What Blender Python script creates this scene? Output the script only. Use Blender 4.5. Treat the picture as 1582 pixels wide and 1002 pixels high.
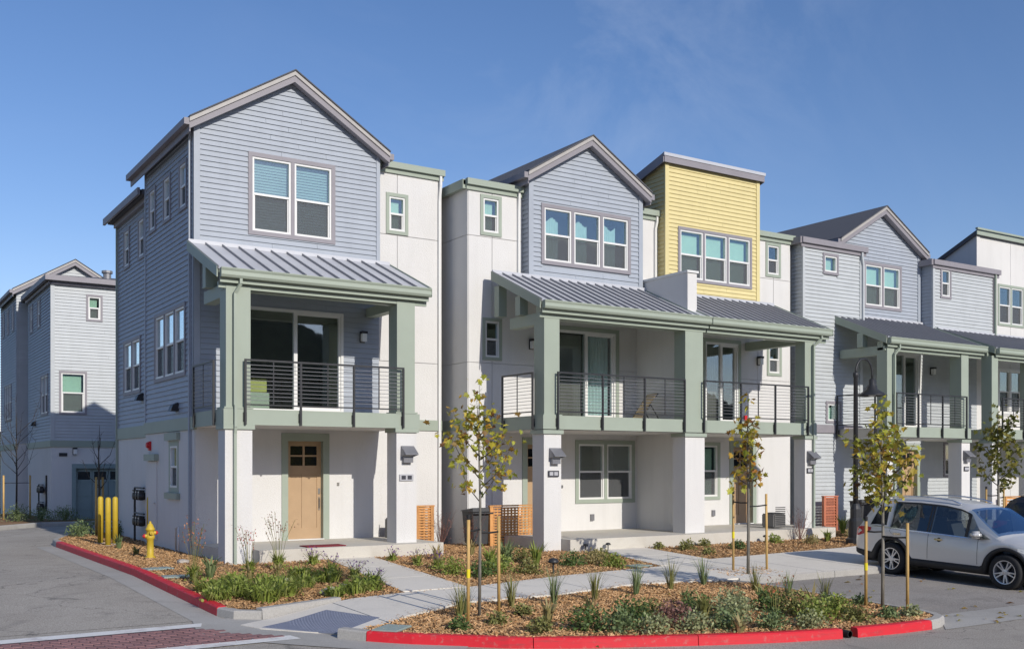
import bpy, bmesh, math, random
from mathutils import Vector, Matrix, noise

scene = bpy.context.scene
for o in list(bpy.data.objects):
    bpy.data.objects.remove(o, do_unlink=True)
col = scene.collection
rnd = random.Random(7)
rad = math.radians

# ------------------------------------------------------------------ camera
HEAD = rad(57.2)                      # facade runs 57.2 degrees off the optical axis
cam_d = bpy.data.cameras.new('camera')
cam = bpy.data.objects.new('camera', cam_d)
col.objects.link(cam)
cam.location = (-7.0, -24.43, 1.80)
cam.rotation_euler = (rad(90), 0, HEAD - rad(90))
cam_d.sensor_width = 36.0
cam_d.lens = 36.0 * 1620.0 / 1582.0
cam_d.shift_y = 219.0 / 1582.0
cam_d.clip_start = 0.1
cam_d.clip_end = 3000
scene.camera = cam

# ------------------------------------------------------------------ light
SUN_TRAVEL = Vector((-0.05, 1.0, -0.495)).normalized()
SUN_EL = math.asin(-SUN_TRAVEL.z)
sun_d = bpy.data.lights.new('sun', 'SUN')
sun_d.energy = 3.85
sun_d.angle = rad(0.5)
sun_d.color = (1.0, 0.945, 0.86)
sun = bpy.data.objects.new('sun', sun_d)
sun.rotation_euler = SUN_TRAVEL.to_track_quat('-Z', 'Y').to_euler()
sun.location = (0, -40, 40)
col.objects.link(sun)

world = bpy.data.worlds.new('World')
scene.world = world
world.use_nodes = True
wn, wl = world.node_tree.nodes, world.node_tree.links
wn.clear()
w_out = wn.new('ShaderNodeOutputWorld')
w_bg = wn.new('ShaderNodeBackground')
w_sky = wn.new('ShaderNodeTexSky')
w_sky.sky_type = 'NISHITA'
w_sky.sun_disc = False
w_sky.sun_elevation = SUN_EL
w_sky.sun_rotation = math.atan2(-SUN_TRAVEL.x, -SUN_TRAVEL.y)
w_sky.air_density = 1.0
w_sky.dust_density = 0.4
w_sky.ozone_density = 3.0
w_bg.inputs['Strength'].default_value = 0.128
# thin cirrus: stretched noise on the view direction, mixed into the sky
w_co = wn.new('ShaderNodeTexCoord')
w_map = wn.new('ShaderNodeMapping')
w_map.inputs['Rotation'].default_value = (0.3, 0.5, 0.9)
w_map.inputs['Scale'].default_value = (1.6, 6.0, 4.0)
w_map.inputs['Location'].default_value = (0.0, 0.0, 0.0)
w_no = wn.new('ShaderNodeTexNoise')
w_no.inputs['Scale'].default_value = 1.6
w_no.inputs['Detail'].default_value = 7
w_no.inputs['Roughness'].default_value = 0.62
w_no.inputs['Distortion'].default_value = 0.9
w_no2 = wn.new('ShaderNodeTexNoise')
w_no2.inputs['Scale'].default_value = 2.3
w_no2.inputs['Detail'].default_value = 2
w_r1 = wn.new('ShaderNodeValToRGB')
w_r1.color_ramp.elements[0].position = 0.44
w_r1.color_ramp.elements[1].position = 0.82
w_r2 = wn.new('ShaderNodeValToRGB')
w_r2.color_ramp.elements[0].position = 0.46
w_r2.color_ramp.elements[1].position = 0.66
w_mul = wn.new('ShaderNodeMath'); w_mul.operation = 'MULTIPLY'
w_mul2 = wn.new('ShaderNodeMath'); w_mul2.operation = 'MULTIPLY'
w_mul2.inputs[1].default_value = 0.24
w_mix = wn.new('ShaderNodeMix'); w_mix.data_type = 'RGBA'
w_mix.inputs['B'].default_value = (5.2, 5.8, 7.0, 1)
wl.new(w_co.outputs['Generated'], w_map.inputs['Vector'])
wl.new(w_map.outputs['Vector'], w_no.inputs['Vector'])
wl.new(w_co.outputs['Generated'], w_no2.inputs['Vector'])
wl.new(w_no.outputs['Fac'], w_r1.inputs['Fac'])
w_di = wn.new('ShaderNodeVectorMath'); w_di.operation = 'DISTANCE'
w_di.inputs[1].default_value = (0.568, 0.709, 0.417)
w_mr = wn.new('ShaderNodeMapRange'); w_mr.interpolation_type = 'SMOOTHSTEP'
w_mr.inputs['From Min'].default_value = 0.03; w_mr.inputs['From Max'].default_value = 0.30
w_mr.inputs['To Min'].default_value = 1.0; w_mr.inputs['To Max'].default_value = 0.12
wl.new(w_co.outputs['Generated'], w_di.inputs[0]); wl.new(w_di.outputs['Value'], w_mr.inputs['Value'])
wl.new(w_r1.outputs['Color'], w_mul.inputs[0])
wl.new(w_mr.outputs['Result'], w_mul.inputs[1])
wl.new(w_mul.outputs[0], w_mul2.inputs[0])
wl.new(w_mul2.outputs[0], w_mix.inputs['Factor'])
w_hs = wn.new('ShaderNodeHueSaturation')
w_hs.inputs['Saturation'].default_value = 1.15
wl.new(w_sky.outputs['Color'], w_hs.inputs['Color'])
w_ti = wn.new('ShaderNodeMix'); w_ti.data_type = 'RGBA'; w_ti.blend_type = 'MULTIPLY'
w_ti.inputs['Factor'].default_value = 1.0
w_ti.inputs['B'].default_value = (1.07, 0.93, 1.0, 1)
wl.new(w_hs.outputs['Color'], w_ti.inputs['A'])
wl.new(w_ti.outputs['Result'], w_mix.inputs['A'])
wl.new(w_mix.outputs['Result'], w_bg.inputs['Color'])
wl.new(w_bg.outputs['Background'], w_out.inputs['Surface'])

scene.view_settings.view_transform = 'Standard'
scene.view_settings.look = 'None'
scene.view_settings.exposure = 0.0
scene.view_settings.gamma = 1.0
scene.view_settings.use_curve_mapping = False

# ------------------------------------------------------------------ materials
def new_mat(name):
    m = bpy.data.materials.new(name)
    m.use_nodes = True
    return m, m.node_tree.nodes, m.node_tree.links, m.node_tree.nodes['Principled BSDF']

def paint(name, rgb, rough=0.6, var=0.06, scale=6.0, bump=0.0, bscale=60.0, metal=0.0, spec=0.4, island=0.0, detail=4, streak=0.0):
    """base colour with two octaves of soft mottling, optional relief and a per-piece tint"""
    m, n, l, b = new_mat(name)
    b.inputs['Roughness'].default_value = rough
    b.inputs['Metallic'].default_value = metal
    b.inputs['Specular IOR Level'].default_value = spec
    tc = n.new('ShaderNodeTexCoord')
    no = n.new('ShaderNodeTexNoise')
    no.inputs['Scale'].default_value = scale
    no.inputs['Detail'].default_value = detail
    l.new(tc.outputs['Object'], no.inputs['Vector'])
    mr = n.new('ShaderNodeMapRange')
    mr.inputs['From Min'].default_value = 0.25
    mr.inputs['From Max'].default_value = 0.75
    mr.inputs['To Min'].default_value = 1.0 - var
    mr.inputs['To Max'].default_value = 1.0 + var
    l.new(no.outputs['Fac'], mr.inputs['Value'])
    hsv = n.new('ShaderNodeHueSaturation')
    hsv.inputs['Color'].default_value = (*rgb, 1)
    last = mr.outputs['Result']
    if streak:
        mp = n.new('ShaderNodeMapping'); mp.inputs['Scale'].default_value = (2.6, 2.6, 0.22)
        ns = n.new('ShaderNodeTexNoise'); ns.inputs['Scale'].default_value = 1.4; ns.inputs['Detail'].default_value = 7; ns.inputs['Roughness'].default_value = 0.6
        l.new(tc.outputs['Object'], mp.inputs['Vector']); l.new(mp.outputs['Vector'], ns.inputs['Vector'])
        ms = n.new('ShaderNodeMapRange'); ms.inputs['From Min'].default_value = 0.5; ms.inputs['From Max'].default_value = 0.78
        ms.inputs['To Min'].default_value = 1.0; ms.inputs['To Max'].default_value = 1.0 - streak
        l.new(ns.outputs['Fac'], ms.inputs['Value'])
        mm = n.new('ShaderNodeMath'); mm.operation = 'MULTIPLY'
        l.new(last, mm.inputs[0]); l.new(ms.outputs['Result'], mm.inputs[1]); last = mm.outputs[0]
    if island:
        ge = n.new('ShaderNodeNewGeometry')
        oi = n.new('ShaderNodeObjectInfo')
        ad = n.new('ShaderNodeMath'); ad.operation = 'ADD'
        l.new(ge.outputs['Random Per Island'], ad.inputs[0])
        l.new(oi.outputs['Random'], ad.inputs[1])
        m2 = n.new('ShaderNodeMapRange')
        m2.inputs['From Max'].default_value = 2.0
        m2.inputs['To Min'].default_value = 1.0 - island
        m2.inputs['To Max'].default_value = 1.0 + island
        l.new(ad.outputs[0], m2.inputs['Value'])
        mu = n.new('ShaderNodeMath'); mu.operation = 'MULTIPLY'
        l.new(last, mu.inputs[0]); l.new(m2.outputs['Result'], mu.inputs[1])
        last = mu.outputs[0]
    l.new(last, hsv.inputs['Value'])
    l.new(hsv.outputs['Color'], b.inputs['Base Color'])
    if bump:
        nb = n.new('ShaderNodeTexNoise')
        nb.inputs['Scale'].default_value = bscale
        nb.inputs['Detail'].default_value = 5
        l.new(tc.outputs['Object'], nb.inputs['Vector'])
        bp = n.new('ShaderNodeBump')
        bp.inputs['Strength'].default_value = bump
        bp.inputs['Distance'].default_value = 0.02
        l.new(nb.outputs['Fac'], bp.inputs['Height'])
        l.new(bp.outputs['Normal'], b.inputs['Normal'])
    return m

def leafy(name, rgbs, trans=0.35, island=0.35):
    """leaf material: colour picked per leaf from a short list, lets some light through"""
    m, n, l, b = new_mat(name)
    ge = n.new('ShaderNodeNewGeometry')
    oi = n.new('ShaderNodeObjectInfo')
    ad = n.new('ShaderNodeMath'); ad.operation = 'ADD'
    l.new(ge.outputs['Random Per Island'], ad.inputs[0]); l.new(oi.outputs['Random'], ad.inputs[1])
    fr = n.new('ShaderNodeMath'); fr.operation = 'FRACT'
    l.new(ad.outputs[0], fr.inputs[0])
    ra = n.new('ShaderNodeValToRGB')
    ra.color_ramp.interpolation = 'LINEAR'
    els = ra.color_ramp.elements
    els[0].color = (*rgbs[0], 1)
    els[1].color = (*rgbs[-1], 1)
    for i, c in enumerate(rgbs[1:-1], 1):
        e = els.new(i / (len(rgbs) - 1)); e.color = (*c, 1)
    l.new(fr.outputs[0], ra.inputs['Fac'])
    l.new(ra.outputs['Color'], b.inputs['Base Color'])
    b.inputs['Roughness'].default_value = 0.55
    b.inputs['Specular IOR Level'].default_value = 0.3
    tr = n.new('ShaderNodeBsdfTranslucent')
    l.new(ra.outputs['Color'], tr.inputs['Color'])
    mx = n.new('ShaderNodeMixShader'); mx.inputs['Fac'].default_value = trans
    l.new(b.outputs['BSDF'], mx.inputs[1]); l.new(tr.outputs['BSDF'], mx.inputs[2])
    l.new(mx.outputs['Shader'], n['Material Output'].inputs['Surface'])
    return m

def glass(name, tint=(0.90, 0.965, 0.94), refl=0.16, gcol=(0.9, 0.97, 1.0)):
    """coated window glass: tinted see-through plus a mirror share that grows at grazing angles"""
    m, n, l, b = new_mat(name)
    n.remove(b)
    tr = n.new('ShaderNodeBsdfTransparent'); tr.inputs['Color'].default_value = (*tint, 1)
    gl = n.new('ShaderNodeBsdfGlossy'); gl.inputs['Color'].default_value = (*gcol, 1)
    gl.inputs['Roughness'].default_value = 0.015
    lw = n.new('ShaderNodeLayerWeight'); lw.inputs['Blend'].default_value = 0.5
    pw = n.new('ShaderNodeMath'); pw.operation = 'POWER'; pw.inputs[1].default_value = 3.0
    l.new(lw.outputs['Facing'], pw.inputs[0])
    mr = n.new('ShaderNodeMapRange')
    mr.inputs['To Min'].default_value = refl
    mr.inputs['To Max'].default_value = 1.0
    l.new(pw.outputs[0], mr.inputs['Value'])
    tc = n.new('ShaderNodeTexCoord')
    nz = n.new('ShaderNodeTexNoise'); nz.inputs['Scale'].default_value = 1.3
    bp = n.new('ShaderNodeBump'); bp.inputs['Strength'].default_value = 0.04; bp.inputs['Distance'].default_value = 0.05
    l.new(tc.outputs['Object'], nz.inputs['Vector'])
    l.new(nz.outputs['Fac'], bp.inputs['Height'])
    l.new(bp.outputs['Normal'], gl.inputs['Normal'])
    mx = n.new('ShaderNodeMixShader')
    l.new(mr.outputs['Result'], mx.inputs['Fac'])
    l.new(tr.outputs['BSDF'], mx.inputs[1]); l.new(gl.outputs['BSDF'], mx.inputs[2])
    l.new(mx.outputs['Shader'], n['Material Output'].inputs['Surface'])
    return m

def screen_mat(name, rgb=(0.115, 0.12, 0.125), fac=0.42):
    """fibreglass insect screen: fine dark mesh, partly see-through"""
    m, n, l, b = new_mat(name)
    b.inputs['Base Color'].default_value = (*rgb, 1)
    b.inputs['Roughness'].default_value = 0.8
    tr = n.new('ShaderNodeBsdfTransparent')
    mx = n.new('ShaderNodeMixShader'); mx.inputs['Fac'].default_value = fac
    l.new(tr.outputs['BSDF'], mx.inputs[1]); l.new(b.outputs['BSDF'], mx.inputs[2])
    l.new(mx.outputs['Shader'], n['Material Output'].inputs['Surface'])
    return m

def ground_mat(name, c1, c2, scale=3.0, fine=220.0, rough=0.9, bump=0.25, speck=0.25, stain=0.0, stain_c=(0.1, 0.1, 0.1), crack=0.0, pale=0.0, pale_c=(0.5, 0.45, 0.37)):
    m, n, l, b = new_mat(name)
    b.inputs['Roughness'].default_value = rough
    b.inputs['Specular IOR Level'].default_value = 0.25
    ge = n.new('ShaderNodeNewGeometry')
    a = n.new('ShaderNodeTexNoise'); a.inputs['Scale'].default_value = scale * 0.15; a.inputs['Detail'].default_value = 8; a.inputs['Roughness'].default_value = 0.65
    f = n.new('ShaderNodeTexNoise'); f.inputs['Scale'].default_value = fine * 0.25; f.inputs['Detail'].default_value = 3
    for t in (a, f):
        l.new(ge.outputs['Position'], t.inputs['Vector'])
    ra = n.new('ShaderNodeValToRGB')
    ra.color_ramp.elements[0].position = 0.3; ra.color_ramp.elements[0].color = (*c1, 1)
    ra.color_ramp.elements[1].position = 0.7; ra.color_ramp.elements[1].color = (*c2, 1)
    l.new(a.outputs['Fac'], ra.inputs['Fac'])
    mr = n.new('ShaderNodeMapRange')
    mr.inputs['From Min'].default_value = 0.3; mr.inputs['From Max'].default_value = 0.7
    mr.inputs['To Min'].default_value = 1 - speck; mr.inputs['To Max'].default_value = 1 + speck
    l.new(f.outputs['Fac'], mr.inputs['Value'])
    hs = n.new('ShaderNodeHueSaturation')
    l.new(mr.outputs['Result'], hs.inputs['Value'])
    l.new(ra.outputs['Color'], hs.inputs['Color'])
    outc = hs.outputs['Color']
    if stain:
        s = n.new('ShaderNodeTexNoise'); s.inputs['Scale'].default_value = 0.9; s.inputs['Detail'].default_value = 6; s.inputs['Distortion'].default_value = 1.5
        l.new(ge.outputs['Position'], s.inputs['Vector'])
        sr = n.new('ShaderNodeValToRGB')
        sr.color_ramp.elements[0].position = 0.55; sr.color_ramp.elements[1].position = 0.72
        l.new(s.outputs['Fac'], sr.inputs['Fac'])
        sm = n.new('ShaderNodeMath'); sm.operation = 'MULTIPLY'; sm.inputs[1].default_value = stain
        l.new(sr.outputs['Color'], sm.inputs[0])
        mx = n.new('ShaderNodeMix'); mx.data_type = 'RGBA'
        mx.inputs['B'].default_value = (*stain_c, 1)
        l.new(sm.outputs[0], mx.inputs['Factor']); l.new(outc, mx.inputs['A'])
        outc = mx.outputs['Result']
    if pale:      # streaks of dried sediment
        mp = n.new('ShaderNodeMapping'); mp.inputs['Scale'].default_value = (0.45, 1.5, 1.0); mp.inputs['Rotation'].default_value = (0, 0, 0.35)
        l.new(ge.outputs['Position'], mp.inputs['Vector'])
        s = n.new('ShaderNodeTexNoise'); s.inputs['Scale'].default_value = 1.1; s.inputs['Detail'].default_value = 9; s.inputs['Roughness'].default_value = 0.7
        l.new(mp.outputs['Vector'], s.inputs['Vector'])
        sr = n.new('ShaderNodeValToRGB'); sr.color_ramp.elements[0].position = 0.56; sr.color_ramp.elements[1].position = 0.76
        l.new(s.outputs['Fac'], sr.inputs['Fac'])
        sm = n.new('ShaderNodeMath'); sm.operation = 'MULTIPLY'; sm.inputs[1].default_value = pale
        l.new(sr.outputs['Color'], sm.inputs[0])
        mx = n.new('ShaderNodeMix'); mx.data_type = 'RGBA'; mx.inputs['B'].default_value = (*pale_c, 1)
        l.new(sm.outputs[0], mx.inputs['Factor']); l.new(outc, mx.inputs['A']); outc = mx.outputs['Result']
    if crack:
        wn_ = n.new('ShaderNodeTexNoise'); wn_.inputs['Scale'].default_value = 1.7; wn_.inputs['Detail'].default_value = 5
        l.new(ge.outputs['Position'], wn_.inputs['Vector'])
        va = n.new('ShaderNodeVectorMath'); va.operation = 'MULTIPLY_ADD'
        va.inputs[1].default_value = (1.1, 1.1, 0)
        l.new(wn_.outputs['Color'], va.inputs[0]); l.new(ge.outputs['Position'], va.inputs[2])
        vo = n.new('ShaderNodeTexVoronoi'); vo.feature = 'DISTANCE_TO_EDGE'; vo.inputs['Scale'].default_value = 0.33
        l.new(va.outputs['Vector'], vo.inputs['Vector'])
        cr = n.new('ShaderNodeMapRange'); cr.inputs['From Min'].default_value = 0.0; cr.inputs['From Max'].default_value = 0.006
        cr.inputs['To Min'].default_value = crack; cr.inputs['To Max'].default_value = 0.0
        l.new(vo.outputs['Distance'], cr.inputs['Value'])
        mx = n.new('ShaderNodeMix'); mx.data_type = 'RGBA'; mx.inputs['B'].default_value = (0.09, 0.085, 0.08, 1)
        l.new(cr.outputs['Result'], mx.inputs['Factor']); l.new(outc, mx.inputs['A']); outc = mx.outputs['Result']
    l.new(outc, b.inputs['Base Color'])
    bp = n.new('ShaderNodeBump'); bp.inputs['Strength'].default_value = bump; bp.inputs['Distance'].default_value = 0.015
    l.new(f.outputs['Fac'], bp.inputs['Height'])
    l.new(bp.outputs['Normal'], b.inputs['Normal'])
    return m

def worn_paint(name, rgb, under, amount=0.35, scale=9.0):
    """painted concrete worn through in patches"""
    m, n, l, b = new_mat(name)
    b.inputs['Roughness'].default_value = 0.6
    ge = n.new('ShaderNodeNewGeometry')
    a = n.new('ShaderNodeTexNoise'); a.inputs['Scale'].default_value = scale; a.inputs['Detail'].default_value = 9; a.inputs['Roughness'].default_value = 0.7
    l.new(ge.outputs['Position'], a.inputs['Vector'])
    ra = n.new('ShaderNodeValToRGB')
    ra.color_ramp.elements[0].position = 0.56; ra.color_ramp.elements[1].position = 0.72
    l.new(a.outputs['Fac'], ra.inputs['Fac'])
    mu = n.new('ShaderNodeMath'); mu.operation = 'MULTIPLY'; mu.inputs[1].default_value = amount
    l.new(ra.outputs['Color'], mu.inputs[0])
    mx = n.new('ShaderNodeMix'); mx.data_type = 'RGBA'
    mx.inputs['A'].default_value = (*rgb, 1); mx.inputs['B'].default_value = (*under, 1)
    l.new(mu.outputs[0], mx.inputs['Factor'])
    # tyre scuffs and grime: dark smears stretched along the street
    mp = n.new('ShaderNodeMapping'); mp.inputs['Scale'].default_value = (1.2, 1.2, 9.0)
    l.new(ge.outputs['Position'], mp.inputs['Vector'])
    sc = n.new('ShaderNodeTexNoise'); sc.inputs['Scale'].default_value = 2.2; sc.inputs['Detail'].default_value = 8; sc.inputs['Roughness'].default_value = 0.7
    l.new(mp.outputs['Vector'], sc.inputs['Vector'])
    sr = n.new('ShaderNodeMapRange'); sr.inputs['From Min'].default_value = 0.52; sr.inputs['From Max'].default_value = 0.75; sr.inputs['To Max'].default_value = 0.55
    l.new(sc.outputs['Fac'], sr.inputs['Value'])
    m3 = n.new('ShaderNodeMix'); m3.data_type = 'RGBA'; m3.inputs['B'].default_value = (0.16, 0.05, 0.05, 1)
    l.new(sr.outputs['Result'], m3.inputs['Factor']); l.new(mx.outputs['Result'], m3.inputs['A'])
    l.new(m3.outputs['Result'], b.inputs['Base Color'])
    bp = n.new('ShaderNodeBump'); bp.inputs['Strength'].default_value = 0.3; bp.inputs['Distance'].default_value = 0.01
    l.new(a.outputs['Fac'], bp.inputs['Height']); l.new(bp.outputs['Normal'], b.inputs['Normal'])
    return m

def wood_mat(name, c1, c2, scale=3.0):
    m, n, l, b = new_mat(name)
    b.inputs['Roughness'].default_value = 0.65
    tc = n.new('ShaderNodeTexCoord')
    mp = n.new('ShaderNodeMapping'); mp.inputs['Scale'].default_value = (14, 14, 1.6)
    no = n.new('ShaderNodeTexNoise'); no.inputs['Scale'].default_value = scale; no.inputs['Detail'].default_value = 5
    oi = n.new('ShaderNodeObjectInfo')
    l.new(tc.outputs['Object'], mp.inputs['Vector'])
    l.new(mp.outputs['Vector'], no.inputs['Vector'])
    ra = n.new('ShaderNodeValToRGB')
    ra.color_ramp.elements[0].position = 0.3; ra.color_ramp.elements[0].color = (*c1, 1)
    ra.color_ramp.elements[1].position = 0.7; ra.color_ramp.elements[1].color = (*c2, 1)
    l.new(no.outputs['Fac'], ra.inputs['Fac'])
    hs = n.new('ShaderNodeHueSaturation')
    mr = n.new('ShaderNodeMapRange'); mr.inputs['To Min'].default_value = 0.8; mr.inputs['To Max'].default_value = 1.2
    l.new(oi.outputs['Random'], mr.inputs['Value']); l.new(mr.outputs['Result'], hs.inputs['Value'])
    l.new(ra.outputs['Color'], hs.inputs['Color'])
    l.new(hs.outputs['Color'], b.inputs['Base Color'])
    return m

M = {}
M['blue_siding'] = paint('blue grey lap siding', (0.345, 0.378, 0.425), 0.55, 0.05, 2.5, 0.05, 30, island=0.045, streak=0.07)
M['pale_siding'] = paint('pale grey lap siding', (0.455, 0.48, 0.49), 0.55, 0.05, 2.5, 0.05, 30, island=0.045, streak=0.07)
M['yellow_siding'] = paint('yellow lap siding', (0.64, 0.55, 0.275), 0.55, 0.04, 2.5, 0.05, 30, island=0.04, streak=0.07)
M['stucco'] = paint('white stucco', (0.65, 0.64, 0.62), 0.9, 0.035, 0.9, 0.5, 45, spec=0.2, detail=7, streak=0.06)
M['sage'] = paint('sage green paint', (0.315, 0.36, 0.295), 0.55, 0.04, 2.0, 0.05, 40)
M['grey_trim'] = paint('warm grey trim paint', (0.255, 0.24, 0.26), 0.55, 0.06, 3.0)
M['roof_edge'] = paint('taupe drip edge', (0.39, 0.37, 0.35), 0.5, 0.08, 6.0)
M['vinyl'] = paint('white vinyl', (0.70, 0.70, 0.68), 0.4, 0.02, 4.0)
M['seam'] = paint('shade toned standing seam', (0.24, 0.24, 0.255), 0.5, 0.05, 3)  # darker than the pans: the shade along the ribs is put into the colour
M['shingle'] = paint('charcoal shingle', (0.10, 0.103, 0.115), 0.9, 0.3, 40.0, 0.5, 60)
M['metal_roof'] = paint('grey standing seam metal', (0.50, 0.51, 0.54), 0.45, 0.05, 1.5, metal=0.1, island=0.04)
M['metal_dark'] = paint('black powder coated metal', (0.028, 0.029, 0.032), 0.45, 0.1, 8)
M['metal_grey'] = paint('grey painted metal', (0.22, 0.22, 0.235), 0.4, 0.08, 6, metal=0.3)
M['steel'] = paint('brushed nickel', (0.5, 0.48, 0.45), 0.3, 0.06, 20, metal=0.9)
M['door'] = paint('tan painted door', (0.42, 0.285, 0.165), 0.5, 0.05, 4, 0.05, 30)
M['garage'] = paint('grey green garage door paint', (0.24, 0.31, 0.31), 0.5, 0.04, 3)
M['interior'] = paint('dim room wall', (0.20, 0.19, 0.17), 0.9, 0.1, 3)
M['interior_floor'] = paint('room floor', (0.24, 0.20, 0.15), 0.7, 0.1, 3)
M['blind'] = paint('slatted blind', (0.34, 0.45, 0.46), 0.6, 0.05, 4)
M['shade_cloth'] = paint('pale roller shade', (0.55, 0.70, 0.58), 0.8, 0.04, 4)
M['curtain'] = paint('sheer curtain', (0.50, 0.64, 0.63), 0.85, 0.08, 6)
M['glass'] = glass('window glass')
M['glass_side'] = glass('window glass seen obliquely', refl=0.42)
M['car_window'] = glass('tinted car glass', (0.42, 0.45, 0.45), 0.10)
M['glass_dark'] = glass('tinted door glass', (0.93, 0.96, 0.955), 0.14)
M['screen'] = screen_mat('insect screen')
M['lens'] = paint('frosted lamp lens', (0.75, 0.75, 0.72), 0.3, 0.02, 5)
M['asphalt'] = ground_mat('asphalt', (0.315, 0.285, 0.245), (0.40, 0.368, 0.32), 2.2, 200, 0.92, 0.5, 0.34, 0.45, (0.19, 0.175, 0.155), 0.6, 0.35, (0.46, 0.42, 0.36))
M['bay_asphalt'] = ground_mat('parking bay asphalt', (0.25, 0.228, 0.205), (0.34, 0.315, 0.285), 3.0, 200, 0.92, 0.5, 0.34, 0.5, (0.15, 0.135, 0.12), 0.0, 0.45, (0.45, 0.38, 0.31))
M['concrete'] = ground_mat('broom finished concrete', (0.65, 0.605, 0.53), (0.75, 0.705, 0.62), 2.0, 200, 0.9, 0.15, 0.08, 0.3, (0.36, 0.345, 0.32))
M['gutter'] = ground_mat('gutter pan concrete', (0.33, 0.315, 0.29), (0.42, 0.405, 0.375), 3.0, 200, 0.9, 0.15, 0.12, 0.4, (0.27, 0.255, 0.23))
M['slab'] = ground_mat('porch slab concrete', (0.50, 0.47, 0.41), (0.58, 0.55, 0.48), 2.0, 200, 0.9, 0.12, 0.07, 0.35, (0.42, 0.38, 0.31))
M['soil'] = ground_mat('mulched soil', (0.20, 0.115, 0.055), (0.33, 0.20, 0.10), 9.0, 90, 0.95, 0.6, 0.5)
M['chips'] = paint('wood chip', (0.60, 0.37, 0.18), 0.85, 0.15, 20, island=0.75)
M['red_curb'] = worn_paint('red curb paint', (0.62, 0.013, 0.026), (0.42, 0.20, 0.17), 0.85, 11)
M['white_line'] = worn_paint('white road paint', (0.72, 0.71, 0.68), (0.3, 0.29, 0.27), 0.45, 6)
M['paver'] = paint('plum brick paver', (0.215, 0.115, 0.115), 0.85, 0.12, 12, 0.2, 60, island=0.35)
M['dome_mat'] = paint('slate blue tactile mat', (0.19, 0.21, 0.275), 0.75, 0.08, 8)
M['yellow'] = paint('yellow safety paint', (0.52, 0.37, 0.035), 0.5, 0.1, 5)
M['joint'] = ground_mat('dark joint', (0.10, 0.095, 0.085), (0.16, 0.15, 0.13))
M['tape'] = paint('yellow marking tape', (0.75, 0.62, 0.02), 0.5, 0.03, 5)
M['red'] = paint('red enamel', (0.55, 0.02, 0.025), 0.4, 0.05, 5)
M['green_lid'] = paint('grey green valve lid', (0.30, 0.36, 0.33), 0.7, 0.1, 8)
M['cedar'] = wood_mat('cedar lattice', (0.46, 0.20, 0.055), (0.66, 0.34, 0.12))
M['redwood'] = wood_mat('redwood lattice', (0.36, 0.11, 0.06), (0.50, 0.18, 0.10))
M['stake'] = wood_mat('lodgepole stake', (0.42, 0.25, 0.07), (0.60, 0.40, 0.15))
M['bark'] = wood_mat('young bark', (0.10, 0.09, 0.07), (0.26, 0.24, 0.20))
M['bark_dark'] = wood_mat('dark bark', (0.03, 0.025, 0.02), (0.09, 0.075, 0.06))
M['rubber'] = paint('black rubber', (0.02, 0.02, 0.021), 0.8, 0.1, 10)
M['bin'] = paint('charcoal plastic bin', (0.05, 0.052, 0.056), 0.55, 0.08, 6)
M['rock'] = paint('pale field stone', (0.40, 0.36, 0.31), 0.9, 0.2, 5, 0.5, 20)
M['leaf_plane'] = leafy('plane tree leaves', [(0.32, 0.36, 0.05), (0.56, 0.55, 0.08), (0.22, 0.26, 0.05), (0.68, 0.58, 0.07), (0.50, 0.30, 0.05), (0.38, 0.42, 0.06), (0.22, 0.10, 0.05), (0.50, 0.51, 0.08)], 0.35)
M['leaf_plane_green'] = leafy('plane tree leaves greener', [(0.11, 0.13, 0.025), (0.20, 0.20, 0.04), (0.10, 0.12, 0.03), (0.28, 0.23, 0.05), (0.16, 0.17, 0.035)], 0.3)
M['leaf_amber'] = leafy('plane tree leaves amber', [(0.46, 0.36, 0.05), (0.30, 0.28, 0.04), (0.50, 0.28, 0.04), (0.16, 0.07, 0.03), (0.40, 0.35, 0.05), (0.42, 0.16, 0.03)], 0.35)
M['fresh'] = leafy('fresh green blades', [(0.22, 0.29, 0.05), (0.32, 0.38, 0.08), (0.14, 0.19, 0.04), (0.40, 0.42, 0.13)], 0.3)
M['deep'] = leafy('deep green foliage', [(0.075, 0.13, 0.035), (0.13, 0.20, 0.055), (0.05, 0.09, 0.03), (0.18, 0.23, 0.08)], 0.2)
M['olive'] = leafy('olive foliage', [(0.19, 0.20, 0.06), (0.28, 0.28, 0.09), (0.12, 0.13, 0.04), (0.36, 0.32, 0.13)], 0.2)
M['bluegreen'] = leafy('blue green blades', [(0.15, 0.21, 0.085), (0.22, 0.28, 0.12), (0.10, 0.15, 0.06), (0.29, 0.33, 0.15)], 0.2)
M['silver'] = leafy('silver green leaves', [(0.28, 0.31, 0.15), (0.38, 0.40, 0.21), (0.19, 0.22, 0.09)], 0.2)
M['straw'] = leafy('straw blades', [(0.42, 0.34, 0.16), (0.30, 0.26, 0.10), (0.50, 0.40, 0.20), (0.20, 0.21, 0.08)], 0.25)
M['twig_red'] = leafy('dry red brown twigs', [(0.20, 0.10, 0.08), (0.28, 0.15, 0.12), (0.13, 0.07, 0.06)], 0.1)
M['purple'] = leafy('purple blossom', [(0.15, 0.05, 0.26), (0.24, 0.09, 0.36), (0.10, 0.03, 0.18)], 0.2)
M['red_flower'] = leafy('brick red blossom', [(0.52, 0.07, 0.045), (0.40, 0.04, 0.05), (0.58, 0.17, 0.08)], 0.25)
M['coral_flower'] = leafy('coral blossom', [(0.62, 0.26, 0.12), (0.60, 0.17, 0.08), (0.66, 0.36, 0.20)], 0.25)
M['seed'] = leafy('tan seed heads', [(0.46, 0.34, 0.22), (0.36, 0.16, 0.12), (0.55, 0.45, 0.34)], 0.2)
M['car_paint'] = paint('silver car paint', (0.62, 0.615, 0.60), 0.28, 0.012, 1, metal=0.35, spec=0.6)
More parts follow.
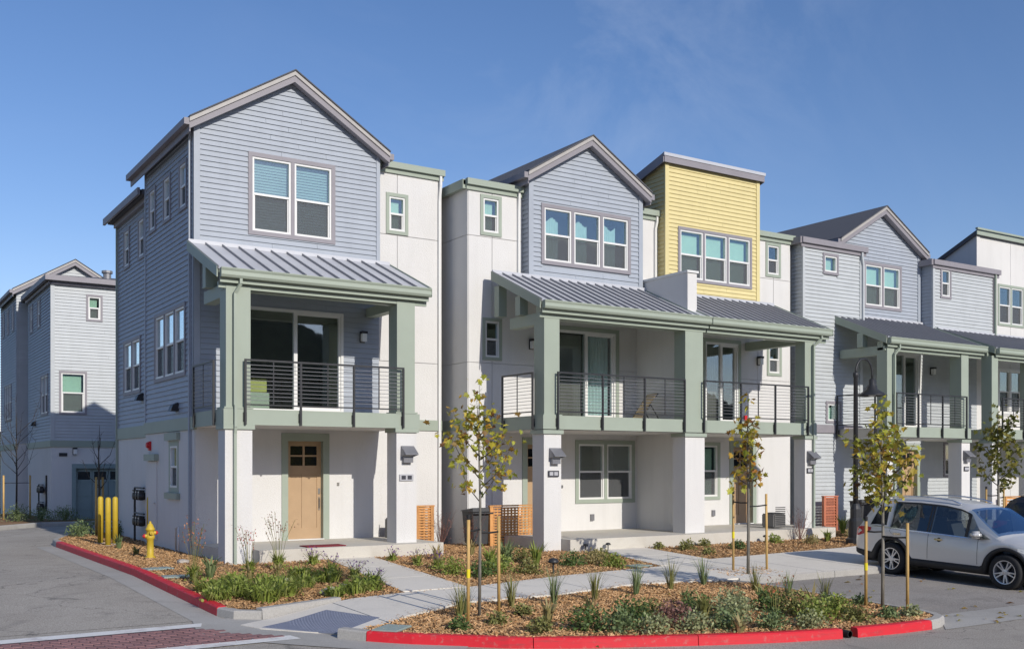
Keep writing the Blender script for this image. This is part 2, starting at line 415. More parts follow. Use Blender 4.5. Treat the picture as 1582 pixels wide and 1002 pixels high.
M['car_dark'] = paint('navy car paint', (0.03, 0.035, 0.05), 0.22, 0.02, 1, metal=0.3, spec=0.6)
M['cladding'] = paint('black plastic cladding', (0.025, 0.025, 0.026), 0.6, 0.05, 8)
M['car_glass'] = paint('privacy glass', (0.010, 0.012, 0.016), 0.06, 0.02, 2, spec=0.6)
M['windscreen'] = glass('windscreen glass', (0.50, 0.60, 0.72), 0.22, (0.55, 0.78, 1.0))
M['chrome'] = paint('chrome', (0.75, 0.75, 0.76), 0.12, 0.02, 3, metal=1.0)
M['alloy'] = paint('alloy wheel', (0.58, 0.58, 0.59), 0.3, 0.03, 5, metal=0.7)
M['tail'] = paint('red lens', (0.45, 0.012, 0.02), 0.15, 0.03, 3, spec=0.6)
M['tan_fabric'] = paint('tan slats', (0.50, 0.37, 0.20), 0.7, 0.08, 6)
M['maroon'] = paint('maroon coir mat', (0.20, 0.02, 0.03), 0.95, 0.1, 20)
M['grey_box'] = paint('grey electrical box', (0.17, 0.165, 0.155), 0.5, 0.06, 4)
M['plaque'] = paint('dark number plate', (0.045, 0.045, 0.055), 0.4, 0.05, 4)
M['plaque_pale'] = paint('pale number plate', (0.42, 0.42, 0.44), 0.4, 0.05, 4)
M['hill'] = ground_mat('far wooded hillside', (0.05, 0.06, 0.03), (0.12, 0.11, 0.06), 0.3, 2.0, 0.95, 0.0, 0.3)
M['box_lime'] = paint('lime storage box', (0.55, 0.58, 0.18), 0.6, 0.05, 4)
M['box_mint'] = paint('mint storage box', (0.48, 0.58, 0.46), 0.6, 0.05, 4)

# ------------------------------------------------------------------ mesh builders
def wloc(o):
    v = Vector((0, 0, 0))
    while o is not None:
        v += Vector(o.location); o = o.parent
    return v

class MB:
    def __init__(s):
        s.v = []; s.f = []; s.mi = []
    def add(s, vs, fs, mi=0):
        n = len(s.v)
        s.v.extend([tuple(p) for p in vs])
        for f in fs:
            s.f.append([i + n for i in f]); s.mi.append(mi)
        return s
    def hexa(s, p, mi=0):     # 8 corners: bottom 0-3 ccw, top 4-7
        return s.add(p, [(0, 3, 2, 1), (4, 5, 6, 7), (0, 1, 5, 4), (1, 2, 6, 5), (2, 3, 7, 6), (3, 0, 4, 7)], mi)
    def box(s, x0, x1, y0, y1, z0, z1, mi=0):
        return s.hexa([(x0, y0, z0), (x1, y0, z0), (x1, y1, z0), (x0, y1, z0),
                       (x0, y0, z1), (x1, y0, z1), (x1, y1, z1), (x0, y1, z1)], mi)
    def bevbox(s, x0, x1, y0, y1, z0, z1, b=0.02, mi=0):
        bm = bmesh.new()
        bmesh.ops.create_cube(bm, size=1)
        for v in bm.verts:
            v.co = ((x0 + x1) / 2 + v.co.x * (x1 - x0), (y0 + y1) / 2 + v.co.y * (y1 - y0), (z0 + z1) / 2 + v.co.z * (z1 - z0))
        bmesh.ops.bevel(bm, geom=list(bm.edges), offset=b, segments=2, affect='EDGES')
        bm.verts.index_update()
        s.add([v.co[:] for v in bm.verts], [[v.index for v in f.verts] for f in bm.faces], mi)
        bm.free(); return s
    def prism(s, poly, z0, z1, mi=0):     # poly in xy
        n = len(poly)
        vs = [(x, y, z0) for x, y in poly] + [(x, y, z1) for x, y in poly]
        fs = [list(range(n))[::-1], [i + n for i in range(n)]] + [(i, (i + 1) % n, n + (i + 1) % n, n + i) for i in range(n)]
        return s.add(vs, fs, mi)
    def extr(s, poly3, off, mi=0):        # any planar polygon pushed along off
        n = len(poly3); off = Vector(off)
        vs = [Vector(p) for p in poly3]; vs += [p + off for p in vs]
        fs = [list(range(n))[::-1], [i + n for i in range(n)]] + [(i, (i + 1) % n, n + (i + 1) % n, n + i) for i in range(n)]
        return s.add(vs, fs, mi)
    def tube(s, pts, r, n=8, mi=0, cap=True):
        pts = [Vector(p) for p in pts]
        rs = r if isinstance(r, (list, tuple)) else [r] * len(pts)
        vs = []; fs = []
        ref = None
        for i, p in enumerate(pts):
            t = (pts[min(i + 1, len(pts) - 1)] - pts[max(i - 1, 0)])
            if t.length < 1e-9: t = Vector((0, 0, 1))
            t.normalize()
            if ref is None:
                ref = Vector((1, 0, 0)) if abs(t.x) < 0.9 else Vector((0, 1, 0))
            a = (ref - t * ref.dot(t)).normalized(); b = t.cross(a); ref = a
            for k in range(n):
                th = 2 * math.pi * k / n
                vs.append(p + (a * math.cos(th) + b * math.sin(th)) * rs[i])
        for i in range(len(pts) - 1):
            for k in range(n):
                fs.append((i * n + k, i * n + (k + 1) % n, (i + 1) * n + (k + 1) % n, (i + 1) * n + k))
        if cap:
            fs.append(list(range(n))[::-1]); fs.append([(len(pts) - 1) * n + k for k in range(n)])
        return s.add(vs, fs, mi)
    def lathe(s, prof, o=(0, 0, 0), n=20, mi=0, axis='z', cap=True):
        vs = []; fs = []
        for r, h in prof:
            for k in range(n):
                th = 2 * math.pi * k / n
                c, q = r * math.cos(th), r * math.sin(th)
                p = (c, q, h) if axis == 'z' else (c, h, q) if axis == 'y' else (h, c, q)
                vs.append((o[0] + p[0], o[1] + p[1], o[2] + p[2]))
        for i in range(len(prof) - 1):
            for k in range(n):
                fs.append((i * n + k, i * n + (k + 1) % n, (i + 1) * n + (k + 1) % n, (i + 1) * n + k))
        if cap: fs.append(list(range(n))[::-1]); fs.append([(len(prof) - 1) * n + k for k in range(n)])
        return s.add(vs, fs, mi)
    def build(s, name, mat, parent=None, smooth=False, kind=None, local=False, fix=True):
        me = bpy.data.meshes.new(name)
        off = Vector((0, 0, 0)) if (local or parent is None) else wloc(parent)
        vs = s.v if off.length == 0 else [(p[0] - off.x, p[1] - off.y, p[2] - off.z) for p in s.v]
        me.from_pydata(vs, [], s.f)
        mats = mat if isinstance(mat, (list, tuple)) else [mat]
        for m in mats: me.materials.append(M[m] if isinstance(m, str) else m)
        if len(mats) > 1: me.polygons.foreach_set('material_index', s.mi)
        if fix:
            bm = bmesh.new(); bm.from_mesh(me)
            bmesh.ops.recalc_face_normals(bm, faces=bm.faces)
            bm.to_mesh(me); bm.free()
        if smooth: me.polygons.foreach_set('use_smooth', [True] * len(me.polygons))
        me.update()
        o = bpy.data.objects.new(name, me)
        col.objects.link(o)
        if parent is not None: o.parent = parent
        if kind: o['kind'] = kind
        return o

def tag(o, label, cat, group=None):
    o['label'] = label; o['category'] = cat
    if group: o['group'] = group
    return o

def thing(name, label, cat, loc=(0, 0, 0), rot=(0, 0, 0), group=None):
    o = bpy.data.objects.new(name, None)
    o.empty_display_size = 0.2
    col.objects.link(o)
    o.location = loc; o.rotation_euler = rot
    return tag(o, label, cat, group)

def copy_tree(o, parent=None):
    c = o.copy(); col.objects.link(c)
    if parent is not None: c.parent = parent
    for ch in list(o.children):
        copy_tree(ch, c)
    return c

class Frame:
    """wall frame: u along the wall, d out of the wall, z up"""
    def __init__(s, o, u, n):
        s.o = Vector(o); s.u = Vector(u); s.n = Vector(n)
    def P(s, u, d, z):
        p = s.o + s.u * u + s.n * d
        return (p.x, p.y, p.z + z)
    def box(s, mb, u0, u1, d0, d1, z0, z1, mi=0):
        return mb.hexa([s.P(u0, d1, z0), s.P(u1, d1, z0), s.P(u1, d0, z0), s.P(u0, d0, z0),
                        s.P(u0, d1, z1), s.P(u1, d1, z1), s.P(u1, d0, z1), s.P(u0, d0, z1)], mi)

def front(Y): return Frame((0, Y, 0), (1, 0, 0), (0, -1, 0))
def left(X): return Frame((X, 0, 0), (0, 1, 0), (-1, 0, 0))

# ------------------------------------------------------------------ wall pieces
def cuts(a, b, holes):
    segs = [(a, b)]
    for h0, h1 in holes:
        out = []
        for s0, s1 in segs:
            if h1 <= s0 or h0 >= s1: out.append((s0, s1)); continue
            if h0 > s0 + 1e-4: out.append((s0, h0))
            if h1 < s1 - 1e-4: out.append((h1, s1))
        segs = out
    return segs

def wall_mb(fr, u0, u1, z0, z1, holes=(), d0=-0.2, d1=-0.006):
    mb = MB()
    zs = sorted({z0, z1, *[min(max(h[k], z0), z1) for h in holes for k in (2, 3)]})
    for za, zb in zip(zs, zs[1:]):
        hs = [(h[0], h[1]) for h in holes if h[2] < zb - 1e-5 and h[3] > za + 1e-5]
        for a, b in cuts(u0, u1, hs):
            fr.box(mb, a, b, d0, d1, za, zb)
    return mb

def stucco(fr, parent, u0, u1, z0, z1, holes=(), usplit=(), zsplit=(), gap=0.016, mat='stucco', depth=0.02):
    """sheathing plus stucco panels parted by recessed control joints"""
    wall_mb(fr, u0, u1, z0, z1, holes).build('wall', mat, parent)
    us = [u0, *sorted(usplit), u1]; zs = [z0, *sorted(zsplit), z1]
    for i in range(len(us) - 1):
        for j in range(len(zs) - 1):
            a = us[i] + (gap / 2 if i else 0); b = us[i + 1] - (gap / 2 if i < len(us) - 2 else 0)
            c = zs[j] + (gap / 2 if j else 0); e = zs[j + 1] - (gap / 2 if j < len(zs) - 2 else 0)
            mb = wall_mb(fr, a, b, c, e, holes, -0.004, depth)
            if mb.v: mb.build('stucco_panel', mat, parent)

board_n, board_rest = {}, {}      # past 300 boards on one house the rest share one mesh
def siding(fr, parent, u0, u1, z0, z1, holes=(), mat='blue_siding', exp=0.125, lim=None, lap=0.032, wall=True):
    """one lap board per course and stretch of wall; lim(z) narrows the courses under a gable"""
    if wall:
        if lim is None:
            wall_mb(fr, u0, u1, z0, z1, holes).build('wall', mat, parent)
        else:
            zt = lim('start')
            mb = wall_mb(fr, u0, u1, z0, zt, holes)
            ap = lim('apex')
            mb.extr([fr.P(u0, -0.006, zt), fr.P(u1, -0.006, zt), fr.P(ap[0], -0.006, ap[1])], Vector(fr.P(0, -0.2, 0)) - Vector(fr.P(0, -0.006, 0)))
            mb.build('wall', mat, parent)
    n = max(1, round((z1 - z0) / exp)); e = (z1 - z0) / n
    def L(z):
        if lim is None or z <= lim('start'): return u0, u1
        return lim(z)
    for i in range(n):
        za, zb = z0 + i * e, z0 + (i + 1) * e
        zs = sorted({za, zb, *[h[k] for h in holes for k in (2, 3) if za + 0.004 < h[k] < zb - 0.004]})
        runs = {}
        for c, d in zip(zs, zs[1:]):
            hs = [(h[0], h[1]) for h in holes if h[2] < d - 1e-5 and h[3] > c + 1e-5]
            la, ra = L(c); lb, rb = L(d)
            for a, b in cuts(la, ra, hs):
                if b - a < 0.02: continue
                ta = lb + (a - la) if a == la else a
                tb = rb if b == ra else b
                ta = lb if a == la else a
                if tb - ta < 0.01: tb = ta + 0.01
                runs.setdefault(round(a, 2), []).append((a, b, ta, tb, c, d))
        # butt joints: no board longer than about 3.6 m, joints staggered from course to course
        out = []
        for rs in runs.values():
            a, b = min(q[0] for q in rs), max(q[1] for q in rs)
            if len(rs) == 1 and b - a > 2.9:
                c_ = a + (b - a) * (0.3 + 0.4 * ((i * 0.618) % 1.0)); (a_, b_, ta, tb, z_, d_) = rs[0]
                out += [[(a_, c_ - 0.0025, ta, c_ - 0.0025, z_, d_)], [(c_ + 0.0025, b_, c_ + 0.0025, tb, z_, d_)]]
            else: out.append(rs)
        for rs in out:
            mb = MB()
            for a, b, ta, tb, c, d in rs:
                da = lap - (lap - 0.005) * (c - za) / e; db = lap - (lap - 0.005) * (d - za) / e
                vs = [fr.P(a, da, c), fr.P(b, da, c), fr.P(tb, db, d), fr.P(ta, db, d), fr.P(a, -0.004, c), fr.P(b, -0.004, c), fr.P(tb, -0.004, d), fr.P(ta, -0.004, d)]
                mb.add(vs, [(0, 1, 2, 3), (1, 0, 4, 5), (0, 3, 7, 4), (2, 1, 5, 6), (3, 2, 6, 7)])
            board_n[parent.name] = board_n.get(parent.name, 0) + 1
            if board_n[parent.name] <= 299: mb.build('siding_board', mat, parent, fix=False)
            else: board_rest.setdefault((parent.name, mat), MB()).add(mb.v, mb.f)

def window(fr, parent, u0, u1, z0, z1, n=1, trim='grey_trim', tw=0.10, inside=None, fixed=False, screen=True, td=0.05, glassm='glass', sill=False, upper_shade=None, deep=0.9):
    """surround, vinyl frame, sashes, panes, insect screen and whatever hangs behind the glass"""
    mb = MB()
    uw = (u1 - u0 - 2 * tw - (n - 1) * tw * 0.9) / n
    fr.box(mb, u0, u1, -0.02, td, z1 - tw, z1)
    fr.box(mb, u0, u1, -0.02, td, z0, z0 + tw)
    fr.box(mb, u0, u0 + tw, -0.02, td - 0.002, z0 + tw, z1 - tw)
    fr.box(mb, u1 - tw, u1, -0.02, td - 0.002, z0 + tw, z1 - tw)
    for k in range(1, n):
        a = u0 + tw + k * uw + (k - 1) * tw * 0.9
        fr.box(mb, a, a + tw * 0.9, -0.06, td - 0.003, z0 + tw, z1 - tw)
    w = mb.build('window', trim, parent)
    for k in range(n):
        a = u0 + tw + k * (uw + tw * 0.9); b = a + uw
        c, d = z0 + tw, z1 - tw
        fw = 0.048
        f = MB()
        fr.box(f, a, b, -0.08, 0.028, d - fw, d); fr.box(f, a, b, -0.08, 0.032, c, c + fw * 1.1)
        fr.box(f, a, a + fw, -0.08, 0.027, c + fw * 1.1, d - fw); fr.box(f, b - fw, b, -0.08, 0.027, c + fw * 1.1, d - fw)
        if not fixed:
            m = (c + d) / 2
            fr.box(f, a + fw, b - fw, -0.06, 0.016, m - 0.026, m + 0.026)
            # lower sash stiles sit behind the upper ones
            fr.box(f, a + fw, a + fw + 0.03, -0.06, -0.006, c + fw * 1.1, m - 0.026); fr.box(f, b - fw - 0.03, b - fw, -0.06, -0.006, c + fw * 1.1, m - 0.026)
        f.build('frame', 'vinyl', w)
        if fixed:
            p = MB(); fr.box(p, a + fw, b - fw, -0.045, -0.037, c + fw, d - fw); p.build('pane', glassm, w)
        else:
            p = MB(); fr.box(p, a + fw, b - fw, -0.030, -0.022, m + 0.026, d - fw); p.build('pane', glassm, w)
            p = MB(); fr.box(p, a + fw + 0.03, b - fw - 0.03, -0.050, -0.042, c + fw, m - 0.026); p.build('pane', glassm, w)
            if screen:
                p = MB(); fr.box(p, a + fw + 0.004, b - fw - 0.004, -0.018, -0.015, c + fw * 1.1 + 0.003, m - 0.03); p.build('screen', 'screen', w)
        ia, ib = a + fw, b - fw
        if inside == 'blind':
            s = MB(); t = d - fw - 0.01; hh = 0.052; q = t
            while q > c + fw + 0.02:
                fr.box(s, ia + 0.01, ib - 0.01, -0.135, -0.118, q - hh, q); q -= hh + 0.016
            s.build('blind', 'blind', w, kind='stuff')
        elif inside == 'shade':
            s = MB(); fr.box(s, ia + 0.015, ib - 0.06, -0.14, -0.13, c + fw, d - fw - 0.05); fr.box(s, ia + 0.015, ib - 0.06, -0.15, -0.125, c + fw + 0.01, c + fw + 0.03)
            s.build('roller_shade', 'shade_cloth', w)
        elif inside == 'curtain':
            s = MB(); N = 22; wob = []
            span = (ib - ia) * 0.66
            for j in range(N + 1):
                uu = ia + 0.01 + span * j / N
                wob.append((uu, -0.16 + 0.025 * math.sin(j * 1.9 + k)))
            tops = [d - fw - 0.22 - 0.06 * math.sin(j * 0.35 + k * 1.3) for j in range(N + 1)]
            vs = [fr.P(x, y, c + fw) for x, y in wob] + [fr.P(x, y, t) for (x, y), t in zip(wob, tops)] + [fr.P(x, y - 0.006, c + fw) for x, y in wob] + [fr.P(x, y - 0.006, t) for (x, y), t in zip(wob, tops)]
            K = N + 1
            s.add(vs, [(j, j + 1, K + j + 1, K + j) for j in range(N)] + [(2 * K + j + 1, 2 * K + j, 3 * K + j, 3 * K + j + 1) for j in range(N)])
            s.build('curtain', 'curtain', w, smooth=True, fix=False)
    # the room behind: back wall, floor, ceiling and sides
    r = MB(); a, b, c, d = u0 + 0.03, u1 - 0.03, z0 + 0.03, z1 - 0.03
    fr.box(r, a, b, -deep - 0.02, -deep, c, d)
    fr.box(r, a, a + 0.02, -deep, -0.19, c, d); fr.box(r, b - 0.02, b, -deep, -0.19, c, d)
    fr.box(r, a + 0.02, b - 0.02, -deep, -0.19, c, c + 0.02); fr.box(r, a + 0.02, b - 0.02, -deep, -0.19, d - 0.02, d)
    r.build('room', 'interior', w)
    return w

def hole(u0, u1, z0, z1, m=0.05): return (u0 + m, u1 - m, z0 + m, z1 - m)

def slider(fr, parent, u0, u1, z0, z1, trim='sage', tw=0.0, deep=2.6, curtain=False, blind=0.0):
    """two-panel sliding glass door"""
    mb = MB(); fw = 0.065
    if tw:
        t = MB()
        fr.box(t, u0 - tw, u1 + tw, -0.02, 0.05, z1, z1 + tw); fr.box(t, u0 - tw, u0, -0.02, 0.048, z0, z1); fr.box(t, u1, u1 + tw, -0.02, 0.048, z0, z1)
        t.build('door_trim', trim, parent)
    fr.box(mb, u0, u1, -0.12, 0.03, z1 - fw, z1); fr.box(mb, u0, u1, -0.12, 0.035, z0, z0 + 0.09)
    fr.box(mb, u0, u0 + fw, -0.12, 0.028, z0 + 0.09, z1 - fw); fr.box(mb, u1 - fw, u1, -0.12, 0.028, z0 + 0.09, z1 - fw)
    um = (u0 + u1) / 2
    fr.box(mb, um - 0.05, um + 0.04, -0.09, 0.012, z0 + 0.09, z1 - fw)
    fr.box(mb, um + 0.04, u1 - fw, -0.09, -0.01, z1 - fw - 0.05, z1 - fw); fr.box(mb, um + 0.04, u1 - fw, -0.09, -0.01, z0 + 0.09, z0 + 0.15)
    fr.box(mb, u1 - fw - 0.05, u1 - fw, -0.09, -0.012, z0 + 0.15, z1 - fw - 0.05)
    s = mb.build('sliding_door', 'vinyl', parent)
    p = MB(); fr.box(p, u0 + fw, um - 0.05, -0.04, -0.03, z0 + 0.09, z1 - fw); p.build('pane', 'glass_dark', s)
    p = MB(); fr.box(p, um + 0.04, u1 - fw - 0.05, -0.07, -0.06, z0 + 0.15, z1 - fw - 0.05); p.build('pane', 'glass_dark', s)
    h = MB(); fr.box(h, um - 0.03, um - 0.005, 0.012, 0.045, z0 + 0.95, z0 + 1.2); h.build('handle', 'vinyl', s)
    r = MB(); a, b, c, d = u0 - 0.5, u1 + 0.5, z0 + 0.02, z1 + 0.05
    fr.box(r, a, b, -deep - 0.05, -deep, c, d)
    fr.box(r, a, a + 0.05, -deep, -0.21, c, d); fr.box(r, b - 0.05, b, -deep, -0.21, c, d)
    fr.box(r, a + 0.05, b - 0.05, -deep, -0.21, d - 0.05, d)
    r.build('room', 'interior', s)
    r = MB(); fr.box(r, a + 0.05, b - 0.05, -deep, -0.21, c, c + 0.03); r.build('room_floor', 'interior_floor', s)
    if curtain:
        q = MB(); N = 40
        vs = []
        for j in range(N + 1):
            x = um + 0.02 + (u1 - um - 0.15) * j / N; y = -0.22 + 0.035 * math.sin(j * 1.15)
            vs += [fr.P(x, y, z0 + 0.1), fr.P(x, y, z1 - 0.1)]
        q.add(vs, [(2 * j, 2 * j + 2, 2 * j + 3, 2 * j + 1) for j in range(N)])
        q.build('curtain', 'curtain', s, smooth=True, fix=False)
    if blind:
        q = MB(); x = u0 + 0.08
        while x < um - 0.05 - 0.03:
            fr.box(q, x, x + 0.082, -0.17, -0.165, z0 + 0.12, z1 - 0.1); x += 0.088
        q.build('vertical_blind', M['interior'], s, kind='stuff')
    return s

def entry_door(fr, parent, u0, u1, z0, z1, tw=0.16, rec=0.10, pane=True):
    t = MB()
    fr.box(t, u0 - tw, u1 + tw, -0.12, 0.05, z1, z1 + tw * 1.2); fr.box(t, u0 - tw, u0, -0.12, 0.048, z0, z1); fr.box(t, u1, u1 + tw, -0.12, 0.048, z0, z1)
    t.build('door_trim', 'sage', parent)
    mb = MB(); d0, d1, r = -rec - 0.05, -rec, 0.02
    W = u1 - u0; st = 0.11
    # stiles, rails and mullions proud of the recessed panels
    fr.box(mb, u0, u1, d0, d1 - r, z0 + 0.02, z1 - 0.62)
    fr.box(mb, u0, u0 + st, d0, d1, z0 + 0.02, z1); fr.box(mb, u1 - st, u1, d0, d1, z0 + 0.02, z1)
    fr.box(mb, u0 + st, u1 - st, d0, d1 - 0.001, z0 + 0.02, z0 + 0.28)
    fr.box(mb, u0 + st, u1 - st, d0, d1 - 0.001, z1 - 0.12, z1)
    fr.box(mb, u0 + st, u1 - st, d0, d1 - 0.001, z1 - 0.80, z1 - 0.60)
    um = (u0 + u1) / 2
    fr.box(mb, um - 0.05, um + 0.05, d0, d1 - 0.002, z0 + 0.28, z1 - 0.80)
    fr.box(mb, um - 0.025, um + 0.025, d0, d1 - 0.002, z1 - 0.60, z1 - 0.12)
    fr.box(mb, u0 + st, um - 0.025, d0, d1 - 0.003, z1 - 0.38, z1 - 0.34); fr.box(mb, um + 0.025, u1 - st, d0, d1 - 0.003, z1 - 0.38, z1 - 0.34)
    d = mb.build('front_door', 'door', parent)
    for a, b in ((u0 + st, um - 0.025), (um + 0.025, u1 - st)):
        for c, e in ((z1 - 0.60, z1 - 0.38), (z1 - 0.34, z1 - 0.12)):
            p = MB(); fr.box(p, a, b, d0 + 0.015, d0 + 0.025, c, e); p.build('pane', 'car_glass', d)
    h = MB()
    fr.box(h, u1 - 0.085, u1 - 0.03, d1, d1 + 0.02, z0 + 1.12, z0 + 1.26)
    fr.box(h, u1 - 0.075, u1 - 0.04, d1, d1 + 0.015, z0 + 0.72, z0 + 1.04)
    h.tube([fr.P(u1 - 0.058, d1 + 0.015, z0 + 0.76), fr.P(u1 - 0.058, d1 + 0.06, z0 + 0.80), fr.P(u1 - 0.058, d1 + 0.06, z0 + 0.98), fr.P(u1 - 0.058, d1 + 0.015, z0 + 1.02)], 0.011, 6)
    h.build('handle', 'steel', d)
    s = MB(); fr.box(s, u0 - 0.02, u1 + 0.02, d0 - 0.05, 0.06, z0 - 0.02, z0 + 0.02); s.build('threshold', 'vinyl', parent)
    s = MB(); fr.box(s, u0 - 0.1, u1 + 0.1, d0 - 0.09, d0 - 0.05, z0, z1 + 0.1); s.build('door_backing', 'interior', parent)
    return d

def railing(parent, ax, plane, posts, zf=3.04, out=1, name='balcony_railing', cables=10):
    """ax 'x': runs along X at Y=plane; ax 'y': runs along Y at X=plane. posts = positions along the run"""
    fr = front(plane) if ax == 'x' else left(plane)
    a, b = posts[0], posts[-1]
    top = MB(); fr.box(top, a - 0.02, b + 0.02, -0.02, 0.02, zf + 1.04, zf + 1.08)
    r = top.build(name, 'metal_dark', parent)
    m = MB(); fr.box(m, a + 0.022, b - 0.022, -0.012, 0.012, zf + 0.08, zf + 0.11); m.build('bottom_rail', 'metal_dark', r)
    for k, p in enumerate(posts):
        m = MB(); fr.box(m, p - 0.022, p + 0.022, -0.022, 0.022, zf - 0.34, zf + 1.038)
        fr.box(m, p - 0.04, p + 0.04, -0.05, -0.023, zf - 0.27, zf - 0.07)
        m.build('post', 'metal_dark', r)
        if k < len(posts) - 1 and posts[k + 1] - p > 0.7:
            c = (p + posts[k + 1]) / 2
            m = MB(); fr.box(m, c - 0.012, c + 0.012, -0.008, 0.008, zf + 0.112, zf + 1.038); m.build('spacer_bar', 'metal_dark', r)
    for k in range(cables):
        z = zf + 0.11 + (0.93) * (k + 1) / (cables + 1)
        m = MB(); m.tube([fr.P(a, 0, z), fr.P(b, 0, z)], 0.0065, 5); m.build('cable', 'metal_grey', r)
    return r

def metal_roof(parent, x0, x1, yw, zw, ye, ze, pan=0.40, name='porch_roof', gutter=True, gl=0.0, grr=0.0):
    """standing seam lean-to roof falling from the wall (yw, zw) to the eave (ye, ze), with fascia and gutter"""
    th = 0.10
    mb = MB(); mb.extr([(x0, yw, zw - 0.02), (x0, ye, ze - 0.02), (x0, ye, ze - th), (x0, yw, zw - th)], (x1 - x0, 0, 0))
    r = mb.build(name, 'sage', parent)
    n = max(2, round((x1 - x0) / pan)); w = (x1 - x0 + 0.04) / n
    sl = Vector((0, ye - yw, ze - zw)).normalized(); nn = Vector((0, -sl.z, sl.y))
    if nn.z < 0: nn = -nn
    for k in range(n):
        a = x0 - 0.02 + k * w; b = a + w
        m = MB()
        p0 = Vector((a, yw, zw)); p1 = Vector((a, ye - 0.03, ze - 0.03 * (zw - ze) / abs(ye - yw)))
        def q(base, dx, up): return base + Vector((dx, 0, 0)) + nn * up
        m.hexa([q(p1, 0.003, -0.018), q(p1, w - 0.003, -0.018), q(p0, w - 0.003, -0.018), q(p0, 0.003, -0.018), q(p1, 0.003, 0), q(p1, w - 0.003, 0), q(p0, w - 0.003, 0), q(p0, 0.003, 0)])
        m.build('roof_pan', 'metal_roof', r)
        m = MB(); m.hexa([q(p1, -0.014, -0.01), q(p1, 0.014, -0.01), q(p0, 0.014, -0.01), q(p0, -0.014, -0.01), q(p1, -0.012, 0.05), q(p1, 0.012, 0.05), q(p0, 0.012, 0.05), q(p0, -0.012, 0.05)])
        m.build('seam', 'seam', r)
    m = MB(); m.box(x0 - 0.02, x1 + 0.02, yw - 0.06, yw - 0.003, zw - 0.02, zw + 0.07); m.build('wall_flashing', 'metal_roof', r)
    # rake boards at both ends
    for xa in (x0 - 0.045, x1 + 0.021):
        m = MB(); m.extr([(xa, yw, zw + 0.035), (xa, ye, ze + 0.035), (xa, ye, ze - 0.20), (xa, yw, zw - 0.20)], (0.024, 0, 0)); m.build('rake_board', 'sage', r)
    if gutter:
        m = MB(); m.box(x0 + 0.03 + gl, x1 - 0.03 - grr, ye + 0.003, ye + 0.03, ze - 0.30, ze - 0.02); m.box(x0 + 0.03 + gl, x1 - 0.03 - grr, ye + 0.12, ye + 0.19, ze - 0.40, ze - 0.27); m.build('fascia_board', 'sage', r)
        g = MB(); a, b = x0 + 0.02 + gl, x1 - 0.02 - grr
        prof = [(ye, ze - 0.20), (ye - 0.10, ze - 0.20), (ye - 0.13, ze - 0.15), (ye - 0.12, ze - 0.07), (ye - 0.145, ze - 0.02), (ye - 0.145, ze + 0.0), (ye - 0.130, ze + 0.0), (ye - 0.130, ze - 0.02), (ye - 0.107, ze - 0.07), (ye - 0.117, ze - 0.145), (ye - 0.09, ze - 0.185), (ye, ze - 0.185)]
        g.extr([(a, y, z) for y, z in prof], (b - a, 0, 0))
        g.box(a - 0.004, a, ye - 0.14, ye, ze - 0.20, ze - 0.008); g.box(b, b + 0.004, ye - 0.14, ye, ze - 0.20, ze - 0.008)
        g.build('gutter', 'sage', r)
    return r

def downspout(parent, pts, mat='sage', w=0.07):
    m = MB()
    for a, b in zip(pts, pts[1:]):
        a, b = Vector(a), Vector(b)
        t = (b - a).normalized()
        u = Vector((1, 0, 0)) if abs(t.x) < 0.8 else Vector((0, 1, 0))
        v = t.cross(u).normalized(); u = v.cross(t).normalized()
        h = w / 2
        m.hexa([a - u * h - v * h, a + u * h - v * h, a + u * h + v * h, a - u * h + v * h, b - u * h - v * h, b + u * h - v * h, b + u * h + v * h, b - u * h + v * h])
    return m.build('downspout', mat, parent)

def wall_lamp(fr, parent, u, z, s=1.0):
    m = MB(); fr.box(m, u - 0.07 * s, u + 0.07 * s, 0.02, 0.035, z - 0.12, z + 0.14)
    fr.box(m, u - 0.075 * s, u + 0.075 * s, 0.036, 0.20, z + 0.10, z + 0.16)
    o = m.build('wall_lamp', 'metal_dark', parent)
    m = MB(); fr.box(m, u - 0.06 * s, u + 0.06 * s, 0.06, 0.185, z - 0.10, z + 0.098); m.build('lens', 'lens', o)

def hood_lamp(fr, parent, u, z):
    """down-light with a sloping square hood, as on the porch columns"""
    m = MB()
    a, b = u - 0.17, u + 0.17
    m.hexa([fr.P(a, 0.26, z + 0.02), fr.P(b, 0.26, z + 0.02), fr.P(b, 0.02, z + 0.20), fr.P(a, 0.02, z + 0.20), fr.P(a, 0.26, z + 0.045), fr.P(b, 0.26, z + 0.045), fr.P(b, 0.02, z + 0.235), fr.P(a, 0.02, z + 0.235)])
    for q in (a, b - 0.015):
        m.extr([fr.P(q, 0.02, z + 0.2), fr.P(q, 0.25, z + 0.02), fr.P(q, 0.02, z - 0.02)], (0.015, 0, 0))
    o = m.build('hood_lamp', 'metal_grey', parent)
    m = MB(); fr.box(m, u - 0.14, u + 0.10, 0.021, 0.12, z - 0.16, z - 0.022); m.build('lamp_body', 'metal_grey', o)
    m = MB(); fr.box(m, u - 0.12, u + 0.08, 0.03, 0.11, z - 0.019, z + 0.015); m.build('lens', 'lens', o)

def number_plate(fr, parent, u, z, pale=False, w=0.36):
    m = MB(); fr.box(m, u - w / 2, u + w / 2, 0.02, 0.035, z - 0.075, z + 0.075)
    o = m.build('number_plate', 'plaque_pale' if pale else 'plaque', parent)
    for k in (-1, 1):
        m = MB(); fr.box(m, u + k * w * 0.22 - 0.055, u + k * w * 0.22 + 0.055, 0.036, 0.041, z - 0.045, z + 0.045)
        m.build('number_panel', 'plaque' if pale else 'plaque_pale', o)

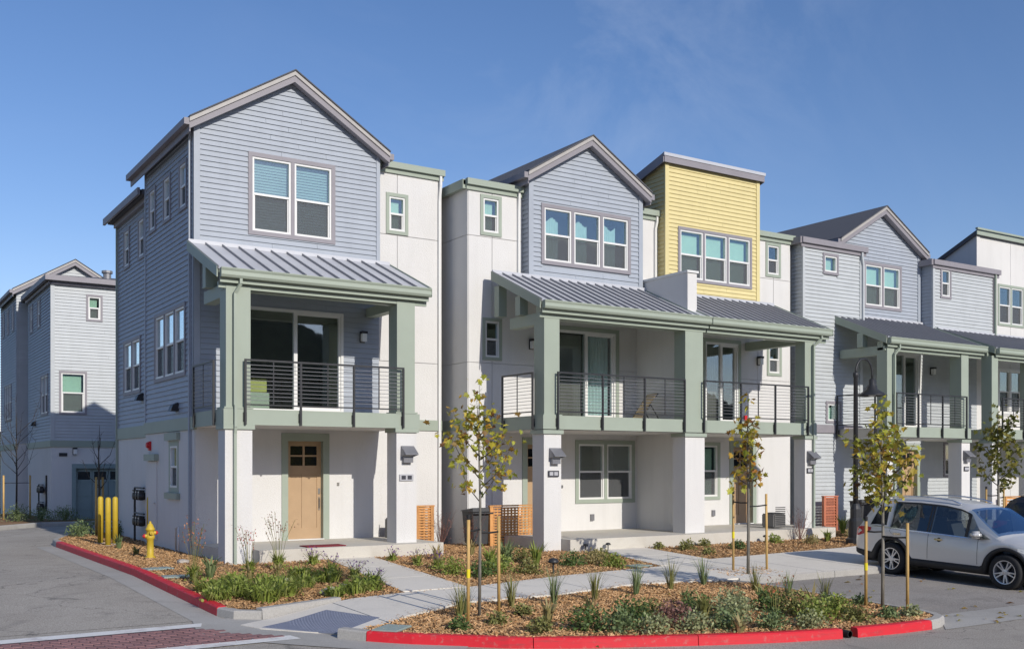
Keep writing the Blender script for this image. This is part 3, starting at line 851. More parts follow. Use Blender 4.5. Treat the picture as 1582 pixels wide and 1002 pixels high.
def vent_hood(fr, parent, u, z):
    m = MB(); a, b = u - 0.13, u + 0.13
    m.extr([fr.P(a, 0.02, z - 0.10), fr.P(a, 0.22, z - 0.10), fr.P(a, 0.16, z + 0.04), fr.P(a, 0.02, z + 0.12)], Vector(fr.P(b, 0, 0)) - Vector(fr.P(a, 0, 0)))
    m.build('vent_hood', 'metal_dark', parent)

def gable_roof(parent, x0, x1, y0, y1, ze, zr, th=0.14, ov_x=0.20, xr=None, rakes=True):
    """gabled shingle roof with ridge along Y; y0 is the street end"""
    if xr is None: xr = (x0 + x1) / 2
    sl = (zr - ze) / (xr - x0)
    a, b = x0 - ov_x, x1 + ov_x
    za, zb = ze - sl * ov_x, ze - sl * ov_x
    mb = MB()
    mb.extr([(a, y0, za), (xr, y0, zr), (b, y0, zb), (b, y0, zb - th), (xr, y0, zr - th * 1.15), (a, y0, za - th)], (0, y1 - y0, 0))
    r = mb.build('roof', 'shingle', parent)
    m = MB(); t2 = 0.035
    m.extr([(a, y0 - 0.085, za + 0.002), (xr, y0 - 0.085, zr + 0.002), (b, y0 - 0.085, zb + 0.002), (b, y0 - 0.085, zb + t2), (xr, y0 - 0.085, zr + t2), (a, y0 - 0.085, za + t2)], (0, y1 - y0 + 0.085, 0)); m.build('shingle_layer', 'shingle', r)
    if rakes:
        for (p, q) in (((a, za), (xr, zr)), ((xr, zr), (b, zb))):
            m = MB(); m.extr([(p[0], y0 - 0.055, p[1] - 0.004), (q[0], y0 - 0.055, q[1] - 0.004), (q[0], y0 - 0.055, q[1] - 0.105), (p[0], y0 - 0.055, p[1] - 0.105)], (0, 0.053, 0)); m.build('drip_edge', 'roof_edge', r)
            m = MB(); m.extr([(p[0], y0 - 0.022, p[1] - 0.107), (q[0], y0 - 0.022, q[1] - 0.107), (q[0], y0 - 0.022, q[1] - 0.26), (p[0], y0 - 0.022, p[1] - 0.26)], (0, 0.021, 0)); m.build('rake_board', 'grey_trim', r)
            # soffit strip behind the rake board
            m = MB(); m.extr([(p[0], y0, p[1] - th * 1.2), (q[0], y0, q[1] - th * 1.2), (q[0], y0, q[1] - 0.25), (p[0], y0, p[1] - 0.25)], (0, 0.17, 0)); m.build('rake_soffit', 'grey_trim', r)
        for xx, zz, s in ((a, za, -1), (b, zb, 1)):
            m = MB(); m.box(min(xx, xx + s * 0.12), max(xx, xx + s * 0.12), y0 - 0.02, y1, zz - 0.17, zz - 0.02); m.build('eave_gutter', 'grey_trim', r)
            m = MB(); m.box(min(xx - s * 0.03, xx - s * 0.003), max(xx - s * 0.03, xx - s * 0.003), y0, y1, zz - 0.32, zz - 0.141); m.build('eave_fascia', 'grey_trim', r)
    return r

def flat_roof(parent, x0, x1, y0, y1, z, mat='shingle', th=0.12, rise=0.25):
    mb = MB(); mb.hexa([(x0, y0, z - th), (x1, y0, z - th), (x1, y1, z - th + rise), (x0, y1, z - th + rise), (x0, y0, z), (x1, y0, z), (x1, y1, z + rise), (x0, y1, z + rise)])
    return mb.build('roof', mat, parent)

def eave_gutter(parent, x0, x1, y, z, mat='sage', h=0.16):
    m = MB(); m.box(x0, x1, y - 0.13, y, z - h, z); o = m.build('gutter', mat, parent)
    m = MB(); m.box(x0 + 0.01, x1 - 0.01, y - 0.05, y - 0.002, z - h - 0.12, z - h - 0.001); m.build('fascia_board', mat, o)
    return o

def corner_board(fr, parent, u0, u1, z0, z1, mat='blue_siding', d=0.045):
    m = MB(); fr.box(m, u0, u1, -0.02, d, z0, z1); m.build('corner_board', mat, parent)

def gable_lim(x0, x1, ze, zr, xr=None):
    xr = (x0 + x1) / 2 if xr is None else xr
    def f(z):
        if z == 'start': return ze
        if z == 'apex': return (xr, zr)
        t = min(1.0, (z - ze) / (zr - ze))
        return x0 + (xr - x0) * t, x1 + (xr - x1) * t
    return f

def column(parent, x0, x1, y0, y1, zb, beam_z=5.62, sage_in=0.03):
    """stucco pier below, sage post above, sage cap between; y0 is the street face"""
    m = MB(); m.box(x0, x1, y0, y1, zb, 2.60); c = m.build('porch_column', 'stucco', parent)
    m = MB(); m.box(x0 - 0.045, x1 + 0.045, y0 - 0.045, y1 + 0.03, 2.602, 2.698); m.build('column_cap', 'sage', c)
    s = sage_in
    m = MB(); m.box(x0 + s, x1 - s, y0 + s, y1 - s, 3.045, beam_z); m.build('upper_post', 'sage', c)
    m = MB(); m.box(x0 - 0.02, x1 + 0.02, y0 - 0.02, y1 + 0.01, 3.046, 3.085); m.build('post_base', 'sage', c)
    return c

# ================================================================== THE GROUND
def interp(x, pts):
    if x <= pts[0][0]: return pts[0][1]
    for (a, za), (b, zb) in zip(pts, pts[1:]):
        if x <= b: return za + (zb - za) * (x - a) / (b - a)
    return pts[-1][1]
def g(y): return interp(-y, [(-30, -0.25), (2.5, -0.25), (14.4, -0.60), (30, -0.62)])
def groad(y): return interp(-y, [(-30, -0.39), (2.5, -0.41), (14.4, -0.74), (30, -0.76), (80, -0.9)])
BREAKS = (-2.5, -8.0, -14.4, -30.0)

def sheet(name, polys, fn, dz, mat, thick=0.0, parent=None, kind='structure', zmod=None, extra=()):
    """ground sheet that follows the slope; thick > 0 adds a skirt"""
    bm = bmesh.new()
    for poly in polys:
        f = bm.faces.new([bm.verts.new((x, y, 0)) for x, y in poly])
    bmesh.ops.triangulate(bm, faces=bm.faces)
    for yb in BREAKS:
        geom = list(bm.verts) + list(bm.edges) + list(bm.faces)
        bmesh.ops.bisect_plane(bm, geom=geom, plane_co=(0, yb, 0), plane_no=(0, 1, 0))
    for xb in extra:
        geom = list(bm.verts) + list(bm.edges) + list(bm.faces)
        bmesh.ops.bisect_plane(bm, geom=geom, plane_co=(xb, 0, 0), plane_no=(1, 0, 0))
    for v in bm.verts:
        v.co.z = fn(v.co.y) + dz + (zmod(v.co.x, v.co.y) if zmod else 0)
    bmesh.ops.recalc_face_normals(bm, faces=bm.faces)
    for f in bm.faces:
        if f.normal.z < 0: f.normal_flip()
    if thick:
        r = bmesh.ops.extrude_face_region(bm, geom=list(bm.faces))
        vs = [e for e in r['geom'] if isinstance(e, bmesh.types.BMVert)]
        bmesh.ops.translate(bm, verts=vs, vec=(0, 0, 0))
        top = set(vs)
        for v in bm.verts:
            if v not in top: v.co.z -= thick
        bmesh.ops.recalc_face_normals(bm, faces=bm.faces)
    me = bpy.data.meshes.new(name); bm.to_mesh(me); bm.free()
    me.materials.append(M[mat])
    o = bpy.data.objects.new(name, me); col.objects.link(o)
    if parent is not None: o.parent = parent
    elif kind: o['kind'] = kind
    return o

def clipx(poly, xa, xb):
    """clip a polygon to xa <= x <= xb"""
    for s, lim in ((1, xa), (-1, xb)):
        out = []
        n = len(poly)
        for i in range(n):
            p, q = poly[i], poly[(i + 1) % n]
            ip, iq = s * (p[0] - lim) >= 0, s * (q[0] - lim) >= 0
            if ip: out.append(p)
            if ip != iq:
                t = (lim - p[0]) / (q[0] - p[0]); out.append((lim, p[1] + t * (q[1] - p[1])))
        poly = out
        if len(poly) < 3: return []
    return poly
def clipy(poly, ya, yb):
    return [(x, y) for y, x in clipx([(y, x) for x, y in poly], ya, yb)]

# far ground, street, alley
m = MB(); m.box(-900, 900, -900, 900, -1.4, -1.02); o = m.build('ground', 'hill'); o['kind'] = 'structure'
STREET = [(-60, -14.25), (-60, -36), (70, -36), (70, -14.25), (30, -14.25)]
sheet('street', [[(-60, -36), (70, -36), (70, -9.0), (8.0, -9.0), (8.0, -13.6), (4, -13.4), (1.5, -12.3), (-0.2, -11.2), (-0.8, -10.4), (-0.8, -8.3), (-60, -8.3)]], groad, 0, 'asphalt')
sheet('alley', [[(-60, -8.29), (-1.9, -8.29), (-1.9, 7.0), (-0.2, 9.6), (8, 12.0), (8, 17.0), (-0.7, 17.0), (-2.6, 15.0), (-14, 15.0), (-14, 2.0), (-60, 2.0)]], groad, 0.002, 'asphalt')
sheet('parking_bay', [[(8.15, -9.1), (60, -9.1), (60, -13.45), (8.15, -13.45)]], groad, 0.004, 'bay_asphalt')
sheet('valley_gutter', [[(8.1, -13.45), (60, -13.45), (60, -14.15), (7.5, -14.38), (8.1, -13.9)]], groad, 0.008, 'gutter')
# gutter pans beside the red kerbs
sheet('gutter_pan', [[(-1.95, 6.6), (-2.42, 6.6), (-2.42, -8.3), (-1.95, -8.3)]], groad, 0.006, 'gutter')
sheet('gutter_apron', [[(-2.42, -8.3), (-0.9, -8.3), (-0.9, -10.4), (-0.55, -11.15), (0.3, -12.0), (-0.1, -12.5), (-1.1, -11.5), (-2.0, -10.5), (-2.7, -9.6)]], groad, 0.010, 'gutter')

# planting beds (one mulched sheet per bed)
BED_SIDE = [(-1.82, 7.2), (-1.2, 9.0), (0.6, 10.4), (0.6, 4.56), (0, 4.56), (0, -0.1), (0.05, -2.6), (2.22, -2.6), (1.42, -7.86), (-0.02, -8.15), (-1.2, -8.5), (-1.82, -8.25)]
BED_MID = [(3.30, -2.55), (5.1, -2.55), (5.1, -0.2), (7.5, -0.2), (8.2, -3.5), (9.0, -3.55), (8.25, -6.85), (5.18, -7.22), (2.76, -7.78)]
BED_RIGHT = [(10.5, -3.5), (19.0, -3.4), (19.2, -2.0), (22.1, -1.3), (22.1, -4.4), (15.5, -5.75), (10.2, -6.25)]
BULB = [(-0.78, -10.75), (-0.45, -11.25), (0.85, -12.35), (2.5, -13.08), (4.4, -13.75), (5.6, -14.0), (7.3, -14.1), (7.85, -13.95), (8.02, -13.6), (8.05, -9.75), (7.6, -9.25), (5.9, -8.92), (3.65, -9.38), (1.75, -9.42)]
BED_TREE = [(8.35, -8.85), (9.9, -8.95), (10.2, -7.9), (8.7, -7.7)]
BED_ALLEY = [(-3.6, 15.2), (-0.8, 17.2), (7, 17.2), (7, 19.6), (0.1, 19.6), (0.1, 26.6), (-3.6, 26.6)]
def mound(x, y): return 0.03 * noise.noise(Vector((x * 0.9, y * 0.9, 3.1)))
for nm, p in (('side_bed', BED_SIDE), ('middle_bed', BED_MID), ('right_bed', BED_RIGHT), ('corner_bed', BULB), ('tree_pit', BED_TREE), ('alley_bed', BED_ALLEY)):
    sheet(nm, [p], g, -0.035, 'soil', 0.25)

# pavement in separate slabs
WALK = [(-1.15, -8.62), (0.0, -8.2), (1.44, -7.90), (2.75, -7.82), (5.18, -7.26), (8.2, -6.9), (10.2, -6.3), (15.5, -5.8), (22.0, -4.5), (34, -4.3), (34, -8.95), (8.3, -9.12), (7.7, -9.15), (5.9, -8.84), (3.65, -9.3), (1.75, -9.33), (-0.72, -10.66), (-1.75, -9.45), (-1.9, -9.0)]
def ramp(x, y): return -0.13 * min(1, max(0, (0.3 - x) / 1.6))
walk = sheet('sidewalk', [WALK], g, -0.035, 'joint', 0.3, zmod=ramp, extra=(-1.2, -0.6, 0, 0.3))
xs = [-1.95, -0.1, 1.55, 3.1, 4.65, 6.2, 7.75, 9.3, 10.85, 12.4, 14.0, 15.6, 17.2, 18.8, 20.4, 22.0, 24, 26, 28, 30, 32, 34]
for a, b in zip(xs, xs[1:]):
    p = clipx(WALK, a + 0.011, b - 0.011)
    if len(p) >= 3: sheet('slab', [p], g, 0.0, 'concrete', 0.06, parent=walk, zmod=ramp, extra=(-1.2, -0.6, 0, 0.3))
wa = [(2.22, -2.55), (3.30, -2.55), (2.76, -7.80), (1.42, -7.88)]
path = sheet('front_path', [wa], g, -0.035, 'joint', 0.3)
for a, b in ((-4.3, -2.55), (-6.1, -4.3), (-7.78, -6.1)):
    p = clipy(wa, a + 0.011, b - 0.011); sheet('slab', [p], g, 0.0, 'concrete', 0.06, parent=path)
wb = [(8.95, -3.5), (10.5, -3.5), (10.2, -6.28), (8.25, -6.86)]
path2 = sheet('front_path', [wb], g, -0.035, 'joint', 0.3)
for a, b in ((-5.1, -3.5), (-6.80, -5.1)):
    p = clipy(wb, a + 0.011, b - 0.011); sheet('slab', [p], g, 0.0, 'concrete', 0.06, parent=path2)
p3 = sheet('front_path', [[(19.0, -3.4), (22.4, -2.7), (22.4, -4.6), (20.6, -4.8)]], g, 0.004, 'concrete', 0.1)

# tactile mat with truncated domes, on the ramp
MAT = [(-1.70, -9.36), (-0.42, -8.74), (-0.05, -9.93), (-0.95, -10.44)]
mat = sheet('tactile_mat', [MAT], g, 0.006, 'dome_mat', 0.02, zmod=ramp, extra=(-1.2, -0.6))
mb = MB()
for i in range(1, 22):
    for j in range(1, 20):
        s, t = i / 22, j / 20
        x = (1 - s) * ((1 - t) * MAT[0][0] + t * MAT[3][0]) + s * ((1 - t) * MAT[1][0] + t * MAT[2][0])
        y = (1 - s) * ((1 - t) * MAT[0][1] + t * MAT[3][1]) + s * ((1 - t) * MAT[1][1] + t * MAT[2][1])
        z = g(y) + 0.006 + ramp(x, y)
        a, b = 0.013, 0.007
        mb.add([(x - a, y - a, z), (x + a, y - a, z), (x + a, y + a, z), (x - a, y + a, z), (x - b, y - b, z + .006), (x + b, y - b, z + .006), (x + b, y + b, z + .006), (x - b, y + b, z + .006)], [(4, 5, 6, 7), (0, 1, 5, 4), (1, 2, 6, 5), (2, 3, 7, 6), (3, 0, 4, 7)])
mb.build('tactile_dome', 'dome_mat', mat, kind='stuff', fix=False)

# kerbs: lengths of kerb with narrow joints, red or bare
def kerb(pts, mat, w=0.15, zdrop=0.34, seg=2.4, dz=0.0, first=0.0):
    pts = [Vector((x, y, 0)) for x, y in pts]
    # resample
    L = [0]
    for a, b in zip(pts, pts[1:]): L.append(L[-1] + (b - a).length)
    def at(s):
        for i in range(len(L) - 1):
            if s <= L[i + 1] or i == len(L) - 2:
                t = (s - L[i]) / max(1e-6, L[i + 1] - L[i]); return pts[i].lerp(pts[i + 1], t)
    n = max(1, round(L[-1] / seg))
    for k in range(n):
        a, b = L[-1] * k / n + 0.006, L[-1] * (k + 1) / n - 0.006
        N = max(2, int((b - a) / 0.3) + 1)
        mb = MB(); vs = []
        for i in range(N):
            s = a + (b - a) * i / (N - 1)
            p = at(s); q = at(min(L[-1], s + 0.05)) - at(max(0, s - 0.05)); q.normalize()
            nrm = Vector((-q.y, q.x, 0))       # inner side
            o_ = p; i_ = p + nrm * w
            z = g(p.y) + dz
            prof = [(o_ - nrm * 0.02, z - zdrop), (o_ - nrm * 0.0, z - 0.02), (o_ + nrm * 0.02, z), (i_, z + 0.002), (i_, z - zdrop)]
            vs += [(c.x, c.y, h) for c, h in prof]
        fs = []
        for i in range(N - 1):
            for j in range(4): fs.append((i * 5 + j, i * 5 + j + 1, (i + 1) * 5 + j + 1, (i + 1) * 5 + j))
        fs += [(0, 1, 2, 3, 4), tuple((N - 1) * 5 + j for j in (4, 3, 2, 1, 0))]
        mb.add(vs, fs)
        o = mb.build('kerb', mat); o['kind'] = 'structure'
kerb([(-1.95, -8.0), (-1.95, 6.4)][::-1], 'red_curb', seg=2.9)
kerb([(-1.25, 9.2), (-1.6, 8.4), (-1.88, 7.4), (-1.95, 6.4)], 'gutter')
kerb([(-1.95, -8.0), (-1.9, -8.3), (-1.75, -8.52), (-1.45, -8.66)], 'gutter', dz=-0.01)
kerb([(-1.45, -8.66), (-0.6, -8.38), (0.1, -8.14)], 'gutter', dz=0.03, zdrop=0.2, seg=1.5)
kerb([(-1.04, -10.62), (-0.92, -10.85), (-0.78, -11.02)], 'gutter', seg=1)
kerb([(-0.78, -11.02), (-0.4, -11.45), (0.85, -12.45), (1.6, -12.83), (2.5, -13.2), (3.4, -13.55), (4.4, -13.87), (5.45, -14.1)], 'red_curb', seg=2.5)
kerb([(5.72, -14.14), (6.6, -14.23), (7.35, -14.24)], 'red_curb', seg=2.5)
kerb([(7.35, -14.24), (7.75, -14.16), (8.05, -13.98), (8.2, -13.6), (8.2, -12.6), (8.2, -9.8), (8.05, -9.35), (7.75, -9.14)], 'gutter', seg=2.0)
kerb([(8.3, -9.16), (34, -9.0)], 'gutter', seg=3)
kerb([(-14, 15.1), (-2.7, 15.1), (-0.75, 17.1), (4, 17.1)], 'gutter', seg=3)
# drain gap in the red kerb: a dark pipe mouth
m = MB(); m.box(5.47, 5.70, -13.95, -13.7, g(-14) - 0.14, g(-14) - 0.01)
m.lathe([(0.055, -14.12), (0.055, -13.96), (0.045, -13.96), (0.045, -14.12)], (5.585, 0, g(-14) - 0.085), 12, 0, 'y')
tag(m.build('kerb_drain', 'rubber'), 'dark drain mouth in the gap of the red street kerb', 'drain')

# crossing: two white bands with brick pavers between
XW = [(-2.55, -8.62), (-2.38, -8.9), (-1.6, -10.2), (-3.2, -10.22)]
sheet('crossing_line', [[(-9.0, -8.72), (-2.36, -8.58), (-2.45, -8.86), (-9.0, -9.02)]], groad, 0.014, 'white_line')
sheet('crossing_line', [[(-9.0, -10.30), (-1.55, -10.12), (-1.50, -10.42), (-9.0, -10.62)]], groad, 0.014, 'white_line')
cross = sheet('paver_crossing', [[(-9.0, -9.02), (-2.45, -8.86), (-1.55, -10.12), (-9.0, -10.30)]], groad, 0.006, 'joint')
k = 0
BW, BH = 0.235, 0.118
for j in range(11):
    y1_ = -8.90 - j * BH; y0_ = y1_ - BH + 0.008
    lim_x = -2.47 + (y1_ + 8.90) * -0.70        # right end follows the slanted band
    i0 = int((lim_x - (BW / 2 if j % 2 else 0)) // BW)
    for i in range(i0, i0 - 26, -1):
        b = i * BW + (BW / 2 if j % 2 else 0); a = b - BW + 0.008
        if k >= 296 or a < -7.2: break
        t = lambda xx: (xx + 2.4) * 0.024
        mb = MB(); z = groad(y0_) + 0.004; h_ = 0.012 + 0.006 * rnd.random()
        mb.hexa([(a, y0_ + t(a), z), (b, y0_ + t(b), z), (b, y1_ + t(b), z), (a, y1_ + t(a), z), (a + .006, y0_ + t(a) + .006, z + h_), (b - .006, y0_ + t(b) + .006, z + h_), (b - .006, y1_ + t(b) - .006, z + h_), (a + .006, y1_ + t(a) - .006, z + h_)])
        mb.build('paver', 'paver', cross, fix=False); k += 1

# hills behind the camera and beyond the houses, seen in the windows
def ridge(name, pts, h, depth, seed):
    mb = MB(); N = 60; vs = []
    for i in range(N + 1):
        t = i / N
        x = pts[0][0] + (pts[1][0] - pts[0][0]) * t; y = pts[0][1] + (pts[1][1] - pts[0][1]) * t
        hh = h * (0.45 + 0.75 * abs(noise.noise(Vector((t * 3.2, seed, 0)))) + 0.15 * noise.noise(Vector((t * 17, seed, 1)))) * min(1, 6 * t, 6 * (1 - t))
        d = Vector((-(pts[1][1] - pts[0][1]), pts[1][0] - pts[0][0], 0)).normalized() * depth
        vs += [(x, y, -1.3), (x + d.x * .5, y + d.y * .5, hh * 0.8), (x + d.x, y + d.y, hh), (x + d.x * 2, y + d.y * 2, -1.3)]
    fs = []
    for i in range(N):
        for j in range(3): fs.append((i * 4 + j, i * 4 + j + 1, i * 4 + j + 5, i * 4 + j + 4))
    mb.add(vs, fs); o = mb.build(name, 'hill', smooth=True); o['kind'] = 'structure'
ridge('hill', ((330, -190), (-330, -190)), 74, 70, 4.0)

ridge('hill', ((-420, 300), (420, 330)), 30, 70, 9.0)

# ================================================================== THE HOUSES
# ---------------------------------------------------------------- corner house, blue gable
A = thing('townhouse', 'corner townhouse with tall blue gable, tan front door and single-bay balcony', 'townhouse', (0, 0, -0.3))
f0, f1 = front(0.0), front(0.30)
stucco(f0, A, 0.0, 4.70, -0.5, 2.74, [(2.22, 3.17, -0.02, 2.44)])
entry_door(f0, A, 2.24, 3.15, 0.0, 2.42)
S_H = [(1.20, 3.70, 3.10, 5.62)]
siding(f0, A, 0.0, 4.68, 3.04, 6.80, S_H, 'blue_siding')
slider(f0, A, 1.20, 3.70, 3.10, 5.62)
wall_mb(f0, 0.0, 4.68, 2.74, 3.04).build('floor_band_backing', 'stucco', A)
lim = gable_lim(0.0, 4.68, 9.78, 11.17)
W = (1.25, 3.47, 7.33, 9.30)
siding(f0, A, 0.0, 4.68, 6.80, 11.17, [hole(*W)], 'blue_siding', lim=lim)
window(f0, A, *W, n=2, inside='blind')
corner_board(f0, A, -0.045, 0.10, 6.95, 9.75); corner_board(f0, A, 4.60, 4.70, 6.95, 9.72)
corner_board(f0, A, -0.045, 0.10, 3.04, 6.9)
wall_lamp(f0, A, 4.21, 5.05)
# white wall to the right of the gable
W1 = (5.02, 5.66, 7.86, 8.93)
stucco(f1, A, 4.68, 6.66, -0.5, 9.60, [hole(*W1)], usplit=(5.35,), zsplit=(4.54, 7.84))
window(f1, A, *W1, trim='sage', tw=0.09, inside='shade')
m = MB(); f1.box(m, 4.68, 6.67, 0.021, 0.055, 2.75, 3.03); m.build('floor_band', 'sage', A)
stucco(Frame((6.66, 0, 0), (0, 1, 0), (1, 0, 0)), A, 0.3, 8.5, -0.5, 9.1)
flat_roof(A, 4.72, 6.70, 0.28, 6.0, 9.68, rise=0.05)
eave_gutter(A, 4.72, 6.72, 0.28, 9.72)
downspout(A, [(6.60, 0.20, 9.58), (6.60, 0.20, 9.3), (6.58, 0.24, 8.9), (6.58, 0.24, -0.25)], 'vinyl', 0.065)
# street-side gable block: side wall along the alley
fl = left(0.0)
wins = [(3.46, 4.16, 7.92, 9.10), (2.02, 2.72, 7.92, 9.10), (0.58, 1.28, 7.92, 9.10)]
TW = (0.70, 3.58, 3.96, 5.72)
siding(fl, A, 0.0, 4.56, 2.96, 9.80, [hole(*w) for w in wins] + [hole(*TW)], 'blue_siding')
for w in wins: window(fl, A, *w, tw=0.08, glassm='glass_side')
window(fl, A, *TW, n=3, tw=0.09, glassm='glass_side')
corner_board(fl, A, -0.02, 0.10, 2.97, 9.7); corner_board(fl, A, 4.50, 4.58, 2.97, 9.7)
m = MB(); fl.box(m, -0.05, 4.60, -0.02, 0.06, 2.66, 2.958); m.build('floor_band', 'sage', A)
GW = (1.33, 2.20, 1.16, 2.42)
stucco(fl, A, 0.0, 4.56, -0.5, 2.655, [hole(*GW, 0.08)])
window(fl, A, *GW, trim='sage', tw=0.12, td=0.03, glassm='glass_side')
for z0_, z1_ in ((2.44, 2.62), (1.0, 1.15)):
    m = MB(); fl.box(m, 1.2, 2.34, 0.021, 0.11, z0_, z1_); m.build('window_ledge', 'sage', A)
m = MB(); fl.box(m, 3.32, 4.16, 0.021, 0.05, -0.1, 1.93); dd = m.build('utility_door', 'stucco', A)
m = MB(); m.tube([fl.P(3.42, 0.05, 0.85), fl.P(3.42, 0.10, 0.85), fl.P(3.54, 0.10, 0.85)], 0.014, 6); m.build('handle', 'steel', dd)
m = MB(); fl.box(m, 3.2, 4.28, 0.021, 0.14, 1.95, 2.12); m.build('door_ledge', 'sage', A)
m = MB(); fl.box(m, 3.94, 4.08, 0.021, 0.08, 2.22, 2.46); m.lathe([(0.075, 0), (0.085, -0.02), (0.06, -0.06)], (-0.08, 4.01, 2.36), 12, 0, 'x'); m.build('alarm_strobe', 'red', A)
vent_hood(fl, A, 1.45, 3.24)
vent_hood_mb = None
# rear block set back from the alley
RX = 0.15
fr_ = left(RX)
RW = (5.7, 7.75, 3.86, 5.46); RU = [(5.25, 6.0, 7.55, 8.72), (7.0, 7.75, 7.55, 8.72)]
siding(fr_, A, 4.58, 8.55, 2.93, 9.10, [hole(*RW), *[hole(*w) for w in RU]], 'blue_siding')
window(fr_, A, *RW, n=2, tw=0.09, glassm='glass_side')
for w in RU: window(fr_, A, *w, tw=0.08, glassm='glass_side')
m = MB(); fr_.box(m, 4.58, 8.6, -0.02, 0.06, 2.60, 2.928); m.build('floor_band', 'sage', A)
stucco(fr_, A, 4.58, 8.55, -0.5, 2.595)
corner_board(fr_, A, 8.45, 8.59, 2.94, 9.1)
vent_hood(fr_, A, 5.55, 3.72)
wall_mb(Frame((0, 4.56, 0), (1, 0, 0), (0, 1, 0)), 0.0, 4.68, -0.5, 9.7).build('wall', 'blue_siding', A)
wall_mb(Frame((0, 8.55, 0), (1, 0, 0), (0, 1, 0)), RX, 6.66, -0.5, 9.1).build('wall', 'stucco', A)
gable_roof(A, 0.0, 4.68, -0.22, 5.5, 9.92, 11.36)
m = MB(); m.box(-0.10, 6.6, 4.6, 8.85, 9.10, 9.24); m.hexa([(-0.15, 4.7, 9.24), (6.7, 4.7, 9.24), (6.7, 8.9, 9.24), (-0.15, 8.9, 9.24), (2.4, 4.7, 9.5), (5.0, 4.7, 9.5), (5.0, 6.6, 9.5), (2.4, 6.6, 9.5)]); m.build('rear_roof', 'shingle', A)
m = MB(); m.box(-0.22, -0.155, 4.6, 8.95, 9.08, 9.27); m.box(0.02, 0.10, 4.62, 8.6, 8.95, 9.095); m.build('eave_gutter', 'grey_trim', A)
downspout(A, [(-0.10, 0.10, 9.72), (-0.10, 0.10, 9.62), (-0.055, 0.25, 9.4), (-0.055, 0.25, 7.1), (-0.055, 0.25, -0.25)], 'blue_siding', 0.065)
downspout(A, [(0.09, 8.5, 9.05), (0.09, 8.5, -0.2)], 'sage', 0.06)
# porch
column(A, 0.0, 0.60, -2.22, -1.74, -0.5, 5.72)
column(A, 4.08, 4.61, -2.22, -1.72, -0.36, 5.72)
m = MB(); m.box(-0.02, 4.66, -2.14, 0.0, 2.70, 2.73); m.build('porch_ceiling', 'stucco', A)
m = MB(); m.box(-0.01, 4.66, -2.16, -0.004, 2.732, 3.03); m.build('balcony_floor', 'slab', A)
m = MB(); m.box(-0.04, 4.68, -2.25, -2.162, 2.70, 3.04); m.box(-0.045, -0.012, -2.16, 0.0, 2.70, 3.04); m.box(4.661, 4.685, -2.16, 0.29, 2.70, 3.04); m.build('balcony_fascia', 'sage', A)
m = MB(); m.box(0.02, 4.60, -2.03, -1.79, 5.62, 5.93); m.build('header_beam', 'sage', A)
m = MB(); m.box(0.04, 0.30, -1.868, -0.55, 5.48, 5.76); m.build('side_beam', 'sage', A)
m = MB(); m.box(4.30, 4.55, -1.868, -0.05, 5.572, 5.80); m.build('side_beam', 'sage', A)
m = MB(); m.box(-0.13, 0.14, -1.25, -1.02, 5.762, 6.30); m.build('king_block', 'sage', A)
metal_roof(A, -0.16, 4.93, -0.04, 6.97, -2.30, 6.03)
downspout(A, [(0.30, -2.36, 5.88), (0.30, -2.36, 5.72), (0.20, -2.27, 5.52), (0.20, -2.27, 3.1)], 'sage', 0.06)
downspout(A, [(0.20, -2.31, 3.12), (0.20, -2.31, 2.65), (0.20, -2.28, 2.5), (0.20, -2.28, -0.3)], 'sage', 0.06)
railing(A, 'x', -2.30, [0.42, 1.68, 2.96, 4.22])
railing(A, 'y', -0.08, [-1.66, -0.14])
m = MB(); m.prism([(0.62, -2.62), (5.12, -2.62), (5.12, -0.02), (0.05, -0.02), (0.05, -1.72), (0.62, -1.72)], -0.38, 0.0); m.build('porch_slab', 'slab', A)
fc = front(-2.22)
hood_lamp(fc, A, 4.36, 2.05); number_plate(fc, A, 4.33, 1.54, True)
for u, z, w in ((0.95, 0.42, 0.1),):
    m = MB(); f0.box(m, u - 0.06, u + 0.06, 0.021, 0.06, z - 0.09, z + 0.09); m.build('outlet_cover', 'metal_grey', A)
m = MB(); f0.box(m, 3.52, 3.58, 0.021, 0.04, 1.32, 1.40); m.build('doorbell', 'steel', A)
# storage boxes seen in the room behind the sliding door
tag(MB().bevbox(1.55, 2.15, 1.2, 1.75, 3.66, 4.02, 0.02).build('storage_box', 'box_lime'), 'lime storage box topmost of the pair behind the corner balcony glass', 'box')
tag(MB().bevbox(1.50, 2.2, 1.15, 1.8, 3.15, 3.655, 0.02).build('storage_box', 'box_mint'), 'mint storage box under the lime one behind the corner balcony glass', 'box')

# ---------------------------------------------------------------- second house, blue gable with three windows
B = thing('townhouse', 'white townhouse with smaller blue gable, three curtained windows and parapet', 'townhouse', (8, -1, -0.3))
YB = -0.65
fb = front(YB)
WU, WL = (7.31, 7.97, 7.92, 9.00), (7.38, 7.98, 4.62, 5.74)
SB = (9.80, 11.86, 3.10, 5.60); GB = (10.42, 12.56, 0.76, 2.54); DB = (8.80, 9.66, 0.0, 2.40)
stucco(fb, B, 6.95, 12.64, -0.45, 6.70, [hole(*WL), (SB[0], SB[1], SB[2], SB[3]), hole(*GB), (DB[0] - .01, DB[1] + .01, -0.02, 2.42)], usplit=(7.68,), zsplit=(2.78, 4.54,))
stucco(fb, B, 6.95, 8.70, 6.70, 9.22, [hole(*WU)], usplit=(7.68,), zsplit=(7.88,))
window(fb, B, *WU, trim='sage', tw=0.09, inside='shade'); window(fb, B, *WL, trim='sage', tw=0.08)
window(fb, B, *GB, n=2, trim='sage', tw=0.11)
slider(fb, B, *SB, trim='sage', tw=0.11, curtain=True, blind=1)
entry_door(fb, B, *DB)
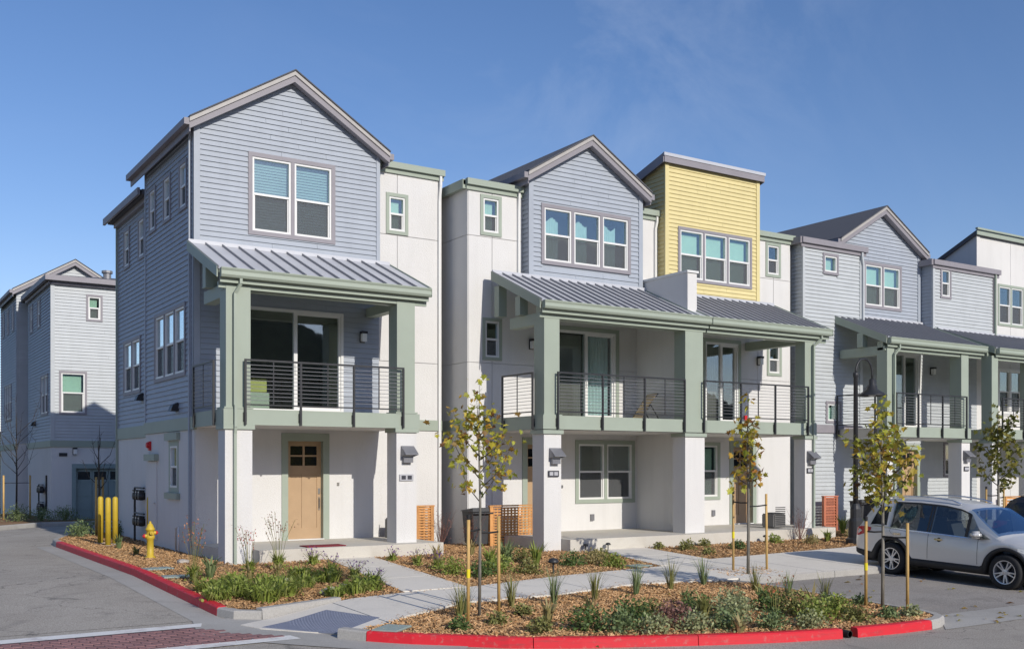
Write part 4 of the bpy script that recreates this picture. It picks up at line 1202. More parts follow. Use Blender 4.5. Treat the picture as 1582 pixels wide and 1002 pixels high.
stucco(left(6.95), B, YB, 9.0, -0.45, 9.20, zsplit=(4.54, 7.88))
for fr2, a, b in ((fb, 6.95, 7.62), (left(6.95), YB - 0.05, 2.0)):
    m = MB(); fr2.box(m, a, b, 0.021, 0.055, 2.75, 3.03); m.build('floor_band', 'sage', B)
flat_roof(B, 6.80, 8.70, YB - 0.02, 9.2, 9.30, rise=0.2)
eave_gutter(B, 6.86, 8.76, YB - 0.02, 9.34)
m = MB(); m.box(6.78, 6.90, YB - 0.02, 9.0, 9.08, 9.32); m.build('side_fascia', 'sage', B)
downspout(B, [(8.50, YB - 0.08, 9.2), (8.50, YB - 0.08, 9.0), (8.50, YB - 0.06, 8.7), (8.50, YB - 0.06, 6.9)], 'vinyl', 0.065)
fg = front(-1.0)
WG = (9.02, 12.12, 7.28, 8.92)
siding(fg, B, 8.66, 12.52, 6.70, 10.74, [hole(*WG)], 'blue_siding', lim=gable_lim(8.66, 12.52, 9.62, 10.74))
window(fg, B, *WG, n=3, inside='curtain')
corner_board(fg, B, 8.615, 8.76, 6.8, 9.58); corner_board(fg, B, 12.42, 12.565, 6.8, 9.58)
siding(left(8.66), B, -1.0, 4.0, 6.70, 9.62, (), 'blue_siding')
m = MB(); m.box(8.62, 12.56, -1.0, -0.66, 6.58, 6.69); m.build('bay_soffit', 'sage', B)
wall_mb(Frame((12.52, 0, 0), (0, 1, 0), (1, 0, 0)), -1.0, 6.0, 6.6, 9.62).build('wall', 'blue_siding', B)
gable_roof(B, 8.66, 12.52, -1.22, 7.5, 9.76, 10.93)
wall_lamp(fb, B, 8.93, 5.1)
# party wall that rises through the porch roof
m = MB(); m.box(12.64, 12.98, -2.85, -0.62, -0.3, 7.12); pw = m.build('party_wall', 'stucco', B)
m = MB(); m.box(12.60, 13.02, -2.89, -0.6, 7.122, 7.18); m.build('wall_cap', 'vinyl', pw)
column(B, 7.60, 8.12, -3.22, -2.72, -0.4, 5.55)
column(B, 12.22, 12.92, -3.22, -2.72, -0.4, 5.55)
m = MB(); m.box(7.62, 12.62, -3.14, YB, 2.70, 2.73); m.build('porch_ceiling', 'stucco', B)
m = MB(); m.box(7.61, 12.62, -3.16, YB - 0.004, 2.732, 3.03); m.build('balcony_floor', 'slab', B)
m = MB(); m.box(7.56, 12.97, -3.25, -3.162, 2.72, 3.06); m.box(7.565, 7.608, -3.16, YB, 2.72, 3.06); m.build('balcony_fascia', 'sage', B)
m = MB(); m.box(7.66, 12.9, -3.03, -2.79, 5.47, 5.78); m.build('header_beam', 'sage', B)
m = MB(); m.box(7.68, 7.92, -2.868, -1.55, 5.34, 5.62); m.build('side_beam', 'sage', B)
m = MB(); m.box(7.50, 7.74, -2.30, -2.08, 5.622, 6.1); m.build('king_block', 'sage', B)
m = MB(); m.box(7.50, 7.74, -1.30, -1.08, 5.7, 6.5); m.build('king_block', 'sage', B)
metal_roof(B, 7.46, 12.61, -1.04, 6.87, -3.32, 5.86, pan=0.31, grr=-0.4)
m = MB(); m.extr([(12.61, -2.86, 6.04), (13.0, -2.86, 6.04), (13.0, -3.34, 5.84), (12.61, -3.34, 5.84)], (0, 0.01, 0.03)); m.build('roof_infill', 'metal_roof', B)
railing(B, 'x', -3.30, [7.97, 9.36, 10.74, 12.13], zf=3.06)
railing(B, 'y', 7.52, [-2.84, -1.44], zf=3.06)
m = MB(); m.prism([(8.14, -3.58), (12.98, -3.58), (12.98, YB - 0.02), (7.62, YB - 0.02), (7.62, -2.7), (8.14, -2.7)], -0.42, 0.0); m.build('porch_slab', 'slab', B)
fc = front(-3.22)
hood_lamp(fc, B, 7.92, 2.02); number_plate(fc, B, 7.87, 1.62, False, 0.32)
for u, z in ((11.0, 0.36),):
    m = MB(); fb.box(m, u - 0.06, u + 0.06, 0.021, 0.07, z - 0.09, z + 0.09); m.build('outlet_cover', 'metal_grey', B)
m = MB(); fb.box(m, 9.93, 9.99, 0.021, 0.04, 1.2, 1.28); m.build('doorbell', 'steel', B)
for x, y in ((7.6, 2.0),):
    m = MB(); m.lathe([(0.05, 9.3), (0.05, 9.62)], (x, y, 0), 10); m.build('vent_pipe', 'metal_dark', B)

# ---------------------------------------------------------------- third house, yellow
Cc = thing('townhouse', 'townhouse with a tall yellow sided block under a mono-pitch roof', 'townhouse', (15, -1, -0.3))
WU, WL = (17.94, 18.62, 7.86, 8.96), (18.0, 18.66, 4.70, 5.75)
SC = (15.34, 16.74, 3.10, 5.62); GC = (15.0, 15.95, 0.78, 2.54); DC = (16.52, 17.36, 0.0, 2.40)
stucco(fb, Cc, 12.98, 19.07, -0.45, 6.70, [hole(*WL), SC, hole(*GC), (DC[0] - .01, DC[1] + .01, -0.02, 2.42)], usplit=(17.6,), zsplit=(2.78, 4.54,))
stucco(fb, Cc, 12.64, 13.5, 6.70, 9.20)
stucco(fb, Cc, 17.22, 19.07, 6.70, 9.20, [hole(*WU)], usplit=(18.3,), zsplit=(7.80,))
window(fb, Cc, *WU, trim='sage', tw=0.09); window(fb, Cc, *WL, trim='sage', tw=0.09)
window(fb, Cc, *GC, trim='sage', tw=0.10, inside='shade')
slider(fb, Cc, *SC, trim='sage', tw=0.10, blind=1)
entry_door(fb, Cc, *DC)
WY = (13.92, 16.96, 7.30, 8.90)
siding(fg, Cc, 13.46, 17.26, 6.74, 10.70, [hole(*WY)], 'yellow_siding')
window(fg, Cc, *WY, n=3, inside='shade', tw=0.085)
corner_board(fg, Cc, 13.415, 13.56, 6.8, 10.69, 'yellow_siding'); corner_board(fg, Cc, 17.16, 17.30, 6.8, 10.69, 'yellow_siding')
siding(left(13.46), Cc, -1.0, 3.0, 6.70, 10.72, (), 'yellow_siding', lim=gable_lim(-1.0, 3.0, 9.56, 10.72, -1.0))
wall_mb(Frame((17.26, 0, 0), (0, 1, 0), (1, 0, 0)), -1.0, 3.0, 6.7, 9.5).build('wall', 'yellow_siding', Cc)
m = MB(); m.extr([(13.30, -1.12, 10.92), (13.30, 5.0, 9.17), (13.30, 5.0, 9.0), (13.30, -1.12, 10.74)], (4.1, 0, 0)); rr = m.build('roof', 'shingle', Cc)
m = MB(); m.box(13.30, 17.40, -1.15, -1.122, 10.68, 10.86); m.build('fascia_board', 'grey_trim', rr)
m = MB(); m.box(13.27, 17.43, -1.17, -1.10, 10.862, 10.955); m.build('drip_edge', 'metal_roof', rr)
for xx in (13.27, 17.402):
    m = MB(); m.extr([(xx, -1.12, 10.94), (xx, 5.0, 9.19), (xx, 5.0, 8.93), (xx, -1.12, 10.68)], (0.028, 0, 0)); m.build('rake_board', 'grey_trim', rr)
m = MB(); m.box(13.42, 17.30, -1.0, -0.66, 6.58, 6.73); m.build('bay_soffit', 'sage', Cc)
flat_roof(Cc, 12.5, 13.5, YB - 0.02, 8, 9.28, rise=0.1); flat_roof(Cc, 17.2, 19.1, YB - 0.02, 8, 9.24, rise=0.1)
eave_gutter(Cc, 12.56, 13.66, YB - 0.02, 9.33); eave_gutter(Cc, 17.2, 19.2, YB - 0.02, 9.27)
downspout(Cc, [(13.36, YB - 0.08, 9.2), (13.36, YB - 0.08, 9.0), (13.32, YB - 0.06, 8.8), (13.32, YB - 0.06, 7.2)], 'vinyl', 0.065)
m = MB(); m.lathe([(0.10, 9.3), (0.10, 9.55), (0.16, 9.55), (0.16, 9.66)], (18.2, 0.6, 0), 12); m.build('flue_cap', 'metal_dark', Cc)
m = MB(); m.lathe([(0.05, 9.24), (0.05, 9.5)], (17.9, 2.0, 0), 10); m.build('vent_pipe', 'metal_dark', Cc)
stucco(Frame((19.07, 0, 0), (0, 1, 0), (1, 0, 0)), Cc, YB, 8.0, -0.45, 9.1)
wall_lamp(fb, Cc, 17.62, 5.12)
column(Cc, 16.90, 17.34, -3.22, -2.80, -0.3, 5.55)
m = MB(); m.box(13.0, 17.32, -3.14, YB, 2.70, 2.73); m.build('porch_ceiling', 'stucco', Cc)
m = MB(); m.box(13.0, 17.33, -3.16, YB - 0.004, 2.732, 3.03); m.build('balcony_floor', 'slab', Cc)
m = MB(); m.box(12.98, 17.37, -3.25, -3.162, 2.72, 3.06); m.build('balcony_fascia', 'sage', Cc)
m = MB(); m.box(12.92, 17.3, -3.03, -2.79, 5.47, 5.78); m.build('header_beam', 'sage', Cc)
m = MB(); m.box(17.02, 17.26, -2.868, -0.7, 5.422, 5.68); m.build('side_beam', 'sage', Cc)
metal_roof(Cc, 13.0, 17.86, -1.04, 6.87, -3.32, 5.86, pan=0.31)
downspout(Cc, [(17.45, -3.36, 5.7), (17.45, -3.36, 5.55), (17.22, -3.27, 5.35), (17.22, -3.27, -0.25)], 'sage', 0.06)
railing(Cc, 'x', -3.30, [12.84, 14.22, 15.58, 16.95], zf=3.06)
m = MB(); m.box(12.99, 17.9, -3.5, YB - 0.02, -0.40, -0.002); m.build('porch_slab', 'slab', Cc)
hood_lamp(fc, Cc, 17.14, 2.02); number_plate(fc, Cc, 17.10, 1.68, False, 0.28)
m = MB(); fb.box(m, 15.6, 15.72, 0.021, 0.07, 0.28, 0.46); m.build('outlet_cover', 'metal_grey', Cc)
m = MB(); m.box(14.34, 14.46, -3.33, -3.27, 3.10, 3.22); m.build('alarm_strobe', 'red', Cc)

# ---------------------------------------------------------------- fourth house, pale siding with gable behind
D = thing('townhouse', 'pale blue townhouse with dark shingled gable set between two sided wings', 'townhouse', (24, -1, -0.3))
fd, fd1 = front(-0.5), front(-1.0)
w1, w2 = (20.22, 20.98, 8.12, 8.82), (20.36, 21.12, 3.22, 3.95)
siding(fd1, D, 19.30, 22.15, -0.35, 9.05, [hole(*w1), hole(*w2)], 'pale_siding')
window(fd1, D, *w1, fixed=True, tw=0.085, inside='shade'); window(fd1, D, *w2, fixed=True, tw=0.085, inside='shade')
m = MB(); fd1.box(m, 19.36, 22.1, -0.01, 0.06, 2.90, 3.17); m.build('floor_band', 'grey_trim', D)
siding(left(19.30), D, -1.0, 0.4, -0.35, 9.05, (), 'pale_siding')
wall_mb(left(19.30), 0.4, 7.0, -0.35, 9.05).build('wall', 'pale_siding', D)
corner_board(fd1, D, 19.255, 19.36, -0.35, 9.0, 'pale_siding'); corner_board(fd1, D, 22.05, 22.19, -0.35, 9.0, 'pale_siding')
eave_gutter(D, 19.15, 22.35, -1.02, 9.20, 'grey_trim', 0.18); flat_roof(D, 19.1, 22.3, -1.0, 7.5, 9.18, rise=0.2)
m = MB(); m.box(19.08, 19.2, -1.1, 7.4, 9.0, 9.21); m.build('side_fascia', 'grey_trim', D)
downspout(D, [(22.08, -1.10, 9.0), (22.08, -1.10, 8.85), (22.16, -1.08, 8.6), (22.16, -1.08, 6.6)], 'pale_siding', 0.07)
WD = (22.87, 24.92, 7.30, 8.90)
siding(fd, D, 21.64, 25.96, 6.72, 10.68, [hole(*WD)], 'blue_siding', lim=gable_lim(21.64, 25.96, 9.45, 10.68))
window(fd, D, *WD, n=2, inside='shade')
gable_roof(D, 21.64, 25.96, -0.72, 8.0, 9.60, 10.86)
corner_board(fd, D, 25.84, 26.0, 6.8, 9.4)
SD = (24.35, 25.92, 3.12, 5.82); DD = (24.95, 25.80, 0.0, 2.40); GD = (27.35, 27.95, 1.4, 2.7)
siding(fd, D, 22.15, 29.4, -0.35, 6.72, [SD, (DD[0] - .01, DD[1] + .01, -0.02, 2.42), hole(*GD)], 'pale_siding')
slider(fd, D, *SD, trim='vinyl', tw=0.10, blind=1)
entry_door(fd, D, *DD); window(fd, D, *GD, tw=0.08)
wall_lamp(fd, D, 26.62, 5.25)
wd2 = (26.45, 27.08, 7.86, 8.98)
siding(fd1, D, 26.05, 29.75, 6.55, 9.05, [hole(*wd2)], 'pale_siding')
window(fd1, D, *wd2, tw=0.08)
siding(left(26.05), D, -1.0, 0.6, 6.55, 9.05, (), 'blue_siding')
corner_board(fd1, D, 26.005, 26.12, 6.6, 9.0, 'pale_siding'); corner_board(fd1, D, 29.64, 29.79, 6.6, 9.0, 'grey_trim')
eave_gutter(D, 25.95, 30.0, -1.02, 9.20, 'grey_trim', 0.18); flat_roof(D, 25.9, 29.9, -1.0, 7.5, 9.18, rise=0.2)
m = MB(); m.box(25.85, 25.96, -1.1, 3, 9.0, 9.21); m.build('side_fascia', 'grey_trim', D)
for x, y, h in ((27.2, 0.5, 9.75), (28.9, 0.2, 9.55), (26.3, 2, 9.6)):
    m = MB(); m.lathe([(0.05, 9.2), (0.05, h)], (x, y, 0), 10); m.build('vent_pipe', 'metal_dark', D)
downspout(D, [(29.70, -1.10, 9.0), (29.70, -1.10, 6.6)], 'sage', 0.07)
column(D, 20.92, 21.33, -3.0, -2.55, -0.35, 5.58); column(D, 24.78, 25.24, -3.0, -2.5, -0.35, 5.58)
m = MB(); m.box(20.94, 25.2, -2.92, -0.5, 2.70, 2.73); m.build('porch_ceiling', 'stucco', D)
m = MB(); m.box(20.94, 25.2, -2.94, -1.04, 2.732, 3.03); m.build('balcony_floor', 'slab', D)
m = MB(); m.box(20.9, 25.26, -3.03, -2.942, 2.74, 3.07); m.build('balcony_fascia', 'sage', D)
m = MB(); m.box(20.95, 25.2, -2.82, -2.6, 5.50, 5.78); m.build('header_beam', 'sage', D)
m = MB(); m.box(20.96, 21.2, -2.648, -1.1, 5.36, 5.64); m.build('side_beam', 'sage', D)
m = MB(); m.box(20.80, 21.04, -2.15, -1.93, 5.642, 6.1); m.build('king_block', 'sage', D)
metal_roof(D, 20.86, 26.02, -0.58, 6.92, -3.05, 5.88, pan=0.31)
downspout(D, [(21.4, -3.1, 5.72), (21.4, -3.1, 5.55), (21.22, -3.05, 5.35), (21.22, -3.05, -0.3)], 'sage', 0.06)
railing(D, 'x', -3.08, [21.27, 22.38, 23.64, 24.95], zf=3.07); railing(D, 'y', 20.84, [-2.6, -1.1], zf=3.07)
fcd = front(-3.0)
hood_lamp(fcd, D, 25.02, 2.1); number_plate(fcd, D, 25.02, 1.72, False, 0.26)
m = MB(); m.box(20.94, 29.0, -3.3, -0.52, -0.42, -0.003); m.build('porch_slab', 'slab', D)

# ---------------------------------------------------------------- fifth house, white, cut by the frame
E_ = thing('townhouse', 'white townhouse at the far right end of the row with sloped parapet roof', 'townhouse', (31, -1, -0.3))
wu, wl_ = (30.75, 32.5, 7.25, 8.86), (30.75, 32.4, 3.8, 5.6)
stucco(fd, E_, 29.40, 34.5, -0.35, 10.55, [hole(*wu), hole(*wl_)], usplit=(31.6,), zsplit=(6.3,))
window(fd, E_, *wu, n=2, trim='sage', tw=0.09); window(fd, E_, *wl_, n=2, trim='vinyl', tw=0.09)
m = MB(); m.extr([(29.36, -0.55, 10.60), (29.36, 5.0, 7.9), (29.36, 5.0, 6), (29.36, -0.55, 6)], (0.2, 0, 0)); m.build('side_wall', 'stucco', E_)
m = MB(); m.extr([(29.25, -0.62, 10.74), (29.25, 5.2, 7.9), (29.25, 5.2, 7.75), (29.25, -0.62, 10.58)], (5.4, 0, 0)); m.build('roof', 'shingle', E_)
m = MB(); m.box(29.22, 34.6, -0.66, -0.622, 10.56, 10.70); m.box(29.2, 34.6, -0.70, -0.60, 10.75, 10.82); m.build('parapet_trim', 'sage', E_)
column(E_, 26.12, 26.54, -3.25, -2.8, -0.35, 5.58); column(E_, 28.75, 29.2, -3.25, -2.6, -0.35, 5.58)
m = MB(); m.box(26.14, 34, -3.17, -0.56, 2.70, 2.73); m.build('porch_ceiling', 'stucco', E_)
m = MB(); m.box(26.14, 34, -3.19, -0.56, 2.732, 3.03); m.build('balcony_floor', 'slab', E_)
m = MB(); m.box(26.08, 34, -3.28, -3.192, 2.74, 3.07); m.box(26.08, 26.13, -3.19, -0.56, 2.74, 3.07); m.build('balcony_fascia', 'sage', E_)
m = MB(); m.box(26.14, 34, -3.05, -2.85, 5.48, 5.76); m.build('header_beam', 'sage', E_)
metal_roof(E_, 26.25, 34.2, -1.04, 6.72, -3.3, 5.84, pan=0.31)
railing(E_, 'x', -3.33, [26.6, 27.9, 29.2, 30.5, 32], zf=3.07)

# ---------------------------------------------------------------- house across the alley court, far left
G = thing('townhouse', 'pale sided house beyond the alley court with grey green garage door', 'townhouse', (2, 20, -0.4))
fq, fql = front(19.7), left(0.07)
a1, a2 = (1.33, 1.95, 7.56, 8.62), (0.33, 1.36, 3.84, 5.55)
siding(fq, G, 0.07, 6.5, 2.82, 8.98, [hole(*a1), hole(*a2)], 'pale_siding')
window(fq, G, *a1, tw=0.08, inside='shade'); window(fq, G, *a2, tw=0.08, inside='shade')
m = MB(); fq.box(m, 0.03, 6.5, -0.02, 0.06, 2.56, 2.818); m.build('floor_band', 'sage', G)
GD = (0.95, 3.45, -0.5, 1.72)
stucco(fq, G, 0.07, 6.5, -0.6, 2.555, [GD])
t = MB(); fq.box(t, 0.80, 0.95, -0.1, 0.05, -0.5, 1.72); fq.box(t, 3.45, 3.6, -0.1, 0.05, -0.5, 1.72); fq.box(t, 0.80, 3.6, -0.1, 0.052, 1.722, 1.90); t.build('garage_trim', 'garage', G)
m = MB(); fq.box(m, 0.95, 3.45, -0.2, -0.13, -0.5, 1.72); gd = m.build('garage_door', 'garage', G)
for j in range(4):
    for i in range(4):
        a = 0.98 + i * 0.615; z = -0.46 + j * 0.545
        m = MB(); fq.box(m, a, a + 0.585, -0.129, -0.105, z, z + 0.515)
        if j < 3: m.build('door_panel', 'garage', gd)
        else:
            m = MB(); fq.box(m, a, a + 0.585, -0.129, -0.105, z, z + 0.10); fq.box(m, a, a + 0.585, -0.129, -0.105, z + 0.42, z + 0.515); fq.box(m, a, a + 0.06, -0.129, -0.105, z + 0.1, z + 0.42); fq.box(m, a + 0.525, a + 0.585, -0.129, -0.105, z + 0.1, z + 0.42); m.build('door_panel', 'garage', gd)
            m = MB(); fq.box(m, a + 0.06, a + 0.525, -0.129, -0.12, z + 0.1, z + 0.42); m.build('pane', 'car_glass', gd)
m = MB(); fq.box(m, 0.33, 0.63, 0.021, 0.05, 2.20, 2.33); m.build('vent_plate', 'metal_dark', G)
wall_lamp(fq, G, 0.9, 2.38)
s1, s2, s3 = (22.25, 23.0, 7.5, 8.7), (24.2, 24.95, 7.5, 8.7), (20.4, 22.1, 3.85, 5.5)
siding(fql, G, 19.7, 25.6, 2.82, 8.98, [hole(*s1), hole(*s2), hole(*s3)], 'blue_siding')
window(fql, G, *s1, tw=0.07, glassm='glass_side'); window(fql, G, *s2, tw=0.07, glassm='glass_side'); window(fql, G, *s3, n=2, tw=0.08, glassm='glass_side')
m = MB(); fql.box(m, 19.66, 25.6, -0.02, 0.06, 2.56, 2.818); m.build('floor_band', 'sage', G)
stucco(fql, G, 19.7, 25.6, -0.6, 2.555)
corner_board(fq, G, 0.02, 0.17, 2.82, 8.95, 'pale_siding')
vent_hood(fql, G, 23.6, 3.6)
m = MB(); m.box(-0.1, 6.6, 19.45, 26.6, 9.06, 9.2); m.hexa([(-0.15, 19.4, 9.2), (6.7, 19.4, 9.2), (6.7, 26.6, 9.2), (-0.15, 26.6, 9.2), (3, 22, 9.75), (5, 22, 9.75), (5, 26.5, 9.75), (3, 26.5, 9.75)]); m.build('roof', 'shingle', G)
m = MB(); m.box(-0.22, 6.7, 19.33, 19.448, 9.02, 9.22); m.box(-0.22, -0.102, 19.45, 25.7, 9.02, 9.22); m.box(-0.06, 0.02, 19.6, 25.6, 8.9, 9.055); m.box(0.03, 6.5, 19.56, 19.64, 8.9, 9.055); m.build('eave_gutter', 'grey_trim', G)
m = MB(); m.lathe([(0.16, 9.3), (0.16, 9.75), (0.22, 9.75), (0.22, 9.85)], (2.4, 21.0, 0), 10); m.build('vent_pipe', 'metal_grey', G)
wall_mb(left(0.75), 25.6, 26.75, -0.6, 9.1).build('recess_wall', 'blue_siding', G)
wall_mb(Frame((0, 25.6, 0), (1, 0, 0), (0, 1, 0)), 0.07, 0.75, -0.6, 9.0).build('wall', 'blue_siding', G)
fq2, fql2 = front(26.75), left(-0.25)
siding(fq2, G, -0.25, 4.55, 2.82, 11.0, (), 'pale_siding', lim=gable_lim(-0.25, 4.55, 9.62, 11.0))
uws = [(27.4, 28.0, 7.9, 9.1), (29.0, 29.6, 7.9, 9.1), (30.6, 31.2, 7.9, 9.1), (28.2, 30.4, 3.9, 5.6)]
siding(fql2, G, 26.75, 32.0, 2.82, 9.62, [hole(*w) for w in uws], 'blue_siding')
for w in uws[:3]: window(fql2, G, *w, tw=0.07, glassm='glass_side')
window(fql2, G, *uws[3], n=3, tw=0.08, glassm='glass_side')
stucco(fql2, G, 26.75, 32.0, -0.6, 2.555); stucco(fq2, G, -0.25, 0.75, -0.6, 2.8)
m = MB(); fql2.box(m, 26.7, 32.0, -0.02, 0.06, 2.56, 2.818); m.build('floor_band', 'sage', G)
gable_roof(G, -0.25, 4.55, 26.5, 32.3, 9.76, 11.2)

for (pn, mt), mb in board_rest.items():
    mb.build('siding_board', mt, bpy.data.objects[pn], kind='stuff', fix=False, local=False)

# ================================================================== THINGS ON AND BESIDE THE HOUSES
# door mat, folding chair on the second balcony
tag(MB().bevbox(1.78, 2.72, -2.42, -1.95, 0.0, 0.022, 0.006).build('door_mat', 'maroon'), 'maroon door mat on the porch slab of the corner townhouse', 'door mat')
ch = thing('lounge_chair', 'folded tan and black slatted chair leaning on the middle balcony', 'chair', (12.05, -1.75, 3.03), (0, 0, rad(-8)))
for s in (-0.27, 0.27):
    m = MB(); m.tube([(-0.30, s, 0.02), (-0.02, s, 0.45), (0.26, s, 0.80)], 0.018, 8); m.build('side_rail', 'metal_dark', ch, local=True)
    m = MB(); m.tube([(0.34, s * 0.9, 0.02), (0.12, s * 0.9, 0.36), (0.02, s * 0.9, 0.5)], 0.016, 8); m.build('leg', 'metal_dark', ch, local=True)
for k in range(9):
    t = k / 8; x, z = -0.24 + 0.46 * t, 0.11 + 0.64 * t
    m = MB(); m.hexa([(x, -0.25, z), (x + .035, -0.25, z + .05), (x + .035, 0.25, z + .05), (x, 0.25, z), (x - .02, -0.25, z + .012), (x + .015, -0.25, z + .062), (x + .015, 0.25, z + .062), (x - .02, 0.25, z + .012)])
    m.build('slat', 'tan_fabric', ch, local=True)

# lattice screens
def lattice(label, x0, x1, y, zb, zt, mat='cedar', grid=True, nv=9, nh=14, depth=0.09):
    t = thing('lattice_screen', label, 'screen', ((x0 + x1) / 2, y, zb), group='wooden lattice screens by the porches')
    w, h = x1 - x0, zt - zb
    for s in (-1, 1):
        m = MB(); m.box(s * w / 2 - 0.045, s * w / 2 + 0.045, -0.045, 0.045, 0, h); m.build('post', mat, t, local=True)
    m = MB(); m.box(-w / 2 - 0.06, w / 2 + 0.06, -0.055, 0.055, h + 0.001, h + 0.035); m.build('cap_rail', mat, t, local=True)
    for k in range(nh):
        z = 0.05 + (h - 0.09) * k / (nh - 1)
        m = MB(); m.box(-w / 2 + 0.046, w / 2 - 0.046, -0.030, -0.012, z - 0.021, z + 0.021); m.build('slat', mat, t, local=True)
    if grid:
        for k in range(nv):
            x = -w / 2 + 0.09 + (w - 0.18) * k / (nv - 1)
            m = MB(); m.box(x - 0.022, x + 0.022, -0.010, 0.008, 0.02, h - 0.02); m.build('batten', mat, t, local=True)
    # return panel running back to the wall
    m = MB()
    for k in range(nh if nv < 5 else 0):
        z = 0.05 + (h - 0.09) * k / (nh - 1); m.box(w / 2 - 0.01, w / 2 + 0.01, 0.046, 0.70, z - 0.018, z + 0.018)
    if m.v: m.build('return_panel', mat, t, local=True)
    return t
lattice('narrow cedar slat screen at the right foot of the corner townhouse', 5.32, 5.76, -0.85, -0.27, 0.78, 'cedar', True, 3, 15)
lattice('wide cedar lattice screen left of the second front porch', 7.22, 8.60, -1.35, -0.27, 0.76, 'cedar', True, 12, 14)
lattice('reddish lattice screen in front of the pale sided wall', 19.72, 20.3, -1.5, -0.27, 0.82, 'redwood', True, 7, 12)
lattice('low cedar screen behind the parked silver car', 26.4, 27.3, -3.55, -0.3, 0.75, 'cedar', False, 3, 10)

# wheeled bins
def bin_(name, label, x, y, z, rot, w=0.56, h=1.0, mat='bin'):
    t = thing(name, label, 'bin', (x, y, z), (0, 0, rad(rot)))
    m = MB(); a, b = w / 2 * 0.8, w / 2
    m.hexa([(-a, -a, 0.06), (a, -a, 0.06), (a, a, 0.06), (-a, a, 0.06), (-b, -b, h * .9), (b, -b, h * .9), (b, b, h * .9), (-b, b, h * .9)]); m.build('body', mat, t, local=True)
    m = MB(); m.hexa([(-b - .03, -b - .05, h * .9), (b + .03, -b - .05, h * .9), (b + .03, b + .04, h * .9), (-b - .03, b + .04, h * .9), (-b, -b, h * .93), (b, -b, h * .93), (b, b, h), (-b, b, h)]); m.build('lid', mat, t, local=True)
    m = MB(); m.tube([(-b, b + .08, h * .86), (b, b + .08, h * .86)], 0.02, 8); m.build('handle', mat, t, local=True)
    for s in (-1, 1):
        m = MB(); m.lathe([(0.03, -0.03), (0.11, -0.03), (0.11, 0.03), (0.03, 0.03)], (s * (a + 0.04), a, 0.11), 14, 0, 'x'); m.build('wheel', 'rubber', t, local=True)
    return t
bin_('wheelie_bin', 'charcoal wheeled bin tucked behind the wide cedar lattice screen', 6.98, -1.05, -0.26, 180)
bin_('wheelie_bin', 'dark wheeled bin beside the street lamp and pale siding', 21.1, -1.9, -0.26, 170)
bin_('wheelie_bin', 'charcoal wheeled bin right of the one by the street lamp', 22.6, -3.9, -0.3, 185, 0.6, 0.95)

# air conditioners
def condenser(label, x, y, z, w=0.62, h=0.7):
    t = thing('air_conditioner', label, 'air conditioner', (x, y, z))
    m = MB(); m.bevbox(-w / 2, w / 2, -w / 2, w / 2, 0.02, h, 0.03); b = m.build('casing', 'grey_box', t, local=True)
    m = MB()
    for k in range(10): m.box(-w / 2 + .05, w / 2 - .05, -w / 2 - 0.012, -w / 2 - 0.001, 0.1 + k * 0.055, 0.125 + k * 0.055)
    m.build('louvre', 'metal_dark', t, local=True)
    m = MB(); m.lathe([(0.22, 0), (0.22, 0.02), (0.19, 0.03)], (0, 0, h), 18); m.build('fan_grille', 'metal_dark', t, local=True)
condenser('grey air conditioner in the gap behind the corner porch pier', 4.95, -0.55, -0.25, 0.5, 0.75)
condenser('dark air conditioner half hidden by the twiggy tan shrub', 16.1, -2.75, 0.0, 0.5, 0.42)

# gas meter bank on the alley wall
def meters(label, x, ys, rows, zb, z0):
    t = thing('gas_meter_bank', label, 'gas meter', (x, sum(ys) / len(ys), zb))
    m = MB(); m.box(x - 0.07, x - 0.03, min(ys) - 0.3, min(ys) - 0.12, 0.02, 1.45); m.build('back_plate', 'metal_dark', t)
    for r in rows:
        m = MB(); m.tube([(x - 0.16, min(ys) - 0.2, r + 0.22), (x - 0.16, max(ys) + 0.25, r + 0.22)], 0.025, 8); m.build('manifold_pipe', 'metal_dark', t)
        for y in ys:
            m = MB(); m.lathe([(0.02, -0.1), (0.10, -0.09), (0.12, -0.03), (0.12, 0.03), (0.10, 0.09), (0.02, 0.1)], (x - 0.18, y, r), 14, 0, 'x'); m.box(x - 0.26, x - 0.12, y - 0.09, y + 0.09, r + 0.02, r + 0.16); mm = m.build('meter', 'metal_dark', t)
            m = MB(); m.box(x - 0.27, x - 0.261, y - 0.05, y + 0.05, r + 0.05, r + 0.12); m.build('dial', 'lens', mm)
    m = MB(); m.tube([(x - 0.16, max(ys) + 0.25, max(rows) + 0.22), (x - 0.16, max(ys) + 0.25, z0)], 0.03, 8); m.build('riser_pipe', 'metal_dark', t)
    return t
meters('bank of dark gas meters on the alley wall behind the hydrant', 0.10, [4.75, 5.05, 5.35], [0.30, 1.0], -0.25, -0.25)
meters('bank of dark gas meters on the far house across the court', 0.07, [20.9, 21.2, 21.5], [0.15, 0.85], -0.3, -0.3)
m = MB(); m.tube([(-0.12, 1.2, -0.3), (-0.12, 1.2, 0.32), (-0.12, 0.95, 0.36), (-0.12, 0.95, -0.3)], 0.022, 8)
tag(m.build('standpipe', 'vinyl', smooth=True), 'bent white pipe at the foot of the alley wall', 'pipe')

